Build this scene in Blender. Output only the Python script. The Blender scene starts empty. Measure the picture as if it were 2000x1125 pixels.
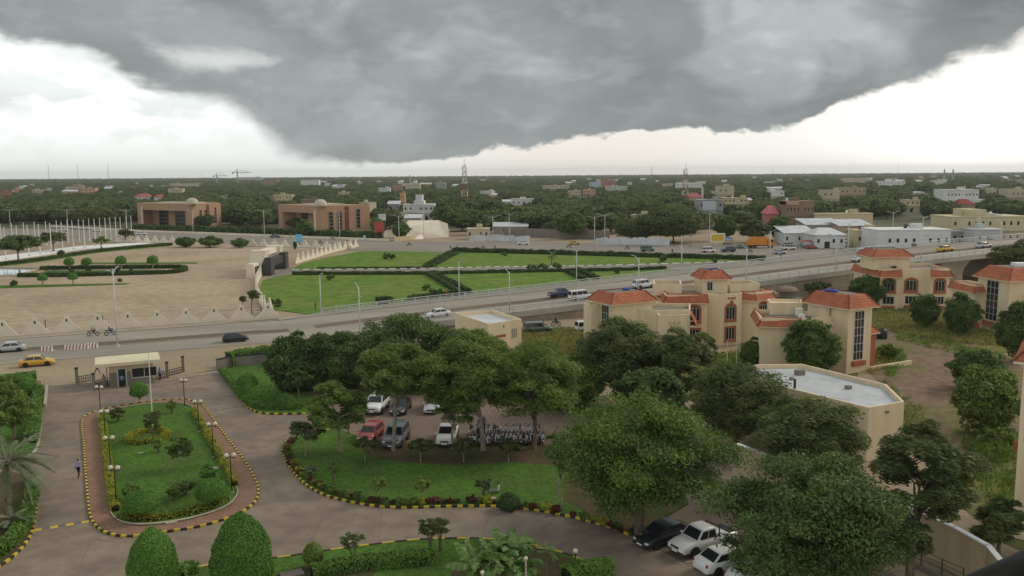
import bpy, math, random
import numpy as np
from mathutils import Vector, Matrix
D = bpy.data
SC = bpy.context.scene
COL = SC.collection
PI = math.pi
R = math.radians

# ------------------------------------------------------------------ camera
H, FPX, HY = 26.0, 1700.0, 341.0
ROLL = math.atan(14 / 2000)
PITCH = math.atan((562.5 - HY) / FPX)
cp, sp, cr, sr = math.cos(PITCH), math.sin(PITCH), math.cos(ROLL), math.sin(ROLL)
FW = np.array((0, cp, -sp)); _U = np.array((0, sp, cp)); _R = np.array((1., 0, 0))
RT = _R * cr - _U * sr
UP = _U * cr + _R * sr
cam = D.cameras.new('camera'); camo = D.objects.new('camera', cam); COL.objects.link(camo)
cam.sensor_width = 36; cam.lens = 36 * FPX / 2000; cam.clip_start = 0.05; cam.clip_end = 40000
camo.matrix_world = Matrix(((RT[0], UP[0], -FW[0], 0), (RT[1], UP[1], -FW[1], 0), (RT[2], UP[2], -FW[2], H), (0, 0, 0, 1)))
SC.camera = camo
SC.render.engine = 'CYCLES'
SC.render.resolution_x, SC.render.resolution_y = 1024, 576
SC.cycles.use_denoising = True
SC.cycles.max_bounces = 6; SC.cycles.diffuse_bounces = 3; SC.cycles.glossy_bounces = 2
SC.cycles.transmission_bounces = 3; SC.cycles.volume_bounces = 0; SC.cycles.transparent_max_bounces = 6
SC.view_settings.view_transform = 'Standard'; SC.view_settings.look = 'None'
SC.view_settings.exposure = 0.22; SC.view_settings.gamma = 1.0; SC.view_settings.use_curve_mapping = False

def ray(x, y):
    return FW + RT * ((x - 1000) / FPX) + UP * ((562.5 - y) / FPX)
def g(x, y, z=0.0):
    "point of the plane at height z seen at a photo position"
    d = ray(x, y); t = (z - H) / d[2]
    return np.array((d[0] * t, d[1] * t, z))
def at(x, y, Y):
    d = ray(x, y); t = Y / d[1]
    return np.array((d[0] * t, Y, H + d[2] * t))
def project(p):
    d = np.asarray(p, float) - np.array((0, 0, H)); f = d @ FW
    return 1000 + FPX * (d @ RT) / f, 562.5 - FPX * (d @ UP) / f
def azel(x, y):
    d = ray(x, y); return math.degrees(math.atan2(d[0], d[1])), math.degrees(math.atan2(d[2], math.hypot(d[0], d[1])))

# ------------------------------------------------------------------ world: storm cloud bank over a bright horizon
SUN_AZ, SUN_EL = 62.0, 34.0          # degrees from +Y towards +X, above the horizon
W = D.worlds.new('World'); SC.world = W; W.use_nodes = True
nt = W.node_tree; nt.nodes.clear()
class NB:
    "small node-graph helper: numbers or sockets in, socket out"
    def __init__(s, nt): s.nt = nt
    def n(s, t, **k):
        nd = s.nt.nodes.new(t)
        for a, b in k.items(): setattr(nd, a, b)
        return nd
    def put(s, sock, v):
        if isinstance(v, bpy.types.NodeSocket): s.nt.links.new(v, sock)
        else:
            try: sock.default_value = v
            except Exception: sock.default_value = tuple(v) + (1.0,) if len(v) == 3 else v
    def m(s, op, a, b=0.0, c=0.0, clamp=False):
        nd = s.n('ShaderNodeMath', operation=op, use_clamp=clamp)
        for i, v in enumerate((a, b, c)): s.put(nd.inputs[i], v)
        return nd.outputs[0]
    def mr(s, v, a, b, c=0.0, d=1.0, smooth=True):
        nd = s.n('ShaderNodeMapRange', interpolation_type='SMOOTHSTEP' if smooth else 'LINEAR')
        for i, q in enumerate((v, a, b, c, d)): s.put(nd.inputs[i], q)
        return nd.outputs[0]
    def mix(s, f, a, b, bt='MIX'):
        nd = s.n('ShaderNodeMix', data_type='RGBA', blend_type=bt)
        s.put(nd.inputs[0], f); s.put(nd.inputs[6], a); s.put(nd.inputs[7], b)
        return nd.outputs[2]
    def noise(s, vec, scale, detail=4, rough=.5, dist=0.0):
        nd = s.n('ShaderNodeTexNoise')
        s.put(nd.inputs['Vector'], vec); s.put(nd.inputs['Scale'], scale); s.put(nd.inputs['Detail'], detail)
        s.put(nd.inputs['Roughness'], rough); s.put(nd.inputs['Distortion'], dist)
        return nd.outputs[0]
    def comb(s, x, y, z=0.0):
        nd = s.n('ShaderNodeCombineXYZ')
        for i, v in enumerate((x, y, z)): s.put(nd.inputs[i], v)
        return nd.outputs[0]
    def curve(s, v, pts):
        nd = s.n('ShaderNodeFloatCurve'); c = nd.mapping.curves[0]
        while len(c.points) < len(pts): c.points.new(.5, .5)
        for p, (a, b) in zip(c.points, pts): p.location = (a, b); p.handle_type = 'AUTO'
        nd.mapping.update(); s.put(nd.inputs['Value'], v)
        return nd.outputs[0]
B = NB(nt)
gen = B.n('ShaderNodeTexCoord').outputs['Generated']
sx = B.n('ShaderNodeSeparateXYZ'); nt.links.new(gen, sx.inputs[0])
X_, Y_, Z_ = sx.outputs
AZ = B.m('MULTIPLY', B.m('ARCTAN2', X_, Y_), 180 / PI)
EL = B.m('MULTIPLY', B.m('ARCSINE', Z_), 180 / PI)
# domain of the clouds: a flat layer seen in perspective, so streaks get thinner towards the horizon
uv = B.comb(B.m('MULTIPLY', AZ, .10), B.m('MULTIPLY', B.m('POWER', B.m('MAXIMUM', EL, 0.0), .85), .21), 0.0)
uvs = B.comb(B.m('MULTIPLY', AZ, .10), B.m('MULTIPLY', EL, .20), 7.3)
nA = B.noise(uv, 1.1, 4, .55, .35)
nB = B.noise(uvs, 2.6, 5, .55, .3)
nE = B.noise(uvs, 8.0, 3, .55, .2)
nC = B.noise(uvs, .45, 2, .5, .2)
edge_px = [(-250, -20), (0, 62), (110, 95), (210, 140), (270, 178), (370, 196), (460, 212), (520, 268), (580, 302), (640, 315), (700, 318), (800, 314), (900, 302), (1050, 285), (1200, 266),
           (1350, 250), (1450, 252), (1560, 250), (1640, 210), (1750, 170), (1870, 130), (2000, 72), (2300, -80)]
pts = [((azel(x, y)[0] + 40) / 80, azel(x, y)[1] / 20) for x, y in edge_px]
EDGE = B.m('MULTIPLY', B.curve(B.mr(AZ, -40, 40, 0, 1, False), pts), 20.0)
OUT = B.m('MINIMUM', B.m('MULTIPLY', B.m('MAXIMUM', B.m('SUBTRACT', B.m('ABSOLUTE', AZ), 40.0), 0.0), .22), 12.0)
EDGE = B.m('ADD', EDGE, OUT)
wob = B.m('ADD', B.m('MULTIPLY', B.m('SUBTRACT', nE, .5), .7), B.m('ADD', B.m('MULTIPLY', B.m('SUBTRACT', nB, .5), 2.3), B.m('MULTIPLY', B.m('SUBTRACT', nA, .5), 1.6)))
dE = B.m('ADD', B.m('SUBTRACT', EL, EDGE), wob)
# the bank's edge is crisp in the middle and ragged at the sides
sq = B.m('DIVIDE', B.m('ADD', AZ, 15.5), 4.0)
soft = B.m('ADD', B.mr(AZ, -22, -16, .65, .20), B.m('MULTIPLY', B.m('EXPONENT', B.m('MULTIPLY', B.m('MULTIPLY', sq, sq), -1.0)), 1.25))
soft = B.m('ADD', soft, B.mr(AZ, 14, 30, 0, .45))
BANK = B.mr(B.m('DIVIDE', dE, soft), -.5, 1.0)
def bump(ax, ay, sx_, sy_):
    a = B.m('DIVIDE', B.m('SUBTRACT', AZ, ax), sx_); e = B.m('DIVIDE', B.m('SUBTRACT', EL, ay), sy_)
    return B.m('EXPONENT', B.m('MULTIPLY', B.m('ADD', B.m('MULTIPLY', a, a), B.m('MULTIPLY', e, e)), -1.0))
# cloud body: billows from grey to dark grey
nD = B.noise(uvs, .95, 4, .52, .6)
body_f = B.m('ADD', B.m('MULTIPLY', B.mr(nC, .34, .66), .36), B.m('ADD', B.m('MULTIPLY', B.mr(nA, .30, .70), .26), B.m('ADD', B.m('MULTIPLY', B.mr(nD, .34, .66), .34), B.m('MULTIPLY', B.mr(nB, .3, .7), .16))))
fold = B.m('ADD', B.mr(B.m('ABSOLUTE', B.m('SUBTRACT', nD, .5)), 0, .14, -.16, .06), B.mr(B.m('ABSOLUTE', B.m('SUBTRACT', nB, .5)), 0, .16, -.08, .04))
body = B.mix(B.m('MULTIPLY', B.m('ADD', body_f, fold), 1.0, 0, True), (.150, .172, .172), (.415, .445, .452))
low = B.mr(dE, .2, 3.2, 0, 1)                # the thick base is a little darker than the flank above
body = B.mix(B.m('MULTIPLY', B.m('SUBTRACT', 1.0, low), .5), body, (.225, .25, .25))
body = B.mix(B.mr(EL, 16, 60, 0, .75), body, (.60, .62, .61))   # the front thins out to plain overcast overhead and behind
lx, ly = azel(430, 108)
patch = B.mr(B.m('ADD', bump(lx - .3, ly, 5.0, 1.1), B.m('ADD', B.m('MULTIPLY', B.m('SUBTRACT', nB, .5), 1.7), B.m('MULTIPLY', B.m('SUBTRACT', nD, .5), 1.2))), .25, 1.0)
body = B.mix(B.m('MULTIPLY', patch, .78, 0, True), body, (.66, .69, .685))
# clear side under the bank: pale haze, cream in the middle, white glow to the west, grey wisps
nish = B.n('ShaderNodeTexSky', sky_type='NISHITA', sun_disc=False, sun_elevation=R(SUN_EL), sun_rotation=R(SUN_AZ), air_density=1.2, dust_density=3.0, ozone_density=1.0)
clear = B.mix(.93, B.mix(1.0, nish.outputs[0], (.12, .12, .12), 'MULTIPLY'), B.mix(B.mr(AZ, -14, 4), (.84, .885, .865), (.86, .815, .75)))
glowx, glowy = azel(1790, 262)
clear = B.mix(B.mr(AZ, 6, 17), clear, (.87, .85, .80))
clear = B.mix(B.m('MULTIPLY', bump(glowx + 3, glowy, 6.5, 3.6), 1.0, 0, True), clear, (1.25, 1.22, 1.12))
cumx, cumy = azel(330, 190)
clear = B.mix(B.m('MULTIPLY', B.m('MULTIPLY', bump(cumx - 5, cumy - .1, 13, 2.3), B.mr(nB, .40, .55)), 1.0, 0, True), clear, (1.12, 1.14, 1.13))
wx, wy = azel(120, 205)
wisp = B.m('MULTIPLY', bump(wx, wy, 6.5, .75), B.mr(nA, .38, .6))
clear = B.mix(B.m('MULTIPLY', wisp, .9, 0, True), clear, (.58, .615, .605))
wx, wy = azel(1900, 215)
wisp = B.m('MULTIPLY', bump(wx, wy, 3.5, .7), B.mr(nA, .38, .62))
clear = B.mix(B.m('MULTIPLY', wisp, .5, 0, True), clear, (.80, .80, .76))
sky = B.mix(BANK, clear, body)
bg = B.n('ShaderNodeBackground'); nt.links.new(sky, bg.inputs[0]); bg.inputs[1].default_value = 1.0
wo = B.n('ShaderNodeOutputWorld'); nt.links.new(bg.outputs[0], wo.inputs[0])
W.cycles.sampling_method = 'MANUAL'; W.cycles.sample_map_resolution = 512

# ------------------------------------------------------------------ sun: low, veiled, very soft
sun = D.lights.new('sun', 'SUN'); sun.energy = 1.5; sun.angle = R(22); sun.color = (1.0, .89, .74)
suno = D.objects.new('sun', sun); COL.objects.link(suno)
_s = Vector((math.sin(R(SUN_AZ)) * math.cos(R(SUN_EL)), math.cos(R(SUN_AZ)) * math.cos(R(SUN_EL)), math.sin(R(SUN_EL))))
suno.rotation_euler = _s.to_track_quat('Z', 'Y').to_euler(); suno.location = (0, 0, 200)

# ------------------------------------------------------------------ helpers
rnd = random.Random(7)
def material(name, col, col2=None, scale=1.0, rough=.85, spec=.25, bump=0.0, bscale=20.0, metal=0.0, fine=0.0, fscale=14.0, island=0.0, detail=5, stretch=None, obj=False, clear=0.0, dist=0.0, contrast=(.35, .65)):
    m = D.materials.new(name); m.use_nodes = True; t = m.node_tree; t.nodes.clear(); b = NB(t)
    p = b.n('ShaderNodeBsdfPrincipled'); o = b.n('ShaderNodeOutputMaterial'); t.links.new(p.outputs[0], o.inputs[0])
    if obj: pos = b.n('ShaderNodeTexCoord').outputs['Object']
    else: pos = b.n('ShaderNodeNewGeometry').outputs['Position']
    if stretch:
        mp = b.n('ShaderNodeMapping'); t.links.new(pos, mp.inputs[0]); mp.inputs['Rotation'].default_value = (0, 0, stretch[3] if len(stretch) > 3 else 0); mp.inputs['Scale'].default_value = stretch[:3]; pos = mp.outputs[0]
    c = tuple(col) + (1,)
    if col2 is not None:
        f = b.mr(b.noise(pos, scale, detail, .58, dist), contrast[0], contrast[1])
        c = b.mix(f, c, tuple(col2) + (1,))
    if fine:
        f = b.mr(b.noise(pos, fscale, 4, .6), .3, .7, 1 - fine, 1 + fine)
        c = b.mix(1.0, c, b.comb(f, f, f), 'MULTIPLY')
    if island:
        r = b.n('ShaderNodeNewGeometry').outputs['Random Per Island']
        f = b.mr(r, 0, 1, 1 - island, 1 + island, False)
        c = b.mix(1.0, c, b.comb(f, f, f), 'MULTIPLY')
    b.put(p.inputs['Base Color'], c); p.inputs['Roughness'].default_value = rough; p.inputs['Metallic'].default_value = metal
    p.inputs['Specular IOR Level'].default_value = spec
    if clear: p.inputs['Coat Weight'].default_value = clear; p.inputs['Coat Roughness'].default_value = .08
    if bump:
        bn = b.n('ShaderNodeBump'); bn.inputs['Strength'].default_value = bump; bn.inputs['Distance'].default_value = .05
        t.links.new(b.noise(pos, bscale, 4, .6), bn.inputs['Height']); t.links.new(bn.outputs[0], p.inputs['Normal'])
    return m
def leaf_material(name, col, col2, trans=.38, var=.38, nscale=.55):
    m = D.materials.new(name); m.use_nodes = True; t = m.node_tree; t.nodes.clear(); b = NB(t)
    geo = b.n('ShaderNodeNewGeometry')
    r = geo.outputs['Random Per Island']
    f = b.mr(b.noise(geo.outputs['Position'], nscale, 3, .5), .35, .65)
    oi = b.n('ShaderNodeObjectInfo').outputs['Random']
    c = b.mix(f, col, col2)
    v = b.m('ADD', b.mr(r, 0, 1, 1 - var, 1 + var, False), b.mr(oi, 0, 1, -.12, .12, False))
    c = b.mix(1.0, c, b.comb(v, v, b.m('MULTIPLY', v, .9)), 'MULTIPLY')
    p = b.n('ShaderNodeBsdfPrincipled'); b.put(p.inputs['Base Color'], c); p.inputs['Roughness'].default_value = .55; p.inputs['Specular IOR Level'].default_value = .3
    tr = b.n('ShaderNodeBsdfTranslucent'); b.put(tr.inputs[0], c)
    mx = b.n('ShaderNodeMixShader'); mx.inputs[0].default_value = trans
    t.links.new(p.outputs[0], mx.inputs[1]); t.links.new(tr.outputs[0], mx.inputs[2])
    o = b.n('ShaderNodeOutputMaterial'); t.links.new(mx.outputs[0], o.inputs[0])
    return m

class MB:
    def __init__(s): s.v = []; s.f = []; s.mi = []
    def add(s, vs, fs, mi=0):
        o = len(s.v); s.v += [tuple(map(float, p)) for p in vs]; s.f += [tuple(i + o for i in f) for f in fs]; s.mi += [mi] * len(fs); return s
    def box(s, x0, x1, y0, y1, z0, z1, mi=0):
        return s.add([(x0, y0, z0), (x1, y0, z0), (x1, y1, z0), (x0, y1, z0), (x0, y0, z1), (x1, y0, z1), (x1, y1, z1), (x0, y1, z1)],
                     [(3, 2, 1, 0), (4, 5, 6, 7), (0, 1, 5, 4), (1, 2, 6, 5), (2, 3, 7, 6), (3, 0, 4, 7)], mi)
    def cbox(s, c, sz, rz=0.0, mi=0):
        a, b_, h = sz[0] / 2, sz[1] / 2, sz[2]; ca, sa = math.cos(rz), math.sin(rz)
        q = [(c[0] + x * ca - y * sa, c[1] + x * sa + y * ca) for x, y in ((-a, -b_), (a, -b_), (a, b_), (-a, b_))]
        return s.prism(q, c[2], c[2] + h, mi)
    def prism(s, poly, z0, z1, mi=0, bottom=True):
        n = len(poly); vs = [(p[0], p[1], z0) for p in poly] + [(p[0], p[1], z1) for p in poly]
        fs = [tuple(range(n, 2 * n))] + ([tuple(range(n - 1, -1, -1))] if bottom else []) + [(i, (i + 1) % n, n + (i + 1) % n, n + i) for i in range(n)]
        return s.add(vs, fs, mi)
    def loft(s, rings, cap=True, closed=True, mi=0):
        n = len(rings[0]); vs = [p for r in rings for p in r]; fs = []
        for k in range(len(rings) - 1):
            for i in range(n if closed else n - 1):
                j = (i + 1) % n; fs.append((k * n + i, k * n + j, (k + 1) * n + j, (k + 1) * n + i))
        if cap and closed: fs += [tuple(range(n - 1, -1, -1)), tuple(range((len(rings) - 1) * n, len(rings) * n))]
        return s.add(vs, fs, mi)
    def tube(s, pts, rad, n=6, mi=0, cap=True):
        pts = [np.asarray(p, float) for p in pts]
        if not hasattr(rad, '__len__'): rad = [rad] * len(pts)
        rings = []
        for i, p in enumerate(pts):
            d = pts[min(i + 1, len(pts) - 1)] - pts[max(i - 1, 0)]; d = d / (np.linalg.norm(d) + 1e-9)
            ref = np.array((0, 0, 1.)) if abs(d[2]) < .95 else np.array((1., 0, 0))
            a = np.cross(d, ref); a /= np.linalg.norm(a); b_ = np.cross(d, a)
            rings.append([p + rad[i] * (math.cos(2 * PI * k / n) * a + math.sin(2 * PI * k / n) * b_) for k in range(n)])
        return s.loft(rings, cap, True, mi)
    def cyl(s, c, r, h, n=12, axis='z', mi=0, r2=None):
        d = {'x': (1, 0, 0), 'y': (0, 1, 0), 'z': (0, 0, 1)}[axis]; c = np.asarray(c, float)
        return s.tube([c, c + np.array(d) * h], [r, r if r2 is None else r2], n, mi)
    def lathe(s, prof, n=12, c=(0, 0, 0), mi=0):
        return s.loft([[(c[0] + r * math.cos(2 * PI * k / n), c[1] + r * math.sin(2 * PI * k / n), c[2] + z) for k in range(n)] for r, z in prof], True, True, mi)
    def ball(s, c, r, nu=10, nv=7, mi=0, sc=(1, 1, 1)):
        rings = []
        for j in range(nv + 1):
            a = PI * j / nv; rr = max(math.sin(a), .02)
            rings.append([(c[0] + r * sc[0] * rr * math.cos(2 * PI * k / nu), c[1] + r * sc[1] * rr * math.sin(2 * PI * k / nu), c[2] - r * sc[2] * math.cos(a)) for k in range(nu)])
        return s.loft(rings, True, True, mi)
    def mesh(s, name, mats, smooth=False):
        me = D.meshes.new(name); me.from_pydata(s.v, [], s.f)
        for m in (mats if isinstance(mats, (list, tuple)) else [mats]): me.materials.append(m)
        if any(s.mi): me.polygons.foreach_set('material_index', s.mi)
        if smooth: me.polygons.foreach_set('use_smooth', [True] * len(s.f))
        me.update(); return me
def link(name, me, parent=None, loc=(0, 0, 0), rz=0.0, scale=None):
    o = D.objects.new(name, me); COL.objects.link(o); o.location = [float(c) for c in loc]; o.rotation_euler = (0, 0, rz)
    if scale is not None: o.scale = scale if hasattr(scale, '__len__') else (scale,) * 3
    if parent is not None: o.parent = parent
    return o
def obj(name, mb, mats, parent=None, loc=(0, 0, 0), rz=0.0, smooth=False):
    return link(name, mb.mesh(name, mats, smooth), parent, loc, rz)
def tag(o, label=None, cat=None, group=None, kind=None):
    if label: o['label'] = label
    if cat: o['category'] = cat
    if group: o['group'] = group
    if kind: o['kind'] = kind
    return o
def thing(name, label, cat, loc=(0, 0, 0), rz=0.0, group=None):
    return tag(link(name, None, None, loc, rz), label, cat, group)
def struct(name, mb, m, parent=None, **k):
    o = obj(name, mb, m, parent, **k)
    if parent is None: o['kind'] = 'structure'
    return o
def copy_tree(o, parent=None):
    c = o.copy(); COL.objects.link(c); c.parent = parent
    for ch in o.children: copy_tree(ch, c)
    return c
def place(proto, used, loc, rz, label=None, group=None, scale=None):
    o = proto if not used else copy_tree(proto)
    o.location = [float(c) for c in loc]; o.rotation_euler = (0, 0, rz)
    if scale is not None: o.scale = (scale,) * 3
    if label: o['label'] = label
    if group: o['group'] = group
    return o
def smooth_path(pts, step, closed=False):
    "Catmull-Rom through 2D points, resampled to even steps"
    P = [np.asarray(p[:2], float) for p in pts]; n = len(P); out = []
    for i in range(n if closed else n - 1):
        p0, p1, p2, p3 = (P[(i - 1) % n], P[i], P[(i + 1) % n], P[(i + 2) % n]) if closed else (P[max(i - 1, 0)], P[i], P[i + 1], P[min(i + 2, n - 1)])
        for k in range(12):
            t = k / 12; out.append(.5 * ((2 * p1) + (-p0 + p2) * t + (2 * p0 - 5 * p1 + 4 * p2 - p3) * t * t + (-p0 + 3 * p1 - 3 * p2 + p3) * t ** 3))
    out.append(P[0] if closed else P[-1])
    out = np.array(out); seg = np.linalg.norm(np.diff(out, axis=0), axis=1); L = np.concatenate(([0], np.cumsum(seg)))
    k = max(2, int(round(L[-1] / step))); s_ = np.linspace(0, L[-1], k + 1)
    r = np.stack([np.interp(s_, L, out[:, 0]), np.interp(s_, L, out[:, 1])], 1)
    return r[:-1] if closed else r
def GP(*pts, z=0.0): return [g(x, y, z) for x, y in pts]

# ---- materials
M = {}
M['dirt'] = material('dirt', (.36, .285, .20), (.30, .235, .16), .05, .95, .1, fine=.10, fscale=1.5)
M['sand'] = material('sand', (.415, .325, .23), (.34, .265, .185), .045, .95, .1, bump=.4, bscale=2.5, fine=.14, fscale=.5, dist=.6)
M['city'] = material('city_ground', (.16, .15, .10), (.07, .085, .045), .02, .95, .1)
M['concrete'] = material('driveway_concrete', (.245, .192, .146), (.182, .146, .114), .13, .8, .25, fine=.13, fscale=.7, bump=.15, bscale=9, dist=1.2)
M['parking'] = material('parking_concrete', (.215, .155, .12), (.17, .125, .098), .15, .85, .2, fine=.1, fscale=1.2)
M['asphalt'] = material('worn_asphalt', (.265, .238, .20), (.33, .295, .245), .06, .85, .25, fine=.08, fscale=1.0, stretch=(.15, 1.6, 1, -R(23.7)))
M['roadfar'] = material('far_road_asphalt', (.215, .19, .165), (.26, .23, .195), .03, .85, .25, fine=.06)
M['median'] = material('median_earth', (.145, .112, .082), (.185, .145, .108), .15, .95, .1, stretch=(.2, 1.5, 1, -R(23.7)))
M['brick'] = material('paving_brick', (.27, .155, .105), (.22, .13, .09), .7, .85, .2, fine=.16, fscale=5)
M['lawn'] = material('lawn_grass', (.070, .148, .024), (.066, .118, .026), .22, .9, .1, fine=.30, fscale=3.2, bump=.5, bscale=8)
M['lawnfar'] = material('park_grass', (.10, .19, .028), (.145, .20, .04), .05, .9, .1, fine=.22, fscale=.35, bump=.4, bscale=3)
M['soil'] = material('garden_soil', (.115, .078, .046), (.07, .075, .03), .35, .95, .1, fine=.2, fscale=5)
M['redearth'] = material('red_earth', (.225, .148, .108), (.155, .138, .066), .08, .95, .1, fine=.22, fscale=.8, dist=.8)
M['weedy'] = material('weedy_ground', (.17, .165, .055), (.10, .115, .035), .16, .95, .1, fine=.3, fscale=1.6, dist=.6)
M['cream'] = material('cream_render', (.74, .60, .415), (.66, .53, .355), 1.0, .85, .2, fine=.06, fscale=.6, stretch=(1.1, 1.1, .13), contrast=(.42, .75))
M['creamdk'] = material('cream_render_aged', (.56, .445, .29), (.47, .37, .235), 1.0, .85, .2, fine=.07, stretch=(.9, .9, .12), contrast=(.4, .75))
M['pyramid'] = material('pale_plaster', (.76, .69, .56), (.68, .61, .49), .4, .85, .2, fine=.05)
M['white'] = material('white_paint', (.78, .77, .74), (.70, .69, .66), .3, .7, .3)
M['whitemetal'] = material('white_metal', (.52, .53, .51), None, 1, .5, .4)
M['roofwhite'] = material('roof_membrane', (.49, .52, .54), (.41, .43, .44), .22, .7, .3, fine=.09, fscale=1.2, dist=1.0)
M['terra'] = material('terracotta', (.36, .10, .045), (.29, .08, .038), .5, .75, .25, fine=.14, fscale=3)
M['terratrim'] = material('terracotta_trim', (.40, .13, .07), (.34, .11, .06), .5, .8, .2)
M['glass'] = material('dark_glass', (.02, .022, .025), None, 1, .12, .5)
M['black'] = material('black_metal', (.015, .015, .016), None, 1, .5, .4)
M['darkmetal'] = material('dark_metal', (.05, .05, .052), None, 1, .5, .4)
M['greymetal'] = material('grey_metal', (.33, .34, .34), (.28, .29, .29), 1, .55, .4)
M['zinc'] = material('zinc_sheet', (.60, .62, .64), (.48, .50, .51), .3, .5, .4, fine=.08)
M['yellow'] = material('kerb_yellow', (.62, .44, .04), (.52, .37, .05), 3, .7, .3, fine=.1)
M['kerbblack'] = material('kerb_black', (.028, .025, .024), (.05, .042, .038), 3, .75, .25)
M['kerbpale'] = material('kerb_pale', (.45, .40, .32), (.36, .32, .26), 2, .85, .2)
M['stone'] = material('grey_stone', (.24, .215, .18), (.19, .168, .14), .5, .9, .2, fine=.1)
M['wallgrey'] = material('retaining_wall_concrete', (.33, .285, .215), (.26, .225, .17), .12, .9, .15, fine=.12, fscale=.7)
M['bridge'] = material('bridge_concrete', (.40, .375, .32), (.33, .31, .265), .2, .85, .2)
M['brown'] = material('brown_cladding', (.42, .262, .168), (.39, .24, .152), .3, .8, .25, fine=.04)
M['dome'] = material('dome_tile', (.52, .46, .36), (.45, .40, .31), .8, .6, .3)
M['bark'] = material('bark', (.13, .10, .072), (.20, .165, .125), 3, .95, .1, bump=.5, bscale=10)
M['barkpale'] = material('pale_bark', (.34, .30, .24), (.22, .19, .15), 4, .95, .1, bump=.4, bscale=12)
M['pool'] = material('pool_water', (.10, .19, .19), (.13, .23, .22), .3, .08, .5)
M['globe'] = material('globe_glass', (.62, .55, .43), None, 1, .25, .5)
M['rubber'] = material('tyre_rubber', (.018, .018, .018), None, 1, .8, .2)
M['rim'] = material('wheel_rim', (.32, .32, .33), None, 1, .35, .5, metal=.6)
M['chrome'] = material('chrome', (.5, .5, .5), None, 1, .2, .5, metal=.9)
M['lens'] = material('headlamp_lens', (.6, .62, .62), None, 1, .15, .6)
M['redlens'] = material('tail_lens', (.35, .012, .01), None, 1, .2, .6)
M['cloth_blue'] = material('blue_tarpaulin', (.05, .09, .42), (.04, .07, .32), 2, .6, .3)
M['skin'] = material('skin', (.07, .038, .024), None, 1, .6, .3)
M['hair'] = material('hair', (.008, .007, .006), None, 1, .8, .2)
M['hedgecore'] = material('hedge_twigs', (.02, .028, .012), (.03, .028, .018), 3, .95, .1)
L = {}
L['dark'] = leaf_material('leaf_dark', (.075, .130, .037), (.135, .205, .058))
L['mid'] = leaf_material('leaf_mid', (.125, .195, .045), (.205, .280, .068))
L['olive'] = leaf_material('leaf_olive', (.120, .150, .052), (.085, .115, .040))
L['lime'] = leaf_material('leaf_lime', (.092, .165, .036), (.155, .235, .052))
L['feather'] = leaf_material('leaf_feathery', (.088, .124, .042), (.150, .180, .060))
L['city'] = leaf_material('leaf_city', (.088, .132, .050), (.150, .185, .068), nscale=.03)
L['yellow'] = leaf_material('leaf_yellow_green', (.38, .38, .05), (.26, .30, .045))
L['red'] = leaf_material('leaf_red', (.17, .045, .036), (.11, .055, .034))
L['topiary'] = leaf_material('leaf_topiary', (.130, .275, .050), (.10, .225, .04), .2, .34)
L['hedge'] = leaf_material('leaf_hedge', (.145, .265, .052), (.105, .205, .042), .25, .34)
L['hedgedk'] = leaf_material('leaf_hedge_dark', (.052, .100, .030), (.072, .125, .036), .2, .35)
L['palm'] = leaf_material('leaf_palm', (.14, .18, .095), (.19, .23, .13), .25, .25)
L['banana'] = leaf_material('leaf_banana', (.11, .205, .055), (.19, .30, .105), .35, .35, 2.0)
L['dry'] = leaf_material('leaf_dry', (.33, .28, .11), (.22, .225, .08))

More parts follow.
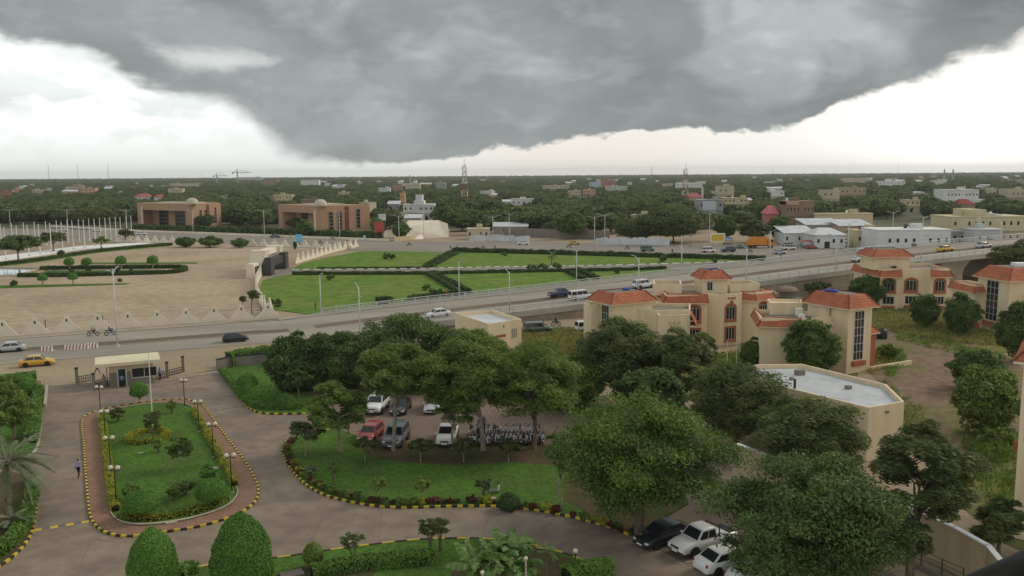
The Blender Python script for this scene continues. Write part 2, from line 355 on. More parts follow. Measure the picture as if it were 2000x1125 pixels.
# ------------------------------------------------------------------ people kit (bodies are grown while the scene is still small)
def unit(a): return a / (np.linalg.norm(a, axis=-1, keepdims=True) + 1e-9)
ORD1 = 'first second third fourth fifth sixth seventh eighth ninth tenth eleventh twelfth thirteenth fourteenth fifteenth sixteenth seventeenth eighteenth nineteenth'.split()
def ordw(n):
    if n < 20: return ORD1[n - 1]
    t_, u_ = divmod(n, 10); tens = {2: 'twent', 3: 'thirt', 4: 'fort', 5: 'fift'}[t_]
    return tens + 'ieth' if u_ == 0 else tens + 'y ' + ORD1[u_ - 1]
def tone(c, k): return tuple(min(.9, x * k) for x in c)
CL = {}
def cloth(c):
    if c not in CL: CL[c] = material('cloth', c, tone(c, .8), 6, .9, .15)
    return CL[c]
def person_mesh(pose, shirt, trousers, seed=0):
    "one continuous skinned body; joints in metres, facing +x"
    J = {'pel': (0, 0, .95), 'ab': (0.01, 0, 1.12), 'chest': (0, 0, 1.32), 'neck': (0, 0, 1.49), 'chin': (.02, 0, 1.55), 'head': (.025, 0, 1.64), 'top': (.0, 0, 1.735), 'nose': (.115, 0, 1.63)}
    st, sw, bend = pose.get('stride', .0), pose.get('swing', 0.0), pose.get('arm', .12)
    for s_, n in ((-1, 'r'), (1, 'l')):
        f = st * s_
        J['sh' + n] = (0, .175 * s_, 1.42); J['el' + n] = (-.04 - .16 * f * sw * 3, .235 * s_, 1.15); J['wr' + n] = (bend - .26 * f * sw * 3, .235 * s_, .92 + bend * .5); J['ha' + n] = (bend + .03 - .29 * f * sw * 3, .23 * s_, .84 + bend * .5)
        J['hi' + n] = (0, .09 * s_, .90); J['kn' + n] = (.26 * f + .03, .10 * s_, .50); J['an' + n] = (.46 * f - (.10 if f < 0 else 0), .10 * s_, .09 + (.06 if f < 0 else 0)); J['to' + n] = (.46 * f + .14 - (.06 if f < 0 else 0), .11 * s_, .035)
    if pose.get('sit'):
        z = pose['sit'] - .95
        for q in ('pel', 'ab', 'chest', 'neck', 'chin', 'head', 'top', 'nose', 'shr', 'shl', 'elr', 'ell', 'wrr', 'wrl', 'har', 'hal', 'hir', 'hil'): J[q] = (J[q][0], J[q][1], J[q][2] + z)
        for n, s_ in (('r', -1), ('l', 1)):
            hh = pose['sit']; J['kn' + n] = (.42, .16 * s_, hh - .02 + pose.get('knee', 0)); J['an' + n] = (.42 + pose.get('shin', -.1), .15 * s_, max(.08, hh - .45 + pose.get('foot', 0))); J['to' + n] = (J['an' + n][0] + .14, .15 * s_, max(.035, hh - .5 + pose.get('foot', 0)))
            if pose.get('reach'): J['el' + n] = (.22, .24 * s_, J['sh' + n][2] - .22); J['wr' + n] = (.45, .26 * s_, J['sh' + n][2] - .25); J['ha' + n] = (.53, .26 * s_, J['sh' + n][2] - .24)
    rad = {'pel': (.15, .12), 'ab': (.135, .10), 'chest': (.16, .11), 'neck': (.058, .06), 'chin': (.062, .07), 'head': (.078, .095), 'top': (.05, .06), 'nose': (.012, .016), 'shr': .062, 'shl': .062, 'elr': .045, 'ell': .045, 'wrr': .03, 'wrl': .03, 'har': .034, 'hal': .034, 'hir': .095, 'hil': .095, 'knr': .065, 'knl': .065, 'anr': .042, 'anl': .042, 'tor': .035, 'tol': .035}
    E = [('pel', 'ab', 's'), ('ab', 'chest', 's'), ('chest', 'neck', 's'), ('neck', 'chin', 'k'), ('chin', 'head', 'k'), ('head', 'top', 'h'), ('head', 'nose', 'k')]
    for n in 'rl': E += [('chest', 'sh' + n, 's'), ('sh' + n, 'el' + n, 's'), ('el' + n, 'wr' + n, 'k' if seed % 2 else 's'), ('wr' + n, 'ha' + n, 'k'), ('pel', 'hi' + n, 't'), ('hi' + n, 'kn' + n, 't'), ('kn' + n, 'an' + n, 't'), ('an' + n, 'to' + n, 'h')]
    names = list(J); me = D.meshes.new('body'); me.from_pydata([J[q] for q in names], [(names.index(a), names.index(b)) for a, b, _ in E], [])
    o = D.objects.new('tmp', me); COL.objects.link(o); o.modifiers.new('k', 'SKIN')
    for i, q in enumerate(names): r_ = rad[q]; me.skin_vertices[0].data[i].radius = r_ if hasattr(r_, '__len__') else (r_, r_); me.skin_vertices[0].data[i].use_root = q == 'pel'
    o.modifiers.new('s', 'SUBSURF').levels = 1
    dg = bpy.context.evaluated_depsgraph_get(); ev = D.meshes.new_from_object(o.evaluated_get(dg)); D.objects.remove(o)
    mats = [M['skin'], shirt, trousers, M['hair']]; key = {'k': 0, 's': 1, 't': 2, 'h': 3}
    V = np.array([v.co for v in ev.vertices]); F_ = [tuple(p.vertices) for p in ev.polygons]; mb = MB(); seg = [(np.array(J[a]), np.array(J[b]), key[c]) for a, b, c in E]
    mb.v = [tuple(v) for v in V]
    C_ = np.array([V[list(f)].mean(0) for f in F_]); dist = []
    for a_, b_, _ in seg:
        w_ = b_ - a_; u_ = np.clip((C_ - a_) @ w_ / (w_ @ w_), 0, 1)[:, None]; dist.append(np.linalg.norm(C_ - a_ - u_ * w_, axis=1))
    ks = np.array([s_[2] for s_ in seg])[np.argmin(np.array(dist), 0)]
    ks[(ks == 0) & (C_[:, 2] > J['head'][2]) & (C_[:, 0] < J['head'][0] + .05)] = 3
    mb.f = list(F_); mb.mi = [int(q) for q in ks]
    for n, s_ in (('r', -1), ('l', 1)):      # five fingers on each hand
        h_ = np.array(J['ha' + n]); d = unit(h_ - np.array(J['wr' + n]))
        for k_, (off, ln) in enumerate(((-.027, .065), (-.009, .075), (.009, .07), (.026, .055))): a = h_ + d * .02 + np.array((off, 0, 0)); mb.tube([a, a + d * ln * .6, a + d * ln + np.array((.012, -.012 * s_, 0))], [.009, .008, .006], 4)
        a = h_ + np.array((.03, 0, .0)) - d * .015; mb.tube([a, a + np.array((.035, -.01 * s_, -.005)), a + np.array((.045, -.015 * s_, 0)) + d * .03], [.011, .010, .007], 4)
    return mb.mesh('body', mats, True)
POSES = {'stand': {}, 'walk': {'stride': .75, 'swing': .3}, 'ride': {'sit': .88, 'knee': -.12, 'shin': -.22, 'foot': .05, 'reach': True}, 'floor': {'sit': .16, 'knee': .10, 'shin': .35, 'foot': .42, 'reach': False}}
PMs = {}
def person_data(pose, shirt, trousers):
    key = (pose, shirt, trousers)
    if key not in PMs: PMs[key] = person_mesh(POSES[pose], cloth(shirt), cloth(trousers), len(PMs))
    return PMs[key]
def person(label, p, ang, pose='stand', shirt=(.3, .3, .32), trousers=(.02, .02, .025), group=None):
    return tag(link('person', person_data(pose, shirt, trousers), None, p, ang), label, 'person', group)
BL, LB, GY, PU, DK, WHc = (.06, .10, .22), (.20, .28, .45), (.30, .29, .27), (.42, .34, .55), (.02, .02, .022), (.62, .62, .62)
ORV, ORT, RDc, RD2, DG, DG2 = (.65, .25, .03), (.55, .22, .04), (.3, .05, .05), (.3, .12, .08), (.22, .23, .26), (.10, .10, .11)
for a_ in (('walk', PU, DK), ('stand', LB, DK), ('stand', GY, GY), ('walk', DK, DK), ('stand', DK, DK), ('stand', ORV, ORT), ('floor', WHc, GY), ('stand', DG, DK), ('stand', GY, DK), ('ride', GY, DK), ('ride', DG2, DK), ('ride', DK, DK), ('ride', WHc, DK), ('ride', RDc, DK), ('stand', WHc, DK), ('walk', WHc, DK), ('walk', GY, DK), ('walk', BL, DK), ('stand', BL, DK), ('walk', RD2, DK), ('stand', RD2, DK)): person_data(*a_)

# ------------------------------------------------------------------ ground, roads, lawns (the setting)
TH = R(23.7); EX = np.array((math.cos(TH), math.sin(TH))); EN = np.array((-math.sin(TH), math.cos(TH)))
RA = g(0, 665)[:2]
ZT = ((-900, 0), (44, 0), (58.8, .75), (68.8, 1.2), (90.3, 2.05), (120.7, 3.42), (145, 4.65), (155, 5.15), (187.6, 6.55), (213, 7.3), (242, 7.9), (300, 8.3), (420, 8.5))
def RZ(s): return float(np.interp(s, [a for a, _ in ZT], [b for _, b in ZT]))
def RD(s, t, dz=0.0):
    "road frame: s along it, t from its far edge towards the camera"
    p = RA + EX * s - EN * t; return np.array((p[0], p[1], RZ(s) + dz))
def road_st(p):
    d = np.asarray(p[:2]) - RA; return float(d @ EX), float(-(d @ EN))
RW = 21.0
def on_road(x, y):
    "s, t of the road-surface point seen at a photo position"
    z = 0.0
    for _ in range(12):
        p = g(x, y, z); s_, t_ = road_st(p); z = RZ(s_)
    return s_, t_
def sheet(name, poly, z, m, kind='structure', step=None):
    mb = MB(); n = len(poly); mb.add([(p[0], p[1], z) for p in poly], [tuple(range(n))])
    return struct(name, mb, m)
mb = MB(); mb.add([(-9000, -300, -.06), (9000, -300, -.06), (9000, 12000, -.06), (-9000, 12000, -.06)], [(0, 1, 2, 3)])
struct('ground', mb, M['city'])
mb = MB(); mb.add([(-330, 20, -.03), (330, 20, -.03), (330, 380, -.03), (-330, 450, -.03)], [(0, 1, 2, 3)])
struct('bare_earth', mb, M['dirt'])
sheet('sand_plaza', GP((-400, 700), (0, 662), (300, 637), (545, 611), (500, 575), (505, 548), (520, 520), (560, 492), (700, 480), (520, 476), (340, 472), (270, 474), (150, 486), (-400, 530)), 0.0, M['sand'])
sheet('road_far', GP((-500, 441), (100, 447), (270, 453), (440, 460), (620, 467), (800, 473), (1000, 472), (1300, 478), (1500, 478), (1750, 478), (2300, 470), (2300, 525), (1700, 520), (1500, 509), (1000, 496), (700, 490), (560, 482), (340, 471), (200, 473), (-500, 480)), .02, M['roadfar'])
# park lawns with a path between them
def slab(name, poly, z0, z1, m, parent=None):
    return struct(name, MB().prism([p[:2] for p in poly], z0, z1), m, parent)
edge2 = [RD(s_, -5.0)[:2] for s_ in (132, 110, 95, 80, 66, 56, 50)]
sheet('park_path', GP((520, 545), (560, 522), (1000, 517), (1500, 506), (1560, 512), (1330, 528), (1000, 534), (560, 540)), .035, M['roadfar'])
slab('lawn', GP((568, 527), (590, 515), (640, 503), (700, 492), (760, 491), (1000, 496), (1250, 503), (1490, 508.5), (1440, 511), (1200, 518), (1000, 521), (800, 525)), -.02, .10, M['lawnfar'])
slab('lawn', [p[:2] for p in GP((524, 604), (513, 585), (508, 560), (514, 548), (540, 540), (580, 536), (800, 535.5), (1000, 532), (1200, 528.5), (1320, 525))] + edge2, -.02, .10, M['lawnfar'])
mb = MB()   # pale kerb line along the path
for a, b in (((568, 527.4), (800, 525.4)), ((800, 525.4), (1000, 521.6)), ((1000, 521.6), (1200, 518.6)), ((1200, 518.6), (1440, 511.6))):
    pa, pb = g(*a), g(*b); n = 11
    for k in range(n):
        q0, q1 = pa + (pb - pa) * (k + .1) / n, pa + (pb - pa) * (k + .72) / n
        mb.tube([q0 + (0, 0, .1), q1 + (0, 0, .1)], .16, 4)
struct('kerb', mb, M['white'])

# ---- the main road and its ramp
S0, S1 = -90, 44
mb = MB(); ss = [S0, -40, 0, 20, 44]
mb.add([RD(s_, t, .012) for s_ in ss for t in (0, RW)], [(2 * k, 2 * k + 2, 2 * k + 3, 2 * k + 1) for k in range(len(ss) - 1)])
struct('road', mb, M['asphalt'])
BR0, BR1 = 178.0, 262.0        # the bridge opening
ramp_s = [44, 50, 58.8, 68.8, 80, 90.3, 105, 120.7, 132, 145, 155, 170, BR0]
mb = MB()
mb.loft([[RD(s_, 0, 0), RD(s_, RW, 0), RD(s_, RW, 0) * (1, 1, 0) - (0, 0, .1), RD(s_, 0, 0) * (1, 1, 0) - (0, 0, .1)] for s_ in ramp_s])
ramp = thing('road_ramp', 'long concrete approach ramp of the flyover rising behind the villas', 'flyover')
obj('retaining_wall', mb, M['wallgrey'], ramp)
mb = MB(); ds = ramp_s + [187.6, 200, 213, 226, 242, BR1, 280, 300, 330, 420]
mb.loft([[RD(s_, -.35, .03), RD(s_, RW + .35, .03), RD(s_, RW + .35, -.75 if s_ > 58 else -.02), RD(s_, -.35, -.75 if s_ > 58 else -.02)] for s_ in ds])
obj('deck', mb, M['bridge'], ramp)
mb = MB(); mb.add([RD(s_, t, .045) for s_ in ds for t in (.9, RW - .9)], [(2 * k, 2 * k + 2, 2 * k + 3, 2 * k + 1) for k in range(len(ds) - 1)])
obj('carriageway', mb, M['asphalt'], ramp)
for t in (0.25, RW - .25):
    mb = MB(); mb.loft([[RD(s_, t - .55, .03), RD(s_, t + .55, .03), RD(s_, t + .55, .26), RD(s_, t - .55, .26)] for s_ in ds])
    obj('kerb', mb, M['bridge'], ramp)
def bridge_leg(s0, s1, curved):
    mb = MB(); rows = []
    for k in range(7):
        f = k / 6; z = RZ(s0) * f - .8 * f
        w = 0 if not curved else 2.6 * max(0, f - .55) ** 1.6 / .28
        rows.append([RD(s0 - w, 1.0) * (1, 1, 0) + (0, 0, z), RD(s1 + w, 1.0) * (1, 1, 0) + (0, 0, z), RD(s1 + w, RW - 1.0) * (1, 1, 0) + (0, 0, z), RD(s0 - w, RW - 1.0) * (1, 1, 0) + (0, 0, z)])
    mb.loft(rows); obj('pier', mb, M['wallgrey'], ramp)
bridge_leg(189, 194.5, True); bridge_leg(212, 216, True); bridge_leg(240, 244, True); bridge_leg(268, 272, True); bridge_leg(320, 324, True); bridge_leg(370, 374, True)
# earth median strip with its kerbs, and worn lane lines
mb = MB(); ms = [S0, -40, 0, 20, 44] + ds[1:-1]
tm = 9.3
mb.add([RD(s_, t, .018 if s_ <= 44 else .055) for s_ in ms for t in (tm, tm + 3.4)], [(2 * k, 2 * k + 2, 2 * k + 3, 2 * k + 1) for k in range(len(ms) - 1)])
struct('road_median', mb, M['median'])
mb = MB()
for t, c in ((tm - .25, 0), (tm + 3.5, 0)):
    mb.loft([[RD(s_, t, .0), RD(s_, t + .22, .0), RD(s_, t + .22, .13), RD(s_, t, .13)] for s_ in (S0, -40, 0, 20, 40)])
struct('median_kerb', mb, M['kerbpale'])
mb = MB()
for t in (4.6, 16.6):
    for s_ in np.arange(-60, 40, 7.5):
        a = RD(s_, t, .020); b = RD(s_ + 3.6, t, .020); w = np.array((-EN[0], -EN[1], 0)) * .10
        mb.add([a - w, b - w, b + w, a + w], [(0, 1, 2, 3)])
struct('lane_marking', mb, material('worn_lane_paint', (.42, .39, .33), (.27, .245, .205), 1.2, .8, .2))
mb = MB()
for t in (-.5, RW + .1):
    sk = [s_ for s_ in (S0, -60, -40, -20, 0, 20, 44) ] if t < 0 else [S0, -60, -40]
    mb.loft([[RD(s_, t, -.02), RD(s_, t + .4, -.02), RD(s_, t + .4, .15), RD(s_, t, .15)] for s_ in sk])
struct('road_kerb', mb, M['kerbpale'])
# pavement between the road and the row of pointed wall panels; slip road beside the ramp
mb = MB(); mb.add([RD(s_, t, .14) for s_ in (S0, -40, 0, 30, 47) for t in (-2.3, -.5)], [(2 * k, 2 * k + 2, 2 * k + 3, 2 * k + 1) for k in range(4)])
struct('pavement', mb, material('pavement_slab', (.37, .30, .22), (.32, .26, .19), .3, .9, .15, fine=.1))
mb = MB(); mb.add([RD(44, -.2, .01), RD(60, -.2, .01), RD(140, -.2, .01), RD(140, -4.6, .01), RD(60, -4.6, .01), RD(49, -3.0, .01)], [(0, 1, 2, 3, 4, 5)])
struct('slip_road', mb, M['roadfar'])

# ---- railings on both sides of the ramp
rail_post = MB().box(-.09, .09, -.07, .07, 0, 1.12).mesh('post', M['whitemetal'])
def railing(label, t, s0, s1, step):
    r = thing('railing', label, 'railing'); n = int((s1 - s0) / step)
    st = [s0 + (s1 - s0) * k / n for k in range(n + 1)]
    for s_ in st: link('post', rail_post, r, RD(s_, t, .24), TH)
    for h in (.42, .74, 1.07):
        obj('rail', MB().tube([RD(s_, t, .24 + h) for s_ in st], .05 if h < 1 else .065, 4), M['whitemetal'], r)
railing('white metal railing on the park side of the flyover', -.05, 52, 400, 2.55)
railing('white metal railing on the villa side of the flyover ramp', RW + .05, 66, 400, 2.55)

# ---- street lamps
def lamp_proto(name, h, arms):
    t = thing(name, '', 'street lamp')
    obj('pole', MB().tube([(0, 0, 0), (0, 0, h * .5), (0, 0, h)], [.13, .11, .075], 8), M['whitemetal'], t, smooth=True)
    obj('base', MB().cyl((0, 0, 0), .24, .45, 8), M['whitemetal'], t)
    for dx, z, l, rise in arms:
        pts = [(0, 0, z)] + [(dx * l * k / 6, 0, z + rise * math.sin(PI / 2 * k / 6)) for k in range(1, 7)]
        a = obj('arm', MB().tube(pts, [.06] * 7, 6), M['whitemetal'], t, smooth=True)
        e = pts[-1]
        obj('lamp_head', MB().cbox((e[0] + dx * .3, 0, e[2] - .06), (.85, .26, .14)), M['greymetal'], a)
    return t
LAMPS = {'ramp': [lamp_proto('street_lamp', 7.4, [(1, 6.9, 1.9, .9), (-1, 5.6, .9, .35)]), 0], 'tall': [lamp_proto('street_lamp', 12.2, [(1, 11.3, 2.6, .9), (-1, 11.3, 2.6, .9)]), 0]}
def lamp(kind, loc, rz, label, group, sc=1.0):
    e = LAMPS[kind]; place(e[0], e[1], loc, rz, label, group, sc); e[1] = 1
GRP = 'street lamps along the flyover'
for k, (x, what) in enumerate(((628, 'beside the gore where the ramp starts'), (893, 'on the park side rail above the diagonal hedge'), (1119, 'on the park side rail behind the blue pickup'), (1322, 'on the park side rail below the big round tree'), (1498, 'on the park side rail below the orange truck'), (1660, 'on the park side rail before the white sheds'), (1800, 'on the park side rail before the long white building'), (1905, 'on the park side rail before the small kiosk'))):
    s_ = on_road(x, {628: 616, 893: 583, 1119: 557, 1322: 533, 1498: 513, 1660: 497, 1800: 482, 1905: 472}[x])[0]
    lamp('ramp', RD(s_, -.35, .1), TH - PI / 2, 'white curved street lamp ' + what, GRP)
for k, (x, y, what) in enumerate(((690, 641, 'rising behind the dark trees at the road edge'), (977, 607, 'behind the small flat roofed block'), (1219, 576, 'above the red roof of the stair tower'), (1436, 552, 'behind the villa with the small roof turret'), (1620, 531, 'on the villa side rail left of the white pickup'), (1787, 511, 'on the villa side rail above the bridge'), (1926, 493, 'on the villa side rail by the silver car'))):
    s_ = on_road(x, y)[0]
    lamp('ramp', RD(s_, RW + .35, .1), TH + PI / 2, 'white curved street lamp ' + what, GRP)
lamp('tall', g(230, 678), R(100), 'tall slim street lamp standing in the median by the striped barriers', None)
for x, yb, yt, what in ((22, 462, 405, 'at the far left behind the flagpoles'), (134, 462, 407, 'behind the middle flagpoles'), (249, 464, 408, 'behind the last flagpoles'), (378, 466, 411, 'in front of the brown building with the open porch'), (517, 468, 410, 'between the two brown buildings'), (664, 472, 416, 'in front of the second brown building'), (780, 487, 424, 'beside the dark tree by the pale hall'), (828, 477, 418, 'in front of the pale hall'), (963, 491, 424, 'at the far road beside the low shed'), (995, 481, 418, 'at the far road by the metal fence'), (1161, 494, 426, 'on the median before the grey yard wall'), (1181, 486, 421, 'before the grey yard wall'), (1385, 482, 424, 'beside the yellow billboard'), (1742, 480, 418, 'before the long white building'), (1905, 478, 425, 'before the cream house with arches')):
    lamp('tall', g(x, yb), R(8) if x < 900 else R(20), 'white double armed street lamp ' + what, 'double street lamps of the far road', 1.0)

# ------------------------------------------------------------------ vegetation kit
def leaf_mesh(name, P, A, Bv, mats, extra=None):
    "rhombic leaves: centres P, half axes A and Bv; extra = MB appended with material slot 1"
    n = len(P); V = np.stack([P - A, P + Bv, P + A, P - Bv], 1).reshape(-1, 3)
    ev = np.array(extra.v, float).reshape(-1, 3) if extra else np.zeros((0, 3))
    ef = extra.f if extra else []
    me = D.meshes.new(name); V2 = np.concatenate([V, ev]); me.vertices.add(len(V2)); me.vertices.foreach_set('co', V2.astype(np.float32).ravel())
    tot = np.concatenate([np.full(n, 4), np.array([len(f) for f in ef], int)]).astype(np.int32)
    idx = np.concatenate([np.arange(4 * n), np.array([i + 4 * n for f in ef for i in f], int)]).astype(np.int32)
    me.loops.add(len(idx)); me.loops.foreach_set('vertex_index', idx)
    me.polygons.add(len(tot)); me.polygons.foreach_set('loop_start', np.concatenate(([0], np.cumsum(tot)[:-1])).astype(np.int32)); me.polygons.foreach_set('loop_total', tot)
    for m in (mats if isinstance(mats, (list, tuple)) else [mats]): me.materials.append(m)
    if extra: me.polygons.foreach_set('material_index', np.concatenate([np.zeros(n), np.ones(len(ef))]).astype(np.int32))
    me.update(); me.validate(); return me
def leaf_axes(rng, nrm, size, aspect, nbias=.8, pull=None, amt=0.0):
    n = len(nrm); N = unit(nrm * nbias + rng.normal(size=(n, 3)) * .6)
    r = rng.normal(size=(n, 3))
    if pull is not None: r = unit(r) * (1 - amt) + np.asarray(pull) * amt * 1.6
    A = unit(r - N * (r * N).sum(1, keepdims=True)); Bv = np.cross(N, A)
    s_ = size * rng.uniform(.6, 1.35, (n, 1))
    return A * s_, Bv * s_ * aspect
def crown_points(rng, rx, ry, rz, ncl, per, style):
    d = unit(rng.normal(size=(ncl * 3, 3)))
    lo = {'dome': -.5, 'round': -.8, 'feather': -.8, 'cone': -.9, 'full': -.95}.get(style, -.35)
    d = d[d[:, 2] > lo][:ncl]; k = len(d)
    r = .40 + .56 * rng.uniform(0, 1, (k, 1)) ** .5
    lob = unit(rng.normal(size=(9, 3))); lob[:, 2] = np.abs(lob[:, 2]) * .8 - .2; lob = unit(lob)
    r = r * (.80 + .30 * np.clip((d @ lob.T).max(1, keepdims=True), 0, 1) ** 5)
    C = d * r
    if style == 'cone': C[:, :2] *= (1.02 - .85 * (C[:, 2:3] * .5 + .5))
    C *= (rx, ry, rz)
    m = (rx + ry + rz) / 3
    cr = m * rng.uniform(.17, .33, (k, 1)) * {'round': 1.1, 'cone': .75, 'feather': 1.05, 'full': 1.05}.get(style, 1.0)
    fl = {'feather': .8, 'dome': .62, 'round': .85, 'cone': .8, 'full': .75}.get(style, .62)
    st = {'feather': 1.25}.get(style, 1.0)
    nn = np.maximum(6, (per * (cr[:, 0] / cr.mean()) ** 2).astype(int)); idx = np.repeat(np.arange(k), nn)
    q = unit(rng.normal(size=(len(idx), 3))); q[:, 2] = np.where(q[:, 2] < -.3, -q[:, 2] * .7, q[:, 2])
    rr = rng.uniform(.15, 1.0, (len(idx), 1)) ** .5
    off = q * rr * cr[idx] * np.array((st, 1.0, fl))
    if style == 'feather': off[:, 2] -= .10 * (off[:, 0] / (cr[idx, 0] * st)) ** 2 * cr[idx, 0]
    P = C[idx] + off
    nrm = unit(q * np.array((1, 1, 1.0)) + d[idx] * .5 + np.array((0, 0, .7)))
    return C, P, nrm
WIND = np.array((.93, -.25, -.22))
def crown_mesh(name, seed, rx, ry, rz, mat, style='dome', leaf=.22, aspect=.45, cover=3.6, maxn=24000, core=0.0):
    rng = np.random.default_rng(seed)
    area = 4 * PI * ((rx * ry) ** 1.6 / 3 + (rx * rz) ** 1.6 / 3 + (ry * rz) ** 1.6 / 3) ** (1 / 1.6)
    n = int(min(maxn, area * cover * (1.35 if style in ('feather', 'round') else 1.0) / (2 * leaf * leaf * aspect))); ncl = int(np.clip(area / 2.2, 30, 170))
    C, P, nrm = crown_points(rng, rx, ry, rz, ncl, n / ncl, style)
    w = {'feather': .62, 'dome': .25, 'round': .12}.get(style, .2)
    if core:      # leafy shell over the inner mass
        m2 = int(min(maxn * .7, area * core * core * 2.0 / (2 * leaf * leaf * aspect))); q = unit(rng.normal(size=(m2, 3)))
        lump = 1 + .16 * np.sin(q[:, :1] * 5 + seed) * np.sin(q[:, 1:2] * 6 + 2) + .10 * np.sin(q[:, 2:3] * 9 + seed * 2)
        P = np.concatenate([P, q * lump * core * rng.uniform(.90, 1.06, (m2, 1)) * np.array((rx, ry, rz))]); nrm = np.concatenate([nrm, unit(q + np.array((0, 0, .35)))])
    if style == 'feather': aspect *= .68; leaf *= 1.12
    A, Bv = leaf_axes(rng, nrm, leaf, aspect, 1.0, WIND, w)
    return leaf_mesh(name, P, A, Bv, [mat, mat] if core else mat, fill_core(rng, rx, ry, rz, core * .70) if core else None), C
def fill_core(rng, rx, ry, rz, k=.78):
    "lumpy inner mass of leaves that keeps far crowns from being see-through"
    mb = MB(); nu, nv = 14, 8; ph = rng.uniform(0, 6, 4); rings = []
    for j in range(nv + 1):
        a = PI * j / nv; row = []
        for i in range(nu):
            b = 2 * PI * i / nu; q = k * (1 + .13 * math.sin(3 * b + ph[0] + 2 * a) + .10 * math.sin(5 * b + ph[1]) * math.sin(4 * a + ph[2])); rr = max(math.sin(a), .03)
            row.append((rx * q * rr * math.cos(b), ry * q * rr * math.sin(b), -rz * q * math.cos(a)))
        rings.append(row)
    return mb.loft(rings)
def limbs(rng, h0, ctr, C, r0, nlimb=9, lean=(0, 0), r_tip=.03):
    mb = MB(); fork = np.array((lean[0] * .6, lean[1] * .6, h0))
    mb.tube([(0, 0, -.15), (lean[0] * .08, lean[1] * .08, h0 * .12), (lean[0] * .25 + r0 * .4 * rng.normal(), lean[1] * .3, h0 * .55), fork], [r0 * 1.5, r0, r0 * .85, r0 * .7], 8)
    for k in range(3):
        a = rng.uniform(0, 2 * PI); mb.tube([(math.cos(a) * r0 * 2.6, math.sin(a) * r0 * 2.6, -.05), (math.cos(a) * r0 * .7, math.sin(a) * r0 * .7, r0 * 1.6)], [r0 * .25, r0 * .45], 5)
    for k in rng.permutation(len(C))[:nlimb]:
        e = ctr + C[k] * .86; m = fork * .5 + e * .5 + rng.normal(size=3) * .25 * np.array((1, 1, .5)) + (0, 0, .25)
        mb.tube([fork - (0, 0, rng.uniform(0, .3) * h0), m, e], [r0 * .5, r0 * .3, r_tip], 5)
    return mb
def tree(name, label, bx, by, x0, x1, yt, yb, mat='mid', style='dome', seed=1, trunk=.22, bark='bark', leaf=.20, aspect=.45, cover=3.6, cat='tree', group=None, nlimb=9, dY=0.0, base=None, maxn=24000, core=None):
    b = g(bx, by) if base is None else np.asarray(base, float)
    f = (b - np.array((0, 0, H))) @ FW; sc = f / FPX
    c = at((x0 + x1) / 2, (yt + yb) / 2, b[1] + dY) - b
    rx = (x1 - x0) * sc / 2 * .97; vert = (yb - yt) * sc / 2 * .99; ry = rx * .92
    a = math.atan2(H - c[2], b[1]); rz = math.sqrt(max((vert ** 2 - (ry * math.sin(a)) ** 2) / math.cos(a) ** 2, (.45 * vert) ** 2))
    rng = np.random.default_rng(seed + 500)
    t = thing(name, label, cat, b, 0, group)
    me, C = crown_mesh('crown', seed, rx, ry, rz, L[mat], style, leaf, aspect, cover, maxn, core if core is not None else (.82 if style == 'full' and rx < 4.6 else .0))
    link('crown', me, t, c)
    h0 = max(.4, c[2] - rz * .55)
    obj('trunk', limbs(rng, h0, c, C, trunk, nlimb, (c[0] * .5, c[1] * .5)), M[bark], t, smooth=True)
    return t
def hedge(name, label, pts, w, h, mat='hedge', leaf=.10, z0=.1, cover=2.0, seed=3, cat='hedge', group=None, rough=.12, step=.6, maxn=14000):
    rng = np.random.default_rng(seed); path = smooth_path(pts, step); core = MB()
    n2 = len(path); tang = np.gradient(path, axis=0); tang = unit(tang); nor = np.stack([-tang[:, 1], tang[:, 0]], 1)
    wob = 1 + rough * rng.normal(size=n2) * .6; hw = 1 + rough * rng.normal(size=n2) * .5
    rings = []
    for k in range(n2):
        a, b_ = path[k] + nor[k] * w * .42 * wob[k], path[k] - nor[k] * w * .42 * wob[k]; hh = h * .9 * hw[k]
        rings.append([(a[0], a[1], z0), (b_[0], b_[1], z0), (b_[0], b_[1], z0 + hh), (a[0], a[1], z0 + hh)])
    core.loft(rings)
    ln = np.linalg.norm(np.diff(path, axis=0), axis=1).sum(); area = ln * (w + 2 * h)
    n = int(min(maxn, area * cover / (leaf * leaf * .9)))
    u = rng.uniform(0, n2 - 1.001, n); i = u.astype(int); fr = (u - i)[:, None]
    p = path[i] * (1 - fr) + path[i + 1] * fr; nn = nor[i]; wv = (wob[i] * (1 - fr[:, 0]) + wob[i + 1] * fr[:, 0]); hv = (hw[i] * (1 - fr[:, 0]) + hw[i + 1] * fr[:, 0])
    q = rng.uniform(0, w + 2 * h, n); side = np.where(q < h, -1, np.where(q < h + w, 0, 1))
    off = np.where(side == 0, (q - h) - w / 2, side * w / 2) * wv; zz = np.where(side == -1, q, np.where(side == 1, q - h - w, h)) * hv
    cut = rng.normal(size=n) * .035 * (1 + rough * 3)
    P = np.stack([p[:, 0] + nn[:, 0] * (off + cut * side), p[:, 1] + nn[:, 1] * (off + cut * side), z0 + zz + cut * (side == 0)], 1)
    N = np.stack([nn[:, 0] * side, nn[:, 1] * side, (side == 0) * 1.0 + .25], 1)
    A, Bv = leaf_axes(rng, unit(N), leaf, .55, .9)
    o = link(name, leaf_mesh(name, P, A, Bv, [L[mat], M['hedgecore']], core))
    return tag(o, label, cat, group)
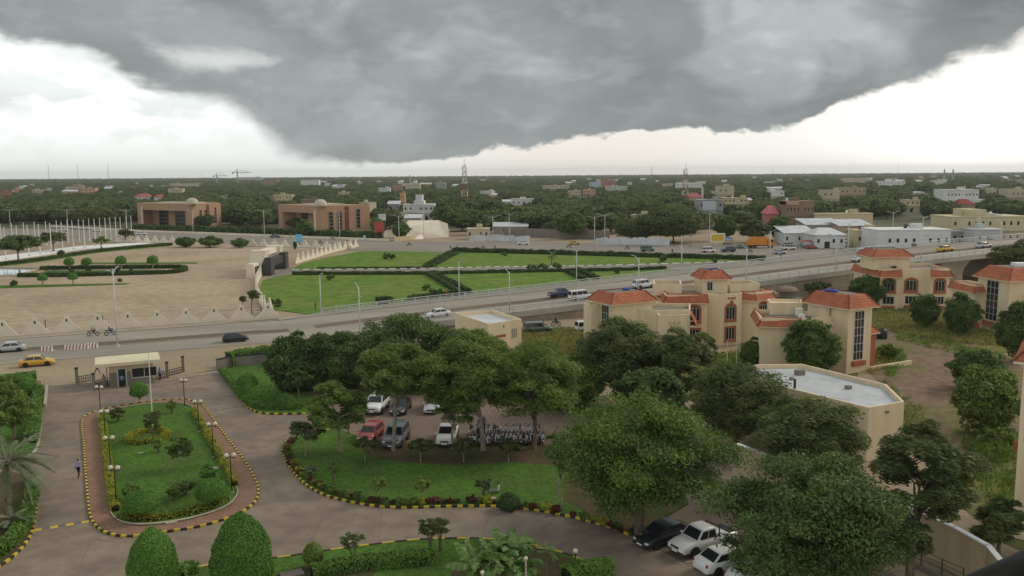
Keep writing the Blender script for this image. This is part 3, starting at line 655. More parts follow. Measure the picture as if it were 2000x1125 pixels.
def surf_leaves(rng, prof, leaf, cover, aspect=.5, jit=.022):
    "leaves over a lathe profile [(r, z)]"
    pr = np.array(prof, float); seg = np.diff(pr, axis=0); ln = np.linalg.norm(seg, axis=1); wgt = ln * (pr[:-1, 0] + pr[1:, 0]) * PI
    n = int(wgt.sum() * cover / (2 * leaf * leaf * aspect)); k = rng.choice(len(seg), n, p=wgt / wgt.sum()); f = rng.uniform(0, 1, n)
    rz_ = pr[k] + seg[k] * f[:, None]; a = rng.uniform(0, 2 * PI, n); nr, nz = seg[k][:, 1] / ln[k], -seg[k][:, 0] / ln[k]
    j = rng.normal(size=n) * jit
    lump = 1 + .03 * np.sin(3 * a + rz_[:, 1] * 2) + .02 * np.sin(7 * a - rz_[:, 1] * 5)
    rr = (rz_[:, 0] + nr * j) * lump
    P = np.stack([rr * np.cos(a), rr * np.sin(a), rz_[:, 1] + nz * j], 1)
    N = np.stack([nr * np.cos(a), nr * np.sin(a), nz], 1)
    A, Bv = leaf_axes(rng, N, leaf, aspect, 1.0, (0, 0, 1), .2)
    return P, A, Bv
def topiary_mesh(prof, leaf, seed, mat='topiary', cover=2.2):
    rng = np.random.default_rng(seed); P, A, Bv = surf_leaves(rng, prof, leaf, cover, .5, .03); k = rng.random(len(P)) < .04; A[k] *= 1.6; P[k] += unit(P[k] * (1, 1, .3)) * .04
    return leaf_mesh('crown', P, A, Bv, [L[mat], L[mat]], MB().lathe([(max(r * .955, .02), z * .975 + .02 * prof[0][1]) for r, z in prof], 24))
def egg_profile(r, z0, z1):
    out = []
    for k in range(12):
        f = k / 11; w = math.sqrt(max(0, 1 - ((f - .28) / (.72 if f > .28 else .40)) ** 2)); out.append((max(r * w ** (1.25 if f > .28 else .8), .03), z0 + (z1 - z0) * f))
    return out
def mushroom_profile(r, z0, z1):
    pr = [(.12 * r, z0 + .06 * (z1 - z0)), (.7 * r, z0), (r * .98, z0 + .12 * (z1 - z0)), (r, z0 + .25 * (z1 - z0))]
    for k in range(1, 7): a = PI / 2 * k / 6; pr.append((max(r * math.cos(a) ** .8, .02), z0 + (z1 - z0) * (.25 + .75 * math.sin(a) ** .95)))
    return pr
def bush_mesh(seed, r, h, mat, leaf=.13, cover=2.4, style='round'):
    rng = np.random.default_rng(seed); me, C = crown_mesh('crown', seed, r, r, h / 2, L[mat], style, leaf, .5, cover, 4000); return me

# ------------------------------------------------------------------ forecourt: driveway, beds, kerbs
sheet('driveway', GP((-500, 775), (80, 757), (150, 752), (330, 742), (425, 728), (520, 700), (900, 690), (1150, 760), (1420, 900), (1480, 1010), (1800, 1300), (-500, 1300)), .01, M['concrete'])
sheet('driveway_apron', GP((80, 757), (150, 750), (330, 738), (425, 722), (425, 700), (330, 708), (150, 724), (60, 735)), .004, M['dirt'])
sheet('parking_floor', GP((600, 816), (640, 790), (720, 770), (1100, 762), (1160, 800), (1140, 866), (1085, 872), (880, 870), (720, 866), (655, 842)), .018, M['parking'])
sheet('parking_bay', GP((1228, 1046), (1260, 1035), (1340, 985), (1480, 985), (1800, 1150), (1600, 1300), (1385, 1127)), .018, M['parking'])
mb = MB()
def stripe(mb, a, b, w, z=.024):
    a, b = g(*a, z), g(*b, z); d = unit((b - a)[:2]); n = np.array((-d[1], d[0], 0)) * w / 2
    mb.add([a - n, b - n, b + n, a + n], [(0, 1, 2, 3)])
stripe(mb, (1228, 1046), (1400, 1136), .14); stripe(mb, (1282, 1068), (1345, 1054), .12); stripe(mb, (1340, 1098), (1420, 1078), .12); stripe(mb, (1395, 1124), (1480, 1104), .12)
struct('bay_marking', mb, material('bay_paint', (.42, .37, .24), (.25, .2, .14), 1.5, .8, .2))
mb = MB()   # expansion joints of the concrete slabs
for a, b in (((880, 1035), (855, 1065)), ((1085, 1010), (1030, 1060)), ((960, 996), (940, 1050)), ((560, 985), (620, 1070)), ((90, 830), (160, 822)), ((430, 800), (590, 850)), ((175, 1060), (150, 1125)), ((80, 905), (166, 895)), ((500, 900), (548, 890)), ((640, 985), (600, 1082)), ((745, 995), (740, 1065)), ((1150, 1022), (1085, 1080)), ((78, 960), (170, 950))):
    stripe(mb, a, b, .045, .016)
struct('slab_joint', mb, material('joint_tar', (.17, .135, .105)))
mb = MB()
for cx, cy, r in ((985, 1000, 1.5), (1060, 1010, .35), (225, 1052, 1.3), (78, 985, .9), (700, 1040, .3), (130, 900, .3), (1150, 1060, .4)):
    p = g(cx, cy); mb.add([(p[0] + r * (1 + .25 * math.sin(3 * a + cx) + .15 * math.sin(5 * a)) * math.cos(a), p[1] + r * .6 * math.sin(a) * (1 + .2 * math.cos(2 * a)), .02) for a in np.linspace(0, 2 * PI, 14)[:-1]], [tuple(range(13))])
struct('oil_stain', mb, material('stain', (.17, .135, .105), (.25, .2, .155), 1.5, .75, .3))

kb = {c: MB().box(0, .98, -.09, .09, 0, .17).mesh('kerb_block', M[c]) for c in ('yellow', 'kerbblack', 'kerbpale')}
def kerb(pts, size, cols=('yellow', 'kerbblack'), closed=False, z=.0, h=1.0):
    k = link('kerb', None); k['kind'] = 'structure'
    p = smooth_path([g(*q) for q in pts], size, closed); n = len(p)
    for i in range(n if closed else n - 1):
        a, b = p[i], p[(i + 1) % n]; d = b - a; l = float(np.hypot(*d))
        o = link('kerb_block', kb[cols[i % len(cols)]], k, (a[0], a[1], z), math.atan2(d[1], d[0])); o.scale = (l, 1, h)
    return p
ISL = [(161, 822), (164, 870), (168, 930), (173, 985), (178, 1014), (190, 1031), (210, 1043), (240, 1049), (270, 1048), (320, 1041), (380, 1032), (430, 1019), (468, 1004), (495, 985), (505, 965), (500, 942), (480, 905), (455, 872), (428, 836), (408, 808), (388, 789), (360, 782), (320, 782), (270, 789), (215, 798), (180, 808)]
ISI = [(190, 812), (196, 850), (203, 915), (210, 975), (216, 1006), (232, 1022), (262, 1029), (305, 1028), (360, 1020), (412, 1006), (448, 990), (465, 970), (462, 952), (442, 908), (420, 866), (398, 826), (380, 800), (355, 790), (310, 789), (260, 795), (215, 803)]
pk = kerb(ISL, .46, closed=True)
struct('island_paving', MB().prism(pk, 0, .12), M['brick'])
pi_ = smooth_path([g(*q) for q in ISI], .8, True)
mb = MB(); mb.loft([[(a[0], a[1], .1), (a[0], a[1], .2), (a[0] * .9985 + pi_.mean(0)[0] * .0015, a[1] * .9985 + pi_.mean(0)[1] * .0015, .2)] for a in list(pi_) + [pi_[0]]], cap=False, closed=False)
struct('island_lawn', MB().prism(pi_, .1, .19), M['lawn'])
q_ = pi_ + (pi_.mean(0) - pi_) * .012
mb = MB(); n = len(pi_); mb.add([(p[0], p[1], .1) for p in pi_] + [(p[0], p[1], .24) for p in pi_] + [(p[0], p[1], .24) for p in q_], [(i, (i + 1) % n, n + (i + 1) % n, n + i) for i in range(n)] + [(n + i, n + (i + 1) % n, 2 * n + (i + 1) % n, 2 * n + i) for i in range(n)])
struct('island_edging', mb, M['kerbpale'])
LK = [(660, 838), (610, 848), (572, 858), (556, 868), (551, 883), (556, 897), (566, 915), (582, 934), (603, 952), (628, 966), (655, 975), (695, 984), (745, 991), (800, 993), (870, 991), (950, 990), (1000, 993), (1060, 1000), (1110, 1010), (1160, 1022), (1200, 1034), (1228, 1046)]
pk = kerb(LK, .44)
struct('front_lawn', MB().prism(list(pk) + [p[:2] for p in GP((1262, 1036), (1345, 985), (1330, 930), (1200, 880), (1090, 871), (880, 869), (720, 864))], 0, .13), M['lawn'])
sheet('tree_bed', GP((700, 868), (760, 866), (880, 871), (1090, 873), (1180, 900), (1120, 915), (1000, 905), (900, 912), (780, 905), (720, 893)), .138, M['soil'])
sheet('shade_bed', GP((1110, 935), (1200, 905), (1330, 930), (1345, 985), (1262, 1036), (1228, 1042), (1180, 1022), (1100, 980)), .138, M['soil'])
pk = kerb([(428, 722), (436, 735), (452, 757), (470, 782), (487, 799), (510, 808), (550, 810), (598, 809)], .5)
struct('side_lawn', MB().prism(list(pk) + [p[:2] for p in GP((640, 795), (720, 772), (900, 765), (1060, 760), (1060, 700), (900, 690), (640, 686), (520, 695), (440, 706))], 0, .13), M['lawn'])
sheet('side_bed', GP((600, 745), (640, 728), (700, 718), (900, 715), (1040, 740), (900, 760), (720, 766), (640, 782), (605, 785)), .138, M['soil'])
pk = kerb([(340, 1135), (380, 1113), (430, 1104), (525, 1094), (580, 1087), (640, 1078), (740, 1065), (850, 1055), (980, 1057), (1060, 1072), (1120, 1090), (1165, 1112), (1200, 1140)], .9)
struct('front_bed', MB().prism(list(pk) + [p[:2] for p in GP((1150, 1300), (300, 1300))], 0, .13), M['lawn'])
sheet('bark_bed', GP((540, 1125), (620, 1100), (760, 1090), (700, 1160), (540, 1180)), .138, M['soil'])
sheet('planting_bed', GP((1030, 1068), (1110, 1093), (1150, 1115), (1170, 1200), (900, 1200), (880, 1120)), .138, M['soil'])
pk = kerb([(-60, 1140), (0, 1107), (30, 1085), (50, 1063), (62, 1042), (68, 1018), (72, 985), (74, 955)], .5)
struct('left_bed', MB().prism(list(pk) + [p[:2] for p in GP((66, 938), (30, 925), (-200, 925), (-200, 1150))], 0, .13), M['soil'])
pk = kerb([(87, 762), (83, 800), (78, 850), (70, 880), (50, 895)], .5, ('kerbpale',))
struct('left_lawn', MB().prism(list(pk) + [p[:2] for p in GP((-200, 905), (-200, 765), (30, 760))], 0, .13), M['lawn'])
def hump(label, a, b, n, cols):
    t = link('speed_hump', None); t['kind'] = 'structure'; t.name = 'speed_hump'
    a, b = g(*a), g(*b); d = (b - a) / n; l = float(np.hypot(d[0], d[1]))
    for i in range(n):
        o = link('hump_block', hb[cols[i % len(cols)]], t, a + d * i + (0, 0, .01), math.atan2(d[1], d[0])); o.scale = (l, 1, 1)
hm_ = {'y': M['yellow'], 'g': material('hump_grey', (.14, .125, .11), (.18, .16, .14), 2), 'c': material('hump_worn', (.24, .2, .16), (.2, .17, .135), 2)}
hb = {c: MB().loft([[(x, -.22, 0), (x, -.1, .05), (x, .1, .05), (x, .22, 0)] for x in (0, .985)]).mesh('hump_block', m) for c, m in hm_.items()}
hump('', (66, 1036), (175, 1018), 7, 'yg'); hump('', (90, 763), (180, 752), 11, 'gc'); hump('', (398, 805), (478, 793), 9, 'gc'); hump('', (345, 740), (425, 728), 9, 'gc')

# hedges of the forecourt
hedge('hedge', 'narrow yellow green clipped hedge along the far left side of the lawn island', GP((199, 818), (205, 860), (212, 918), (220, 978), (227, 1003)), .55, .5, 'yellow', .08, .18, rough=.2)
hedge('hedge', 'low loose yellow green border along the front of the lawn island', GP((236, 1014), (268, 1020), (310, 1019), (360, 1010), (410, 997), (446, 979)), .5, .32, 'yellow', .09, .18, 1.5, rough=.5)
hedge('hedge', 'thin yellow green hedge along the lamp side of the lawn island', GP((458, 953), (438, 912), (415, 870), (392, 828), (378, 806)), .45, .4, 'yellow', .08, .18, 1.6, rough=.35)
hedge('hedge', 'long bright green clipped hedge beside the guardhouse drive', GP((434, 728), (458, 758), (478, 783), (500, 797), (545, 801), (590, 800)), .75, .6, 'hedge', .085, .13)
hedge('hedge', 'tall narrow hedge edging the drive beside the far left lawn', GP((76, 768), (72, 800), (66, 850), (60, 868)), 1.0, .9, 'hedge', .10, .13)
hedge('hedge', 'curved clipped hedge around the palm bed', GP((60, 940), (64, 965), (58, 1000), (50, 1030), (36, 1052), (14, 1076), (-20, 1098)), .8, .8, 'hedge', .10, .13)
hedge('hedge', 'wide clipped hedge top in the lower bed beside the banana plant', GP((610, 1132), (680, 1118), (740, 1109), (800, 1105), (848, 1100)), 1.0, .75, 'hedge', .09, .13)
hedge('hedge', 'short clipped hedge at the corner where the lower bed ends', GP((1105, 1140), (1150, 1128), (1195, 1120)), 1.1, .9, 'hedge', .09, .1)
hedge('hedge', 'short bright hedge between the two egg shaped bushes', GP((345, 1140), (365, 1122), (382, 1118)), 1.0, .7, 'hedge', .09, .1)
hedge('hedge', 'high clipped hedge along the road left of the gate', GP((-40, 764), (20, 758), (72, 752)), 2.0, 1.5, 'hedge', .12, .1, rough=.12)
hedge('hedge', 'high hedge on the boundary wall at the right of the gate', GP((448, 716), (490, 710), (550, 703)), 2.2, 1.9, 'hedge', .13, .1, rough=.15)
tag(hedge('ring_hedge', 'round ring of yellow green hedge on the island lawn', [g(290, 858)[:2] + np.array((1.75 * math.cos(a), 2.1 * math.sin(a))) for a in np.linspace(0, 2 * PI, 14)], .6, .42, 'yellow', .08, .18, rough=.2), None, 'hedge')
# low red and green border plants along the front lawn kerb
bp = [bush_mesh(40 + k, .36, .55, m, .085, 2.2) for k, m in enumerate(('red', 'mid', 'yellow', 'dark', 'red', 'olive'))]
path = smooth_path([g(*q) for q in LK[2:]], .62); cnt = {}
cen = g(850, 930)[:2]
for i, p in enumerate(path):
    if rnd.random() < .12: continue
    d = unit(cen - p); k = rnd.choice((0, 0, 1, 1, 2, 3, 4, 5)); q = p + d * rnd.uniform(.35, .75); s_ = rnd.uniform(.7, 1.25)
    o = link('border_plant', bp[k], None, (q[0], q[1], .13 + .22 * s_), rnd.uniform(0, 6), (s_, s_, s_ * rnd.uniform(.8, 1.3)))
    nm = 'red leaved' if k in (0, 4) else 'green' if k in (1, 3, 5) else 'yellow green'; cnt[nm] = cnt.get(nm, 0) + 1
    tag(o, f'{ordw(cnt[nm])} {nm} border plant from the left behind the striped lawn kerb', 'plant', 'border plants along the striped kerb')

# topiary and shrubs
def topiary(label, bx, by, r, z0, z1, shape='mushroom', seed=1, leaf=.085, name='topiary_bush', tr=.10, group=None, mat='topiary', cover=2.2):
    b = g(bx, by, .15); t = thing(name, label, 'topiary', b, 0, group)
    pr = (mushroom_profile if shape == 'mushroom' else egg_profile)(r, z0, z1)
    link('crown', topiary_mesh(pr, leaf, seed, mat, cover), t)
    mb = MB(); mb.tube([(0, 0, -.1), (.02, 0, z0 * .6), (0, 0, z0 + .2)], [tr, tr * .8, tr], 7)
    if shape == 'mushroom':
        for a in (0.3, 2.2, 4.4): mb.tube([(0, 0, z0 * .45), (math.cos(a) * r * .5, math.sin(a) * r * .5, z0 + .15)], [tr * .7, tr * .45], 5)
    obj('trunk', mb, M['barkpale'], t)
topiary('egg shaped clipped bush at the bottom, the smaller and left of the two', 302, 1160, 1.50, .1, 4.35, 'egg', 5, .065, tr=.15)
topiary('egg shaped clipped bush at the bottom, the bigger of the two', 475, 1152, 1.86, .1, 5.1, 'egg', 6, .065, tr=.15)
topiary('mushroom shaped clipped bush at the front left of the island lawn', 277, 1012, 1.28, .7, 2.15, seed=7, leaf=.06)
topiary('mushroom shaped clipped bush at the front right of the island lawn', 415, 990, 1.22, .75, 2.2, seed=8, leaf=.06)
topiary('umbrella shaped clipped tree before the guardhouse', 273, 786, .98, .85, 2.35, seed=9, leaf=.065)
topiary('round clipped bush beside the guardhouse, left edge of the picture', 47, 772, 1.55, .1, 2.6, 'egg', 10, .10)
for k, (x, y, r, h, lab) in enumerate(((483, 757, 1.25, 1.9, 'farthest of the round clipped bushes behind the drive hedge'), (491, 774, 1.1, 1.7, 'second round clipped bush behind the drive hedge'), (504, 786, 1.2, 1.9, 'third round clipped bush behind the drive hedge'), (530, 791, 1.4, 2.1, 'biggest round clipped bush behind the drive hedge'), (556, 795, 1.15, 1.6, 'nearest round clipped bush at the end of the drive hedge'))):
    topiary(lab, x, y, r, .05, h, 'egg', 20 + k, .09, group='round bushes beside the drive')
topiary('round dark clipped bush beside the seated person', 994, 992, .82, .05, 1.25, 'egg', 30, .08, mat='hedgedk')
topiary('small ball shaped shrub in the lower bed', 612, 1108, .62, .45, 1.75, 'egg', 31, .07, mat='mid', tr=.05)
def shrub(label, bx, by, r, h, mat='mid', seed=1, leaf=.11, style='round', stem=.25, group=None, cover=2.4, name='shrub', bark='bark'):
    b = g(bx, by, .14); t = thing(name, label, 'shrub', b, 0, group)
    rng = np.random.default_rng(seed); me, C = crown_mesh('crown', seed, r, r, (h - stem) / 2, L[mat], style, leaf, .5, cover, 5000)
    ctr = np.array((0, 0, stem + (h - stem) / 2)); link('crown', me, t, ctr)
    mb = MB()
    for k in range(5):
        e = ctr + C[k % len(C)] * .7; mb.tube([(rng.normal() * .05, rng.normal() * .05, -.1), e * (.35, .35, .5) + (0, 0, .05), e], [.05, .04, .015], 5)
    obj('stem', mb, M[bark], t)
shrub('open bush in the far left corner of the island lawn', 231, 824, .75, 1.7, 'olive', 51)
shrub('small bush in the far right corner of the island lawn', 336, 808, .5, 1.5, 'mid', 52)
shrub('leafy bush standing at the flagpole in the island ring hedge', 300, 862, .95, 3.0, 'olive', 53, stem=.9, cover=1.5)
shrub('small green bush in front of the ring hedge', 309, 884, .55, 1.3, 'mid', 54)
shrub('light green bush beside the front left mushroom bush', 256, 980, .78, 1.5, 'lime', 55, cover=1.6)
shrub('green bush at the middle front of the island lawn', 340, 980, .62, 1.3, 'mid', 56)
shrub('dark low bush at the middle front of the island lawn', 362, 968, .85, 1.2, 'dark', 57)
shrub('dense green bush behind the front right mushroom bush', 408, 945, .85, 1.6, 'topiary', 58)
tree('leaning_tree', 'small dark tree leaning over the island lawn in the wind', 330, 920, 326, 378, 853, 900, 'dark', 'feather', 61, .09, 'barkpale', .14, .4)
for k, (x, y, lab) in enumerate(((713, 905, 'small vase shaped tree before the red car'), (822, 905, 'small vase shaped tree before the empty parking bay'), (905, 905, 'small vase shaped tree before the white pickup'), (993, 905, 'small vase shaped tree before the parked motorbikes'))):
    tree('small_tree', lab, x, y, x - 26, x + 26, y - 50, y - 13, 'olive', 'dome', 70 + k, .06, 'barkpale', .13, .5, 2.0, group='small trees in a row on the front lawn')
for k, (x, y, lab) in enumerate(((739, 979, 'left of the two young trees near the striped kerb'), (825, 981, 'right of the two young trees near the striped kerb'))):
    tree('young_tree', lab, x, y, x - 15, x + 17, y - 52, y - 14, 'mid', 'dome', 80 + k, .05, 'barkpale', .13, .5, 2.0)
shrub('feathery young palm like shrub beside the seated person', 945, 978, .75, 1.9, 'olive', 83, .14, 'dome', .7, cover=1.2)
shrub('thin grey green sapling near the left end of the front lawn', 650, 950, .55, 2.2, 'feather', 84, .12, 'feather', .9, cover=.8)
shrub('small pale flowering shrub at the left end of the front lawn', 606, 930, .55, .95, 'palm', 85)
for k, (x, y, h_) in enumerate(((690, 1103, 2.3), (840, 1085, 2.7), (860, 1075, 2.4))):
    shrub(('tall twiggy shrub in the lower bed, the lone left one', 'tall twiggy shrub at the left of the banana plant', 'leaning twiggy shrub right behind the banana plant')[k], x, y, .72, h_, 'feather', 86 + k, .13, 'feather', 1.0, cover=1.1)

# globe lamps of the forecourt
def globe_lamp_proto(h, two=True):
    t = thing('globe_lamp', '', 'lamp post')
    obj('pole', MB().tube([(0, 0, 0), (0, 0, h)], [.05, .04], 6), M['black'], t)
    obj('base', MB().cyl((0, 0, 0), .14, .12, 8), M['kerbpale'], t)
    if two: obj('arm', MB().tube([(-.3, 0, h - .05), (0, 0, h + .05), (.3, 0, h - .05)], .03, 5), M['black'], t)
    for dx in ((-.3, .3) if two else (0,)):
        gl = obj('globe', MB().ball((dx, 0, h + .17), .195, 12, 8), M['globe'], t, smooth=True)
        obj('collar', MB().cyl((dx, 0, h - .1), .09, .09, 8), M['black'], gl)
    return t
gp = globe_lamp_proto(3.05); used = 0
for x, y, lab in ((228, 990, 'nearest on the left side of the island'), (217, 924, 'second on the left side of the island'), (207, 866, 'third on the left side of the island'), (197, 812, 'farthest on the left side of the island'), (453, 963, 'nearest on the right side of the island'), (417, 894, 'second on the right side of the island'), (389, 844, 'third on the right side of the island'), (361, 797, 'farthest on the right side of the island, by the umbrella bush'), (681, 852, 'standing among the trees before the red car')):
    place(gp, used, g(x, y, .12), R(rnd.uniform(-12, 12)), 'twin globe lamp post, ' + lab, 'twin globe lamp posts'); used = 1
g1 = globe_lamp_proto(.95, False); place(g1, 0, g(1124, 1108, .13), 0, 'short single globe lamp in the lower bed')
for x, y, z, lab in ((942, 1120, 2.3, 'left of two thin white bollard lights in front of the banana plant'), (1027, 1092, 3.0, 'right of two thin white bollard lights in front of the banana plant')):
    b = at(x, y, 47.0 if x < 1000 else 48.5); t = thing('bollard_light', lab, 'light post', (b[0], b[1], .1))
    obj('post', MB().cyl((0, 0, 0), .055, b[2] - .1, 8), M['kerbpale'], t); obj('cap', MB().ball((0, 0, b[2] - .05), .12, 10, 7), M['globe'], t, smooth=True)
fp = thing('flagpole', 'tall thin white flagpole on the island lawn', 'flagpole', g(299, 838, .18))
top = at(290, 691, g(299, 838)[1]); obj('pole', MB().tube([(0, 0, 0), (top[0] - g(299, 838)[0], 0, top[2])], [.07, .04], 8), M['pyramid'], fp); obj('foot', MB().cyl((0, 0, 0), .18, .25, 8), M['kerbpale'], fp)
for x, y, w_, lab in ((417, 916, .55, 'pale flat stone on the island lawn beside the dense bush'), (966, 953, .0, ''), (334, 1021, .5, 'pale flat stone in the front border of the island'), (275, 886, .28, 'small white stone on the island lawn'), (262, 847, .28, 'white stone beside the ring hedge'), (960, 975, .45, 'pale concrete slab beside the round dark bush'), (20, 1063, .6, 'pale concrete slab in the palm bed'), (570, 1122, .9, 'pale stone slab in the lower bed beside the big egg bush')):
    if w_: tag(obj('stone_slab', MB().cbox((0, 0, 0), (w_ * 1.6, w_, .1), .3), M['stone' if w_ > .8 else 'kerbpale'], None, g(x, y, .14), .2), lab, 'stone')

# ------------------------------------------------------------------ buildings of the compound
def offset_poly(poly, d):
    P = [np.asarray(p[:2], float) for p in poly]; n = len(P); out = []
    area = sum(P[i][0] * P[(i + 1) % n][1] - P[(i + 1) % n][0] * P[i][1] for i in range(n)); sg = 1 if area > 0 else -1
    for i in range(n):
        a, b, c = P[i - 1], P[i], P[(i + 1) % n]; u, v = unit(b - a), unit(c - b)
        n1, n2 = np.array((u[1], -u[0])) * sg, np.array((v[1], -v[0])) * sg; m = unit(n1 + n2); k = 1 / max(.35, m @ n1)
        out.append(b + m * d * k)
    return out
def ccw(poly):
    P = [np.asarray(p[:2], float) for p in poly]; n = len(P)
    return P if sum(P[i][0] * P[(i + 1) % n][1] - P[(i + 1) % n][0] * P[i][1] for i in range(n)) > 0 else P[::-1]
class Bld:
    def __init__(s, name, label, origin, cat='house', rz=0.0, group=None):
        s.o = np.asarray(origin, float); s.rz = rz; s.t = thing(name, label, cat, s.o, rz, group)
    def loc(s, p):
        "world xy to this building's frame"
        d = np.asarray(p[:2]) - s.o[:2]; c, n = math.cos(-s.rz), math.sin(-s.rz); return np.array((d[0] * c - d[1] * n, d[0] * n + d[1] * c))
    def walls(s, poly, z0, z1, m='cream', parapet=.35, roof=None, name='wall'):
        P = ccw(poly); w = obj(name, MB().prism(P, z0, z1 - parapet), M[m], s.t)
        if parapet:
            Q = offset_poly(P, -.22); n = len(P); mb = MB()
            P2 = offset_poly(P, .0); top = offset_poly(P, .05)
            mb.add([(p[0], p[1], z1 - parapet) for p in P2] + [(p[0], p[1], z1) for p in P2] + [(p[0], p[1], z1) for p in Q] + [(p[0], p[1], z1 - parapet) for p in Q],
                   [(k * n + i, k * n + (i + 1) % n, (k + 1) * n + (i + 1) % n, (k + 1) * n + i) for k in range(3) for i in range(n)])
            obj('parapet', mb, M[m], w)
            if roof: obj('roof', MB().add([(p[0], p[1], z1 - parapet + .01) for p in offset_poly(P, -.2)], [tuple(range(n))]), M[roof], w)
        return w
    def skirt(s, poly, z0, z1, over=.55, inset=.75, edges=None, name='tiled_roof', courses=5):
        "tiled mansard skirt round a polygon, or along a few of its edges only"
        P = ccw(poly); n = len(P); O, I = offset_poly(P, over), offset_poly(P, -inset); mb = MB()
        es = range(n) if edges is None else edges
        for i in es:
            j = (i + 1) % n
            if edges is not None:
                u = unit(P[j] - P[i]); nn = np.array((u[1], -u[0]))
                a0 = O[i] if (i - 1) % n in es else P[i] + nn * over - u * .2; b0 = O[j] if j in es else P[j] + nn * over + u * .2
                a1 = I[i] if (i - 1) % n in es else P[i] - nn * inset * .2; b1 = I[j] if j in es else P[j] - nn * inset * .2
            else: a0, b0, a1, b1 = O[i], O[j], I[i], I[j]
            for k in range(courses):
                f0, f1 = k / courses, (k + 1) / courses; up = .05
                v = [np.append(a0 + (a1 - a0) * f0, z0 + (z1 - z0) * f0 + up), np.append(b0 + (b1 - b0) * f0, z0 + (z1 - z0) * f0 + up), np.append(b0 + (b1 - b0) * f1, z0 + (z1 - z0) * f1), np.append(a0 + (a1 - a0) * f1, z0 + (z1 - z0) * f1),
                     np.append(a0 + (a1 - a0) * f0, z0 + (z1 - z0) * f0), np.append(b0 + (b1 - b0) * f0, z0 + (z1 - z0) * f0)]
                mb.add(v, [(0, 1, 2, 3), (4, 5, 1, 0)])
            for e0, e1 in ((a0, a1), (b0, b1)): mb.tube([np.append(e0, z0 + .05), np.append(e1, z1 + .03)], .09, 5)
        r = obj(name, mb, M['tile'], s.t)
        sb = MB()
        for i in es:
            j = (i + 1) % n; u = unit(P[j] - P[i]); nn = np.array((u[1], -u[0]))
            a, b = P[i] - u * (over if edges is None else .2), P[j] + u * (over if edges is None else .2)
            q = [a + nn * (over - .03), b + nn * (over - .03), b - nn * .05, a - nn * .05]
            sb.prism(q, z0 - .16, z0 + .02)
        obj('eave', sb, M['cream'], r)
        if edges is None: obj('roof_deck', MB().prism(I, z1 - .35, z1 - .12), M['stone'], r)
        return r
    def window(s, a, b, u, z, w, h, cols=3, rows=1, arch=True, trim='terratrim', tw=.16, sill=True, bar='whitemetal', depth=.06, name='window'):
        "window centred at u metres from a along the wall a-b; outward is right of a->b"
        a, b = np.asarray(a[:2], float), np.asarray(b[:2], float); d = unit(b - a); ang = math.atan2(d[1], d[0]); p = a + d * u
        wd = link(name, None, s.t, (p[0], p[1], z), ang)
        obj('pane', MB().box(-w / 2, w / 2, -.02, .03, 0, h), M['glass'], wd)
        fr = MB()
        for k in range(cols + 1): x = -w / 2 + w * k / cols; fr.box(x - .03, x + .03, -depth, .0, 0, h)
        for k in range(rows + 1): zz = h * k / rows; fr.box(-w / 2, w / 2, -depth + .004, -.002, zz - .03, zz + .03)
        obj('frame', fr, M[bar], wd)
        if trim:
            tm_ = MB()
            tm_.box(-w / 2 - tw, -w / 2, -.12, .05, -tw, h + (.0 if arch else tw)); tm_.box(w / 2, w / 2 + tw, -.12, .05, -tw, h + (.0 if arch else tw)); tm_.box(-w / 2, w / 2, -.12, .05, -tw, 0)
            if arch:
                n = 8; ro = w / 2 + tw; rise = .42
                outer = [(-ro + 2 * ro * k / n, h + rise * math.sin(PI * k / n) ** .8 + tw * .6) for k in range(n + 1)]; inner = [(-w / 2 + w * k / n, h - .02 + rise * .55 * math.sin(PI * k / n)) for k in range(n + 1)]
                outer[0] = (-ro, h); outer[-1] = (ro, h); inner[0] = (-w / 2, h); inner[-1] = (w / 2, h)
                tm_.loft([[(o[0], -.12, o[1]), (o[0], .05, o[1]), (i[0], .05, i[1]), (i[0], -.12, i[1])] for o, i in zip(outer, inner)])
                obj('pane', MB().add([(i[0], -.021, i[1] + .004) for i in inner], [tuple(range(n + 1))]), M['glass'], wd)
            else: tm_.box(-w / 2, w / 2, -.12, .05, h, h + tw)
            obj('surround', tm_, M[trim], wd)
            if sill: obj('sill', MB().box(-w / 2 - tw * 1.3, w / 2 + tw * 1.3, -.2, .0, -tw - .12, -tw), M[trim], wd)
        return wd
    def box(s, name, c, sz, m, rz=0.0): return obj(name, MB().cbox(c, sz, rz), M[m], s.t)
def rect(o, ang, x0, x1, y0, y1):
    e, f = np.array((math.cos(ang), math.sin(ang))), np.array((-math.sin(ang), math.cos(ang))); o = np.asarray(o[:2], float)
    return [o + e * x0 + f * y0, o + e * x1 + f * y0, o + e * x1 + f * y1, o + e * x0 + f * y1]
# roof tile: terracotta with rows of barrel ridges in the relief
def tile_material():
    m = material('roof_tile', (.45, .155, .082), (.36, .122, .066), .6, .8, .2, fine=.16, fscale=3); t = m.node_tree; b = NB(t)
    p = next(n for n in t.nodes if n.type == 'BSDF_PRINCIPLED'); geo = b.n('ShaderNodeNewGeometry')
    s_ = b.n('ShaderNodeSeparateXYZ'); t.links.new(geo.outputs['Position'], s_.inputs[0]); nn = b.n('ShaderNodeSeparateXYZ'); t.links.new(geo.outputs['True Normal'], nn.inputs[0])
    along = b.m('SUBTRACT', b.m('MULTIPLY', s_.outputs[0], nn.outputs[1]), b.m('MULTIPLY', s_.outputs[1], nn.outputs[0]))
    hgt = b.m('ABSOLUTE', b.m('SINE', b.m('MULTIPLY', along, 13.0)))
    bn = b.n('ShaderNodeBump'); bn.inputs['Strength'].default_value = .8; bn.inputs['Distance'].default_value = .08
    t.links.new(hgt, bn.inputs['Height']); t.links.new(bn.outputs[0], p.inputs['Normal']); return m
M['tile'] = tile_material()
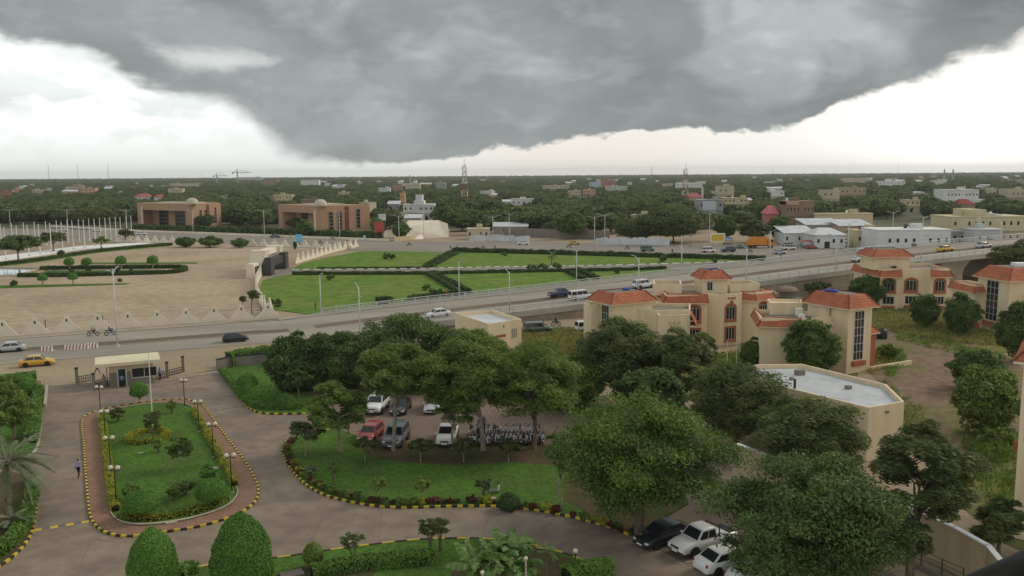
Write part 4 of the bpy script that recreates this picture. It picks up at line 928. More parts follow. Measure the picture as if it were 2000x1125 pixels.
def tank_tarp(t, p, r=.7):
    r *= .72; mb = MB(); rng = np.random.default_rng(abs(int(p[0] * 10))); 
    for k in range(3): mb.ball((p[0] + rng.normal() * r * .5, p[1] + rng.normal() * r * .4, p[2]), r * rng.uniform(.5, .75), 9, 6, sc=(1.3, 1, .6))
    obj('tarpaulin', mb, M['cloth_blue'], t)

# -- villa with the bare gable wall and tall stair window (behind the white roofed hall)
O = np.array((43.2, 110.4)); a28 = R(28)
v = Bld('villa', 'cream villa behind the white roofed hall, tall stair window and red tiled tower', (O[0], O[1], 0)); lc = v.loc
T = [lc(p) for p in rect(O, a28, 0, 4.4, 0, 6.8)]
v.walls(T, 0, 8.75, parapet=0); v.skirt(T, 8.65, 10.3, .6, .7)
v.window(T[0], T[1], 2.05, 1.75, 1.75, 6.4, 3, 6, False, None, name='stair_window'); v.box('window_box', (*(T[0] + (T[1] - T[0]) * .46 + np.array((.10, -.2))), 1.0), (2.2, .5, .62), 'terratrim', a28)
FB = [lc(p) for p in ((32.3, 111.7), (37.2, 110.6), (37.5, 110.75), (42.15, 112.5), (39.8, 117.3), (33.6, 119.2))]
w = v.walls(FB, 0, 7.3, roof='stone', parapet=.55)
v.skirt([FB[5], FB[0], FB[1], (FB[1] + FB[4]) / 2], 6.25, 7.45, .5, .5, edges=(0, 1))
B2 = [lc(p) for p in ((35.2, 117.5), (39.6, 117.4), (40.5, 120.5), (36, 121.5))]; v.walls(B2, 6.5, 8.4, name='rear_parapet', parapet=.3)
v.box('air_conditioner', (*lc((38.9, 116.6)), 6.78), (.9, .5, 1.0), 'white', .3); v.box('air_conditioner', (*lc((38.2, 113.4)), 6.78), (.8, .45, .7), 'white', .3)
tank_tarp(v.t, np.append((T[0] + T[2]) / 2 + (-.6, .6), 10.35), .8)
PR = [lc(p) for p in rect(O, a28, 4.4, 6.2, .7, 4.5)]; v.walls(PR, 0, 5.0, 'terratrim', 0, name='porch'); v.skirt(PR, 4.9, 5.9, .4, .6)
RP = [lc(p) for p in rect(O, a28, 4.4, 12.5, -.2, 0.1)]; v.walls(RP, 0, .55, 'cream', 0, name='ramp_wall')
v.box('drain_pipe', (*(T[0] + (T[3] - T[0]) * .42 + np.array((-.12, -.08))), 6.9), (.1, .1, 1.9), 'terratrim')

# -- villa with the roof turret
OA = np.array((14.0, 120.6)); v = Bld('villa', 'cream villa with a small tiled roof turret and several tiled bays', (14, 120.6, 0)); lc = v.loc
T = [lc(p) for p in rect(OA, a28, 0, 7.0, 0, 5.2)]
v.walls(T, 0, 8.0, parapet=0); v.skirt(T, 7.9, 9.35, .6, .8)
v.window(T[3], T[0], 3.6, 2.3, 1.75, 5.2, 3, 5, False, None, name='stair_window')
v.walls([lc(p) for p in rect(OA, a28, -1.5, .05, 3.0, 5.0)], 0, 7.5, name='pillar_wall', parapet=.3)
tank_tarp(v.t, np.append((T[0] + T[2]) / 2 + (.6, 1.0), 9.4), .75)
v.walls([lc(p) for p in ((17.6, 122.8), (20.4, 121.2), (25.2, 121.6), (26.4, 127.5), (19.5, 128.5))], 0, 6.9, roof='stone', parapet=.5, name='wing_wall')
WB = [lc(p) for p in ((20.3, 119.2), (24.8, 119.7), (25.6, 123.6), (20.6, 123.4))]
v.walls(WB, 0, 6.5, roof='stone', parapet=.45, name='front_wing'); v.skirt(WB, 4.9, 6.6, .9, .05, edges=(1,))
for k in range(3): o = v.box('vent', (*(WB[0] + (WB[1] - WB[0]) * (.36 + .14 * k) + np.array((.0, -.03))), 5.15), (.42, .06, .42), 'creamdk')
v.box('red_panel', (*(WB[0] + np.array((-.7, .35))), 1.0), (.12, 1.2, 2.2), 'terratrim', .2)
MA_ = [lc(p) for p in ((23.2, 129.6), (29.2, 129.0), (29.5, 130.6), (31.3, 129.8), (35.0, 131.2), (35.2, 131.9), (37.0, 131.3), (40.3, 133.3), (38.5, 143), (23.5, 141))]
v.walls(MA_, 0, 7.9, roof='stone', parapet=.5)
v.skirt([MA_[9], MA_[0], MA_[1], (MA_[1] + MA_[9]) / 2 + (0, 3)], 6.75, 8.1, .55, .35, edges=(0, 1)); v.skirt([MA_[5], MA_[6], MA_[7], MA_[8]], 6.75, 8.1, .55, .35, edges=(0, 1, 2))
for z in (4.0, .9):
    ar = z > 2
    v.window(MA_[3], MA_[4], 1.95, z, 1.5, 1.9 if ar else 1.75, 3, 1, ar, tw=.28); v.window(MA_[6], MA_[7], 1.9, z, 1.55, 1.9 if ar else 1.75, 3, 1, ar, tw=.28); v.window(MA_[0], MA_[1], 4.2, z, 1.5, 1.9 if ar else 1.75, 3, 1, ar, tw=.28)
for k in range(3): v.box('vent', (*(MA_[3] + (MA_[4] - MA_[3]) * (.40 + .13 * k) + np.array((.02, -.05))), 7.05), (.3, .08, .32), 'terratrim', .35)
v.box('ornament', (*(MA_[3] + (MA_[4] - MA_[3]) * .53 + np.array((.02, -.05))), 6.35), (.5, .1, .5), 'terratrim', .35)
TT = [lc(p) for p in rect((29.6, 134.0), R(6), 0, 4.0, 0, 4.2)]
v.walls(TT, 7.4, 9.75, name='turret_wall', parapet=0); v.skirt(TT, 9.7, 11.0, .5, .75, name='turret_roof'); tank_tarp(v.t, np.append((TT[0] + TT[2]) / 2, 11.0), .45)
v.window(TT[0], TT[1], 1.15, 7.95, .85, 1.3, 2, 1, False, None)
v.walls([lc(p) for p in ((22.0, 133.5), (26.2, 133.2), (27, 138.5), (22.6, 139))], 7.3, 9.1, roof='stone', parapet=.6, name='rear_parapet')
v.walls([lc(p) for p in ((34.2, 135.2), (39.2, 136.5), (38.5, 141), (34, 141))], 7.3, 8.7, roof='stone', parapet=.6, name='rear_parapet')

# -- villa beside the bridge, facing the yard
v = Bld('villa', 'cream two storey villa with six arched windows beside the flyover bridge', (72, 166, 0)); lc = v.loc
xs = [at(x, 604, 164)[0] for x in (1722, 1756, 1763, 1808, 1812, 1852)]
FC = [lc(p) for p in ((xs[0], 165.2), (xs[1], 164.0), (xs[1] + .5, 165.2), (xs[3], 164.6), (xs[4], 163.6), (xs[5], 164.2), (xs[5] + .8, 174), (xs[0] - 1.2, 175))]
v.walls(FC, 0, 7.75, roof='stone', parapet=.5)
v.skirt([FC[7], FC[0], FC[1], (FC[1] + FC[7]) / 2 + (1, 4)], 6.2, 7.8, .6, .3, edges=(0, 1)); v.skirt([FC[3], FC[4], FC[5], FC[6]], 6.2, 7.8, .6, .3, edges=(1, 2))
for i, (a, b, u) in enumerate(((FC[0], FC[1], 1.55), (FC[2], FC[3], 2.0), (FC[4], FC[5], 2.0))):
    v.window(a, b, u, 3.45, 1.9, 1.95, 3, 1, True, tw=.32); v.window(a, b, u, .95, 1.95, 1.45, 3, 1, False, None); v.box('window_box', (*(a + (b - a) * (u / np.linalg.norm(b - a)) + np.array((0, -.15))), .15), (2.3, .4, .5), 'terratrim', -.1)
TC = [lc(p) for p in rect((at(1708, 530, 166)[0], 166.5), R(2), 0, 6.9, 0, 6)]
v.walls(TC, 7.3, 9.9, name='tower_wall', parapet=0); v.skirt(TC, 9.8, 11.2, .7, .9, name='tower_roof')
v.box('roof_tank', (*lc((73.2, 165.8)), 7.4), (.7, .7, .75), 'darkmetal')

# -- villa at the right with its stair window towards the yard
OD = np.array((79.4, 137.6)); a9 = R(9); v = Bld('villa', 'cream villa at the right edge beyond the yard, grid stair window and tiled roof', (79.4, 137.6, 0)); lc = v.loc
T = [lc(p) for p in rect(OD, a9, 0, 9, 0, 7.4)]
v.walls(T, 0, 8.75, parapet=0); v.skirt(T, 8.65, 10.6, .7, 1.1)
v.window(T[3], T[0], 3.6, 1.7, 2.7, 6.5, 3, 6, False, None, name='stair_window'); v.box('window_box', (*(T[3] + (T[0] - T[3]) * .49 + np.array((-.2, 0))), .85), (.5, 3.0, .65), 'terratrim', a9)
W2 = [lc(p) for p in rect(OD, a9, -1.5, 1.5, 6.0, 12)]; v.walls(W2, 0, 7.3, roof='stone', parapet=.4, name='wing_wall'); v.skirt([W2[0], W2[1], W2[2], W2[3]], 6.1, 7.4, .7, .4, edges=(3, 0))
v.box('red_balcony', (*lc((84.0, 137.0)), 4.6), (3.2, 1.2, 2.2), 'terratrim', a9)
v.box('satellite_box', (*lc((84, 143)), 10.3), (2.2, 1.8, .7), 'white')
v.walls([lc(p) for p in rect(OD, a9, -2.3, -1.5, 4.5, 6.2)], 0, 1.1, 'terratrim', 0, name='porch')

# -- nearest villa, only a strip of it in the picture
OE = np.array((35.6, 59.4)); v = Bld('villa', 'strip of a cream tower with red sill cut off by the right edge', (35.6, 59.4, 0)); lc = v.loc
T = [lc(p) for p in rect(OE, R(-34), 0, 8, 0, 7)]; v.walls(T, 0, 13.0, parapet=0); v.skirt(T, 12.9, 14.6, .6, .9)
v.window(T[0], T[1], 1.35, 7.2, 1.9, 5.0, 3, 4, False, None, name='stair_window'); v.box('window_box', (*(T[0] + np.array((1.15, -.1))), 6.3), (2.6, .6, .65), 'terratrim', R(-34))

# -- hall with the white roof
HP = [(27.0, 94.1), (32.0, 94.2), (37.2, 84.6), (36.0, 78.0), (31.9, 76.0), (26.7, 83.9), (22.5, 91.2)]
v = Bld('hall', 'low cream hall with a chamfered flat white roof', (30, 85, 0), 'building'); P = [v.loc(p) for p in HP]
v.walls(P, 0, 5.05, roof='roofwhite', parapet=.45)
v.box('vent_pipe', (*v.loc((27.6, 83.2)), 4.4), (.2, .2, 1.6), 'darkmetal')
for q, sz_ in (((30.6, 90.8), (.9, .7, .55)), ((33.4, 84.6), (.5, .5, .35)), ((29.0, 88.5), (.35, .35, .3))): v.box('roof_vent', (*v.loc(q), 4.6), sz_, 'stone', .4)
for k in range(4): q = np.array(HP[4]) + (np.array(HP[5]) - np.array(HP[4])) * (.12 + .26 * k); v.box('downpipe', (*v.loc(q + np.array((-.07, -.05))), 0.0), (.1, .1, 4.5), 'creamdk')
n_ = unit(np.array(HP[4]) - np.array(HP[3])); v.box('drain_spout', (*v.loc(np.array(HP[3]) * .5 + np.array(HP[4]) * .5 + np.array((.06, -.12))), 4.3), (.25, .25, .18), 'stone', .4)
# -- small flat roofed block by the ramp
BP = [(1.4, 130.3), (-3.5, 125.9), (-9.1, 136.6), (-3.2, 139.5)]
v = Bld('block', 'small cream block with an open flat roof beside the ramp', (-3, 132, 0), 'building'); P = ccw([v.loc(p) for p in BP])
v.walls(P, 0, 4.3, roof='zinc', parapet=.6)
i0 = min(range(4), key=lambda i: np.linalg.norm((P[i] + P[(i + 1) % 4]) / 2 - v.loc((-1.05, 128.1)))); a, b = P[i0], P[(i0 + 1) % 4]
d = unit(b - a); ang = math.atan2(d[1], d[0])
for u, w_, z, h_, m in ((2.2, 2.4, 2.0, .4, 'terratrim'), (4.7, .14, 1.6, 1.4, 'stone'), (5.1, .14, 1.6, 1.4, 'stone'), (5.5, .14, 1.6, 1.4, 'stone'), (3.0, .18, 3.4, .4, 'black')):
    v.box('wall_slot', (*(a + d * u), z), (w_, .08, h_), m, ang)

# -- old stone gate houses beside the ramp wall
for x, y, w_, lab in ((1485, 600, 4.6, 'weathered brown gate house with a flat domed roof behind the turret villa'), (1535, 594, 3.4, 'weathered brown gate house with a square lantern beside the ramp wall')):
    b = g(x, y + 24); v = Bld('gate_house', lab, b, 'building', R(18))
    obj('wall', MB().cbox((0, 0, 0), (w_, 3.4, 3.2)), M['stone'], v.t); obj('roof_slab', MB().cbox((0, 0, 3.2), (w_ + 1.0, 4.2, .3)), M['stone'], v.t)
    obj('lantern', MB().cbox((.2, 0, 3.5), (w_ * .62, 2.2, 1.2)), M['stone'], v.t)
    obj('dome', MB().lathe([(w_ * .62, 4.7), (w_ * .60, 4.9), (w_ * .45, 5.35), (w_ * .25, 5.5), (.05, 5.5)], 14), material('worn_dome', (.22, .165, .125), (.17, .13, .10), .8), v.t, smooth=True)
    for dx in (-w_ * .25, w_ * .2): obj('doorway', MB().cbox((dx, -1.72, .2), (.8, .1, 2.3)), M['darkmetal'], v.t)
    obj('side_wall', MB().cbox((w_ * .5 + 1.6, .4, 0), (3.2, .5, 2.6)), M['stone'], v.t)

# -- guardhouse at the entrance
P0, P1 = g(214.7, 756.6), g(300.7, 748.0); d = unit((P1 - P0)[:2]); ang = math.atan2(d[1], d[0]); ln = float(np.linalg.norm((P1 - P0)[:2]))
v = Bld('guardhouse', 'grey walled guardhouse with a wide pale flat roof at the entrance', P0, 'guardhouse', ang)
obj('wall', MB().box(0, ln, 0, 3.6, 0, 1.85), M['stone'], v.t); obj('upper_wall', MB().box(-.02, ln + .02, -.02, 3.62, 1.85, 2.75), M['creamdk'], v.t)
obj('roof_slab', MB().box(-1.5, ln + .9, -.75, 4.4, 2.75, 3.15), material('guard_roof', (.68, .62, .45), (.60, .54, .38), .5, .85), v.t)
dr = link('door', None, v.t, (1.45, -.03, 0)); obj('leaf', MB().box(-.42, .42, -.03, .02, 0, 2.2), M['black'], dr); obj('frame', MB().box(-.56, -.42, -.06, .02, 0, 2.3).box(.42, .56, -.06, .02, 0, 2.3).box(-.42, .42, -.06, .02, 2.2, 2.3), M['whitemetal'], dr)
v.window((0, -.02), (ln, -.02), 4.05, .95, 2.9, 1.2, 2, 1, False, 'whitemetal', .05, False)
obj('drain_pipe', MB().tube([(-.25, -.1, 0), (-.25, -.1, 2.7)], .05, 6), M['darkmetal'], v.t)
# gate posts and low sliding gates
post = MB().cbox((0, 0, 0), (.34, .34, 2.0)).mesh('shaft', M['stone']); capm = MB().cbox((0, 0, 2.0), (.44, .44, .14)).mesh('cap', M['black'])
for x, y, lab in ((151, 750, 'grey gate post with a black cap, farthest from the guardhouse on its left'), (184, 762, 'dark gate post just left of the guardhouse'), (327, 738, 'dark gate post just right of the guardhouse'), (358, 726, 'grey gate post with a black cap, farthest from the guardhouse on its right')):
    t = thing('gate_post', lab, 'gate post', g(x, y), ang, 'gate posts'); link('shaft', post, t); link('cap', capm, t)
def low_gate(label, a, b):
    A_, B_ = g(*a), g(*b); dd = (B_ - A_); l = float(np.hypot(dd[0], dd[1])); t = thing('sliding_gate', label, 'gate', A_, math.atan2(dd[1], dd[0]))
    for z in (.08, .42, .76): obj('rail', MB().box(0, l, -.03, .03, z, z + .07), M['black'], t)
    m = MB().box(-.025, .025, -.02, .02, .05, .82).mesh('bar', M['black'])
    for k in range(int(l / .28)): link('bar', m, t, (.14 + k * .28, 0, 0))
low_gate('low black sliding gate left of the guardhouse', (153, 748), (186, 742)); low_gate('low black sliding gate right of the guardhouse', (303, 742), (356, 728)); low_gate('low dark gate between the gate post and the guardhouse door', (186, 757), (214, 750))
# boundary wall right of the gate, behind the trees, and the piece left of the gate
def wall_line(label, pts, h, th, m, cope=None, name='boundary_wall', z0=0.0):
    o = pts[0]; t = thing(name, label, 'wall', (o[0], o[1], 0)); P = [np.asarray(p[:2]) - np.asarray(o[:2]) for p in pts]
    for i in range(len(P) - 1):
        dd = P[i + 1] - P[i]; l = float(np.hypot(*dd)); c = (P[i] + P[i + 1]) / 2; an = math.atan2(dd[1], dd[0])
        obj('panel', MB().cbox((c[0], c[1], z0), (l + .02, th, h), an), M[m], t)
        if cope: obj('coping', MB().cbox((c[0], c[1], z0 + h), (l + .06, th + .12, .1), an), M[cope], t)
    return t
wall_line('dark boundary wall beside the gate under the high hedge', GP((424, 724), (450, 718), (560, 708), (720, 698), (890, 690)), 1.5, .25, 'stone', 'black')
wall_line('low wall end beside the drive at the left of the gate', GP((88, 800), (92, 762)), .7, .25, 'kerbpale')
wall_line('dark low wall behind the round clipped bush', GP((-60, 772), (30, 764), (82, 760)), 1.2, .25, 'creamdk')
WP = [g(x, y, 3.0) for x, y in ((1440, 868), (1520, 897), (1700, 958), (1865, 1031), (1930, 1067), (1970, 1115))]
wall_line('cream boundary wall with white coping running under the big near trees', WP, 3.0, .25, 'creamdk', 'white')
kp = [g(x, y) for x, y in ((1690, 1062), (1740, 1087), (1800, 1113), (1880, 1150))]
wall_line('low concrete kerb wall carrying the thin dark railing', kp, .3, .3, 'stone')
t = thing('garden_railing', 'thin dark railing in front of the cream boundary wall', 'railing', kp[0]); q = smooth_path([p[:2] - kp[0][:2] for p in kp], 1.5); pm = MB().box(-.03, .03, -.03, .03, .3, 1.35).mesh('post', M['darkmetal'])
for p in q: link('post', pm, t, (p[0], p[1], 0))
for z in (.65, 1.0, 1.33): obj('rail', MB().tube([(p[0], p[1], z) for p in q], .025, 4), M['darkmetal'], t)
# balcony of the viewpoint: dark handrail crossing the lower right corner
A_, B_ = at(1890, 1150, 1.35), at(2040, 1090, 1.10)
t = thing('balcony_railing', 'dark handrail of the balcony cutting the lower right corner', 'railing', (A_[0], A_[1], H - 1.05))
dv = B_ - A_; obj('handrail', MB().tube([-dv * .3 + (0, 0, A_[2] - (H - 1.05)), dv * 1.5 + (0, 0, A_[2] - (H - 1.05))], .02, 10), M['black'], t, smooth=True)
for k in (.7, 1.3): p = dv * k; obj('post', MB().tube([(p[0], p[1], -.35), (p[0], p[1], p[2] + A_[2] - (H - 1.05))], .02, 6), M['black'], t)
sb = MB().box(-2.2, 2.6, -1.5, 1.0, H - 1.62, H - 1.42); struct('balcony_floor', sb, M['bridge'])
# utility boxes, poles, tanks of the yard
b = g(1722, 661); t = thing('water_tank', 'black plastic water tank standing on the yard behind the hall villa', 'tank', b); obj('body', MB().lathe([(.75, 0), (.8, .1), (.8, 1.25), (.6, 1.5), (.25, 1.6), (.02, 1.6)], 14), M['black'], t, smooth=True); obj('lid', MB().cyl((0, 0, 1.58), .25, .12, 10), M['darkmetal'], t)
for x in (1420, 1438): b = g(x, 716); tp = at(x, 668 if x < 1430 else 666, b[1]); t = thing('thin_pole', ('left' if x < 1430 else 'right') + ' of two thin white poles in the villa garden', 'pole', b); obj('shaft', MB().tube([(0, 0, 0), (0, 0, tp[2])], .06, 6), M['white'], t); obj('tip', MB().ball((0, 0, tp[2]), .09, 8, 6), M['white'], t)
sheet('red_yard', GP((1695, 640), (1800, 640), (1960, 690), (2000, 720), (2100, 900), (2050, 1100), (1900, 1010), (1850, 960), (1790, 860), (1740, 770), (1690, 720), (1685, 680)), .0, M['redearth'])
sheet('weed_field', GP((1000, 640), (1160, 640), (1160, 700), (1400, 700), (1500, 650), (1690, 600), (1900, 600), (2050, 680), (1960, 690), (1800, 655), (1690, 650), (1670, 760), (1500, 790), (1300, 780), (1020, 720)), -.012, M['weedy'])
sheet('weed_verge', GP((1850, 960), (1900, 850), (1980, 840), (2060, 1000), (2100, 1120), (1960, 1060)), .006, M['weedy'])

# ------------------------------------------------------------------ trees near the forecourt
def T_(label, bx, by, x0, x1, yt, yb, mat, style, seed, tr=.2, bark='bark', **k): return tree('tree', label, bx, by, x0, x1, yt, yb, mat, style, seed, tr, bark, **k)
T_('broad dark green tree by the road, nearest the gate', 600, 762, 520, 640, 652, 775, 'dark', 'full', 101, .25)
T_('broad dark green tree just right of the gate side tree', 660, 758, 600, 730, 640, 765, 'dark', 'full', 102, .25)
T_('tall domed tree whose top rises highest before the ramp', 800, 752, 690, 905, 612, 745, 'dark', 'full', 103, .32)
T_('domed green tree left of the small cream block', 905, 748, 850, 990, 640, 745, 'mid', 'full', 104, .26)
T_('small bare stemmed tree on the side lawn', 584, 794, 555, 612, 722, 765, 'dark', 'dome', 105, .06, leaf=.2)
T_('light feathery tree with a forked trunk before the white off road car', 768, 882, 712, 866, 668, 800, 'mid', 'feather', 111, .2, 'barkpale', leaf=.155, maxn=34000)
T_('tall feathery light green tree before the motorbikes, left one', 945, 882, 812, 1000, 654, 828, 'mid', 'feather', 112, .23, 'barkpale', leaf=.155, maxn=34000)
T_('tall feathery tree behind the motorbikes, right one', 1044, 878, 948, 1140, 662, 845, 'mid', 'feather', 113, .22, 'bark', leaf=.155, maxn=34000)
T_('bushy tree at the left end of the front lawn row', 665, 884, 603, 716, 740, 858, 'mid', 'feather', 114, .16, 'barkpale')
T_('slim pale trunk tree right of the white pickup', 884, 880, 850, 935, 745, 842, 'mid', 'feather', 115, .13, 'barkpale', cover=1.6)
T_('thin palm like tree at the left tip of the front lawn', 597, 893, 565, 632, 815, 866, 'olive', 'feather', 116, .09, 'barkpale', leaf=.22, cover=1.5)
T_('dark wind swept tree before the villa stair tower', 1215, 790, 1132, 1290, 622, 775, 'feather', 'feather', 121, .24)
T_('dark wind swept tree before the turret villa', 1335, 805, 1268, 1395, 645, 800, 'feather', 'feather', 122, .22)
T_('dense shadowy tree below the wind swept pair', 1265, 840, 1190, 1340, 715, 840, 'dark', 'full', 123, .22)
T_('leafy tree between the front lawn row and the wind swept pair', 1120, 800, 1060, 1190, 690, 805, 'mid', 'full', 124, .2)
T_('layered wind swept tree left of the hall roof', 1440, 880, 1345, 1550, 702, 885, 'feather', 'feather', 125, .26, leaf=.155, maxn=34000)
T_('layered wind swept tree in front of the hall wall', 1580, 960, 1470, 1695, 778, 945, 'feather', 'feather', 126, .24, leaf=.155, maxn=34000)
T_('big round light green tree over the parked cars', 1250, 1042, 1075, 1425, 772, 1030, 'lime', 'full', 131, .4, 'bark', leaf=.125, nlimb=16, maxn=62000, cover=3.2)
T_('small yellow green tree with a pale slim trunk by the kerb', 1094, 992, 1068, 1122, 842, 935, 'lime', 'feather', 132, .11, 'barkpale', leaf=.2, cover=1.6)
T_('big dark green tree filling the bottom right, nearest the camera', 1560, 1165, 1395, 1775, 890, 1165, 'dark', 'full', 133, .4, 'bark', leaf=.125, nlimb=16, maxn=62000, cover=3.2)
T_('tall dark tree with a bare trunk before the boundary wall', 1772, 1150, 1725, 1900, 832, 1045, 'feather', 'feather', 134, .22, 'bark', leaf=.155, maxn=34000)
T_('leafy shoots around the bare trunk of the dark tree', 1782, 1150, 1745, 1822, 1010, 1100, 'feather', 'feather', 135, .1, leaf=.22, cover=1.3)
T_('tall pointed tree before the hall villa', 1590, 742, 1533, 1642, 622, 738, 'dark', 'full', 141, .2)
T_('small pointed cypress like tree below the turret villa', 1385, 722, 1362, 1412, 655, 718, 'dark', 'cone', 142, .12, leaf=.2)
T_('rounded green tree at the corner of the turret villa', 1466, 722, 1443, 1492, 660, 720, 'dark', 'full', 143, .12, leaf=.22)
T_('rounded dark tree left of the bridge villa', 1700, 600, 1662, 1742, 536, 596, 'dark', 'full', 144, .2)
T_('upright wind bent tree in front of the bridge villa', 1806, 640, 1778, 1838, 571, 640, 'dark', 'full', 145, .2)
T_('wind bent tree between the bridge villa and the right villa', 1872, 655, 1842, 1912, 570, 653, 'dark', 'full', 146, .2)
T_('dark tree before the right villa wall', 1985, 705, 1948, 2022, 588, 703, 'dark', 'full', 147, .2)
T_('upper of two dense round trees at the right of the red yard', 1905, 760, 1853, 1965, 682, 755, 'dark', 'full', 148, .2)
T_('lower and bigger of two dense round trees at the right of the red yard', 1925, 850, 1856, 1994, 715, 848, 'mid', 'full', 149, .25)
T_('tree standing over the flyover at the right edge', 1985, 590, 1942, 2040, 468, 545, 'olive', 'dome', 150, .3)
T_('green shrubby tree right of the weed field', 1150, 690, 1120, 1180, 655, 700, 'mid', 'round', 151, .12, leaf=.22)
T_('dark bushy tree along the boundary wall at the right edge', 1950, 1090, 1900, 2010, 968, 1085, 'feather', 'feather', 152, .16)
T_('low bush beside the right yard path', 1945, 890, 1915, 1985, 832, 882, 'mid', 'dome', 153, .1, leaf=.22)
T_('small green bush beside the villa ramp', 1732, 705, 1712, 1756, 672, 702, 'mid', 'round', 154, .08, leaf=.2)
T_('shrub at the foot of the ramp wall', 1600, 590, 1570, 1630, 548, 580, 'olive', 'dome', 155, .1)
T_('shrubby tree at the left edge behind the hedge strip', 30, 860, -30, 62, 770, 850, 'mid', 'feather', 156, .12, leaf=.22)
T_('leafy bush in the left lawn corner', 15, 800, -40, 55, 735, 800, 'mid', 'round', 157, .12, leaf=.2)
# wild grass: uncounted tufts in the open patches
def tufts(name, label, polys, n, mat, h=.5, seed=1, z=0.0):
    rng = np.random.default_rng(seed); P = []
    for poly, k in zip(polys, n):
        Q = np.array([q[:2] for q in poly]); lo, hi = Q.min(0), Q.max(0); c = 0
        while c < k:
            p = rng.uniform(lo, hi); ins = False
            for i in range(len(Q)):
                a, b_ = Q[i], Q[i - 1]
                if (a[1] > p[1]) != (b_[1] > p[1]) and p[0] < (b_[0] - a[0]) * (p[1] - a[1]) / (b_[1] - a[1]) + a[0]: ins = not ins
            if ins: P.append((p[0], p[1], z)); c += 1
    P = np.repeat(np.array(P), 7, 0); P[:, :2] += rng.normal(size=(len(P), 2)) * .22
    hh = h * rng.uniform(.4, 1.3, (len(P), 1)); d = unit(np.stack([rng.normal(size=len(P)) * .45 + .3, rng.normal(size=len(P)) * .45, np.ones(len(P))], 1))
    A = d * hh / 2; Bv = unit(np.cross(d, rng.normal(size=(len(P), 3)))) * .07
    o = link(name, leaf_mesh(name, P + A, A, Bv, L[mat])); return tag(o, label, 'grass', kind='stuff')
tufts('wild_grass', 'tall yellow green weeds on the open plots around the villas', [GP((1020, 650), (1155, 645), (1155, 700), (1020, 700)), GP((1690, 612), (1780, 606), (1900, 640), (1990, 680), (1850, 668), (1700, 640)), GP((1690, 690), (1750, 690), (1735, 720), (1695, 730))], (1500, 1300, 300), 'dry', .6, 5)
tufts('green_weeds', 'green weeds along the yards and the foot of the villas', [GP((1020, 640), (1155, 640), (1155, 700), (1020, 705)), GP((1690, 606), (1800, 604), (1990, 670), (1850, 672), (1690, 640)), GP((1870, 840), (1990, 840), (2000, 1050), (1930, 1000)), GP((1720, 735), (1800, 800), (1860, 900), (1800, 900), (1730, 790)), GP((1750, 650), (1960, 690), (1900, 700), (1750, 665)), GP((1380, 690), (1490, 690), (1480, 730), (1380, 735)), GP((1700, 700), (1760, 680), (1770, 700), (1740, 740))], (1100, 900, 500, 160, 200, 500, 250), 'mid', .45, 6)

# ---- palm with wind blown fronds at the left edge
def frond_mesh(l, droop, seed, n=34, w=.55, lw=.03, mat='palm'):
    rng = np.random.default_rng(seed); pts = [np.array((l * t, .10 * l * t * t, l * (.42 * t - droop * t * t))) for t in np.linspace(0, 1, 12)]
    P = []; A = []; Bv = []
    for k in range(n):
        t = .12 + .88 * k / n; i = min(int(t * 11), 10); p = pts[i] + (pts[i + 1] - pts[i]) * (t * 11 - i); d = unit(pts[i + 1] - pts[i]); side = np.array((-d[1], d[0], 0)); side = unit(side)
        for s_ in (-1, 1):
            ln = w * math.sin(PI * (.12 + .83 * t)) ** .7 * rng.uniform(.8, 1.1); v = unit(d * .75 + side * s_ * .8 + np.array((0, 0, -.25 + rng.normal() * .12)))
            P.append(p + v * ln / 2); A.append(v * ln / 2); Bv.append(unit(np.cross(v, (0, 0, 1.0))) * lw * 1.3)
    return leaf_mesh('frond', np.array(P), np.array(A), np.array(Bv), [L[mat], M['barkpale']], MB().tube(pts, list(np.linspace(.035, .008, 12)), 5))
def palm(label, base, top, n, l, seed, droop=(.45, .95), wind=.5, tr=.16, mat='palm', w=.55):
    t = thing('palm_tree', label, 'palm', base); rng = np.random.default_rng(seed); c = np.asarray(top) - np.asarray(base)
    obj('trunk', MB().tube([(0, 0, -.1), c * .5 + (.05, 0, 0), c], [tr * 1.2, tr, tr * .9], 8), M['bark'], t)
    ms = [frond_mesh(l * rng.uniform(.85, 1.1), rng.uniform(*droop), seed + k, w=w, mat=mat) for k in range(7)]
    for k in range(n):
        a = 2 * PI * k / n * 2.4 + rng.normal() * .2; a = math.atan2(math.sin(a) * (1 - wind * .5), math.cos(a) + wind); o = link('frond', ms[k % 7], t, c + (0, 0, rng.normal() * .08))
        o.rotation_euler = (rng.normal() * .15, rng.uniform(-.75, .55), a)
    return t
b = g(12, 1010); palm('wind blown palm with grey green fronds at the left edge', b, at(12, 905, b[1]), 34, 3.5, 7, wind=.6)
palm('small low palm with pale fronds under the big palm', g(25, 1035), g(25, 1035) + (0, 0, .7), 16, 1.7, 27, wind=.3, tr=.1, w=.4)
b = g(1066, 1150); palm('little potted palm on a thin pale stem in the lower bed', b, at(1067, 1078, b[1]), 9, .75, 37, droop=(.5, .9), wind=.4, tr=.05, mat='mid', w=.3)
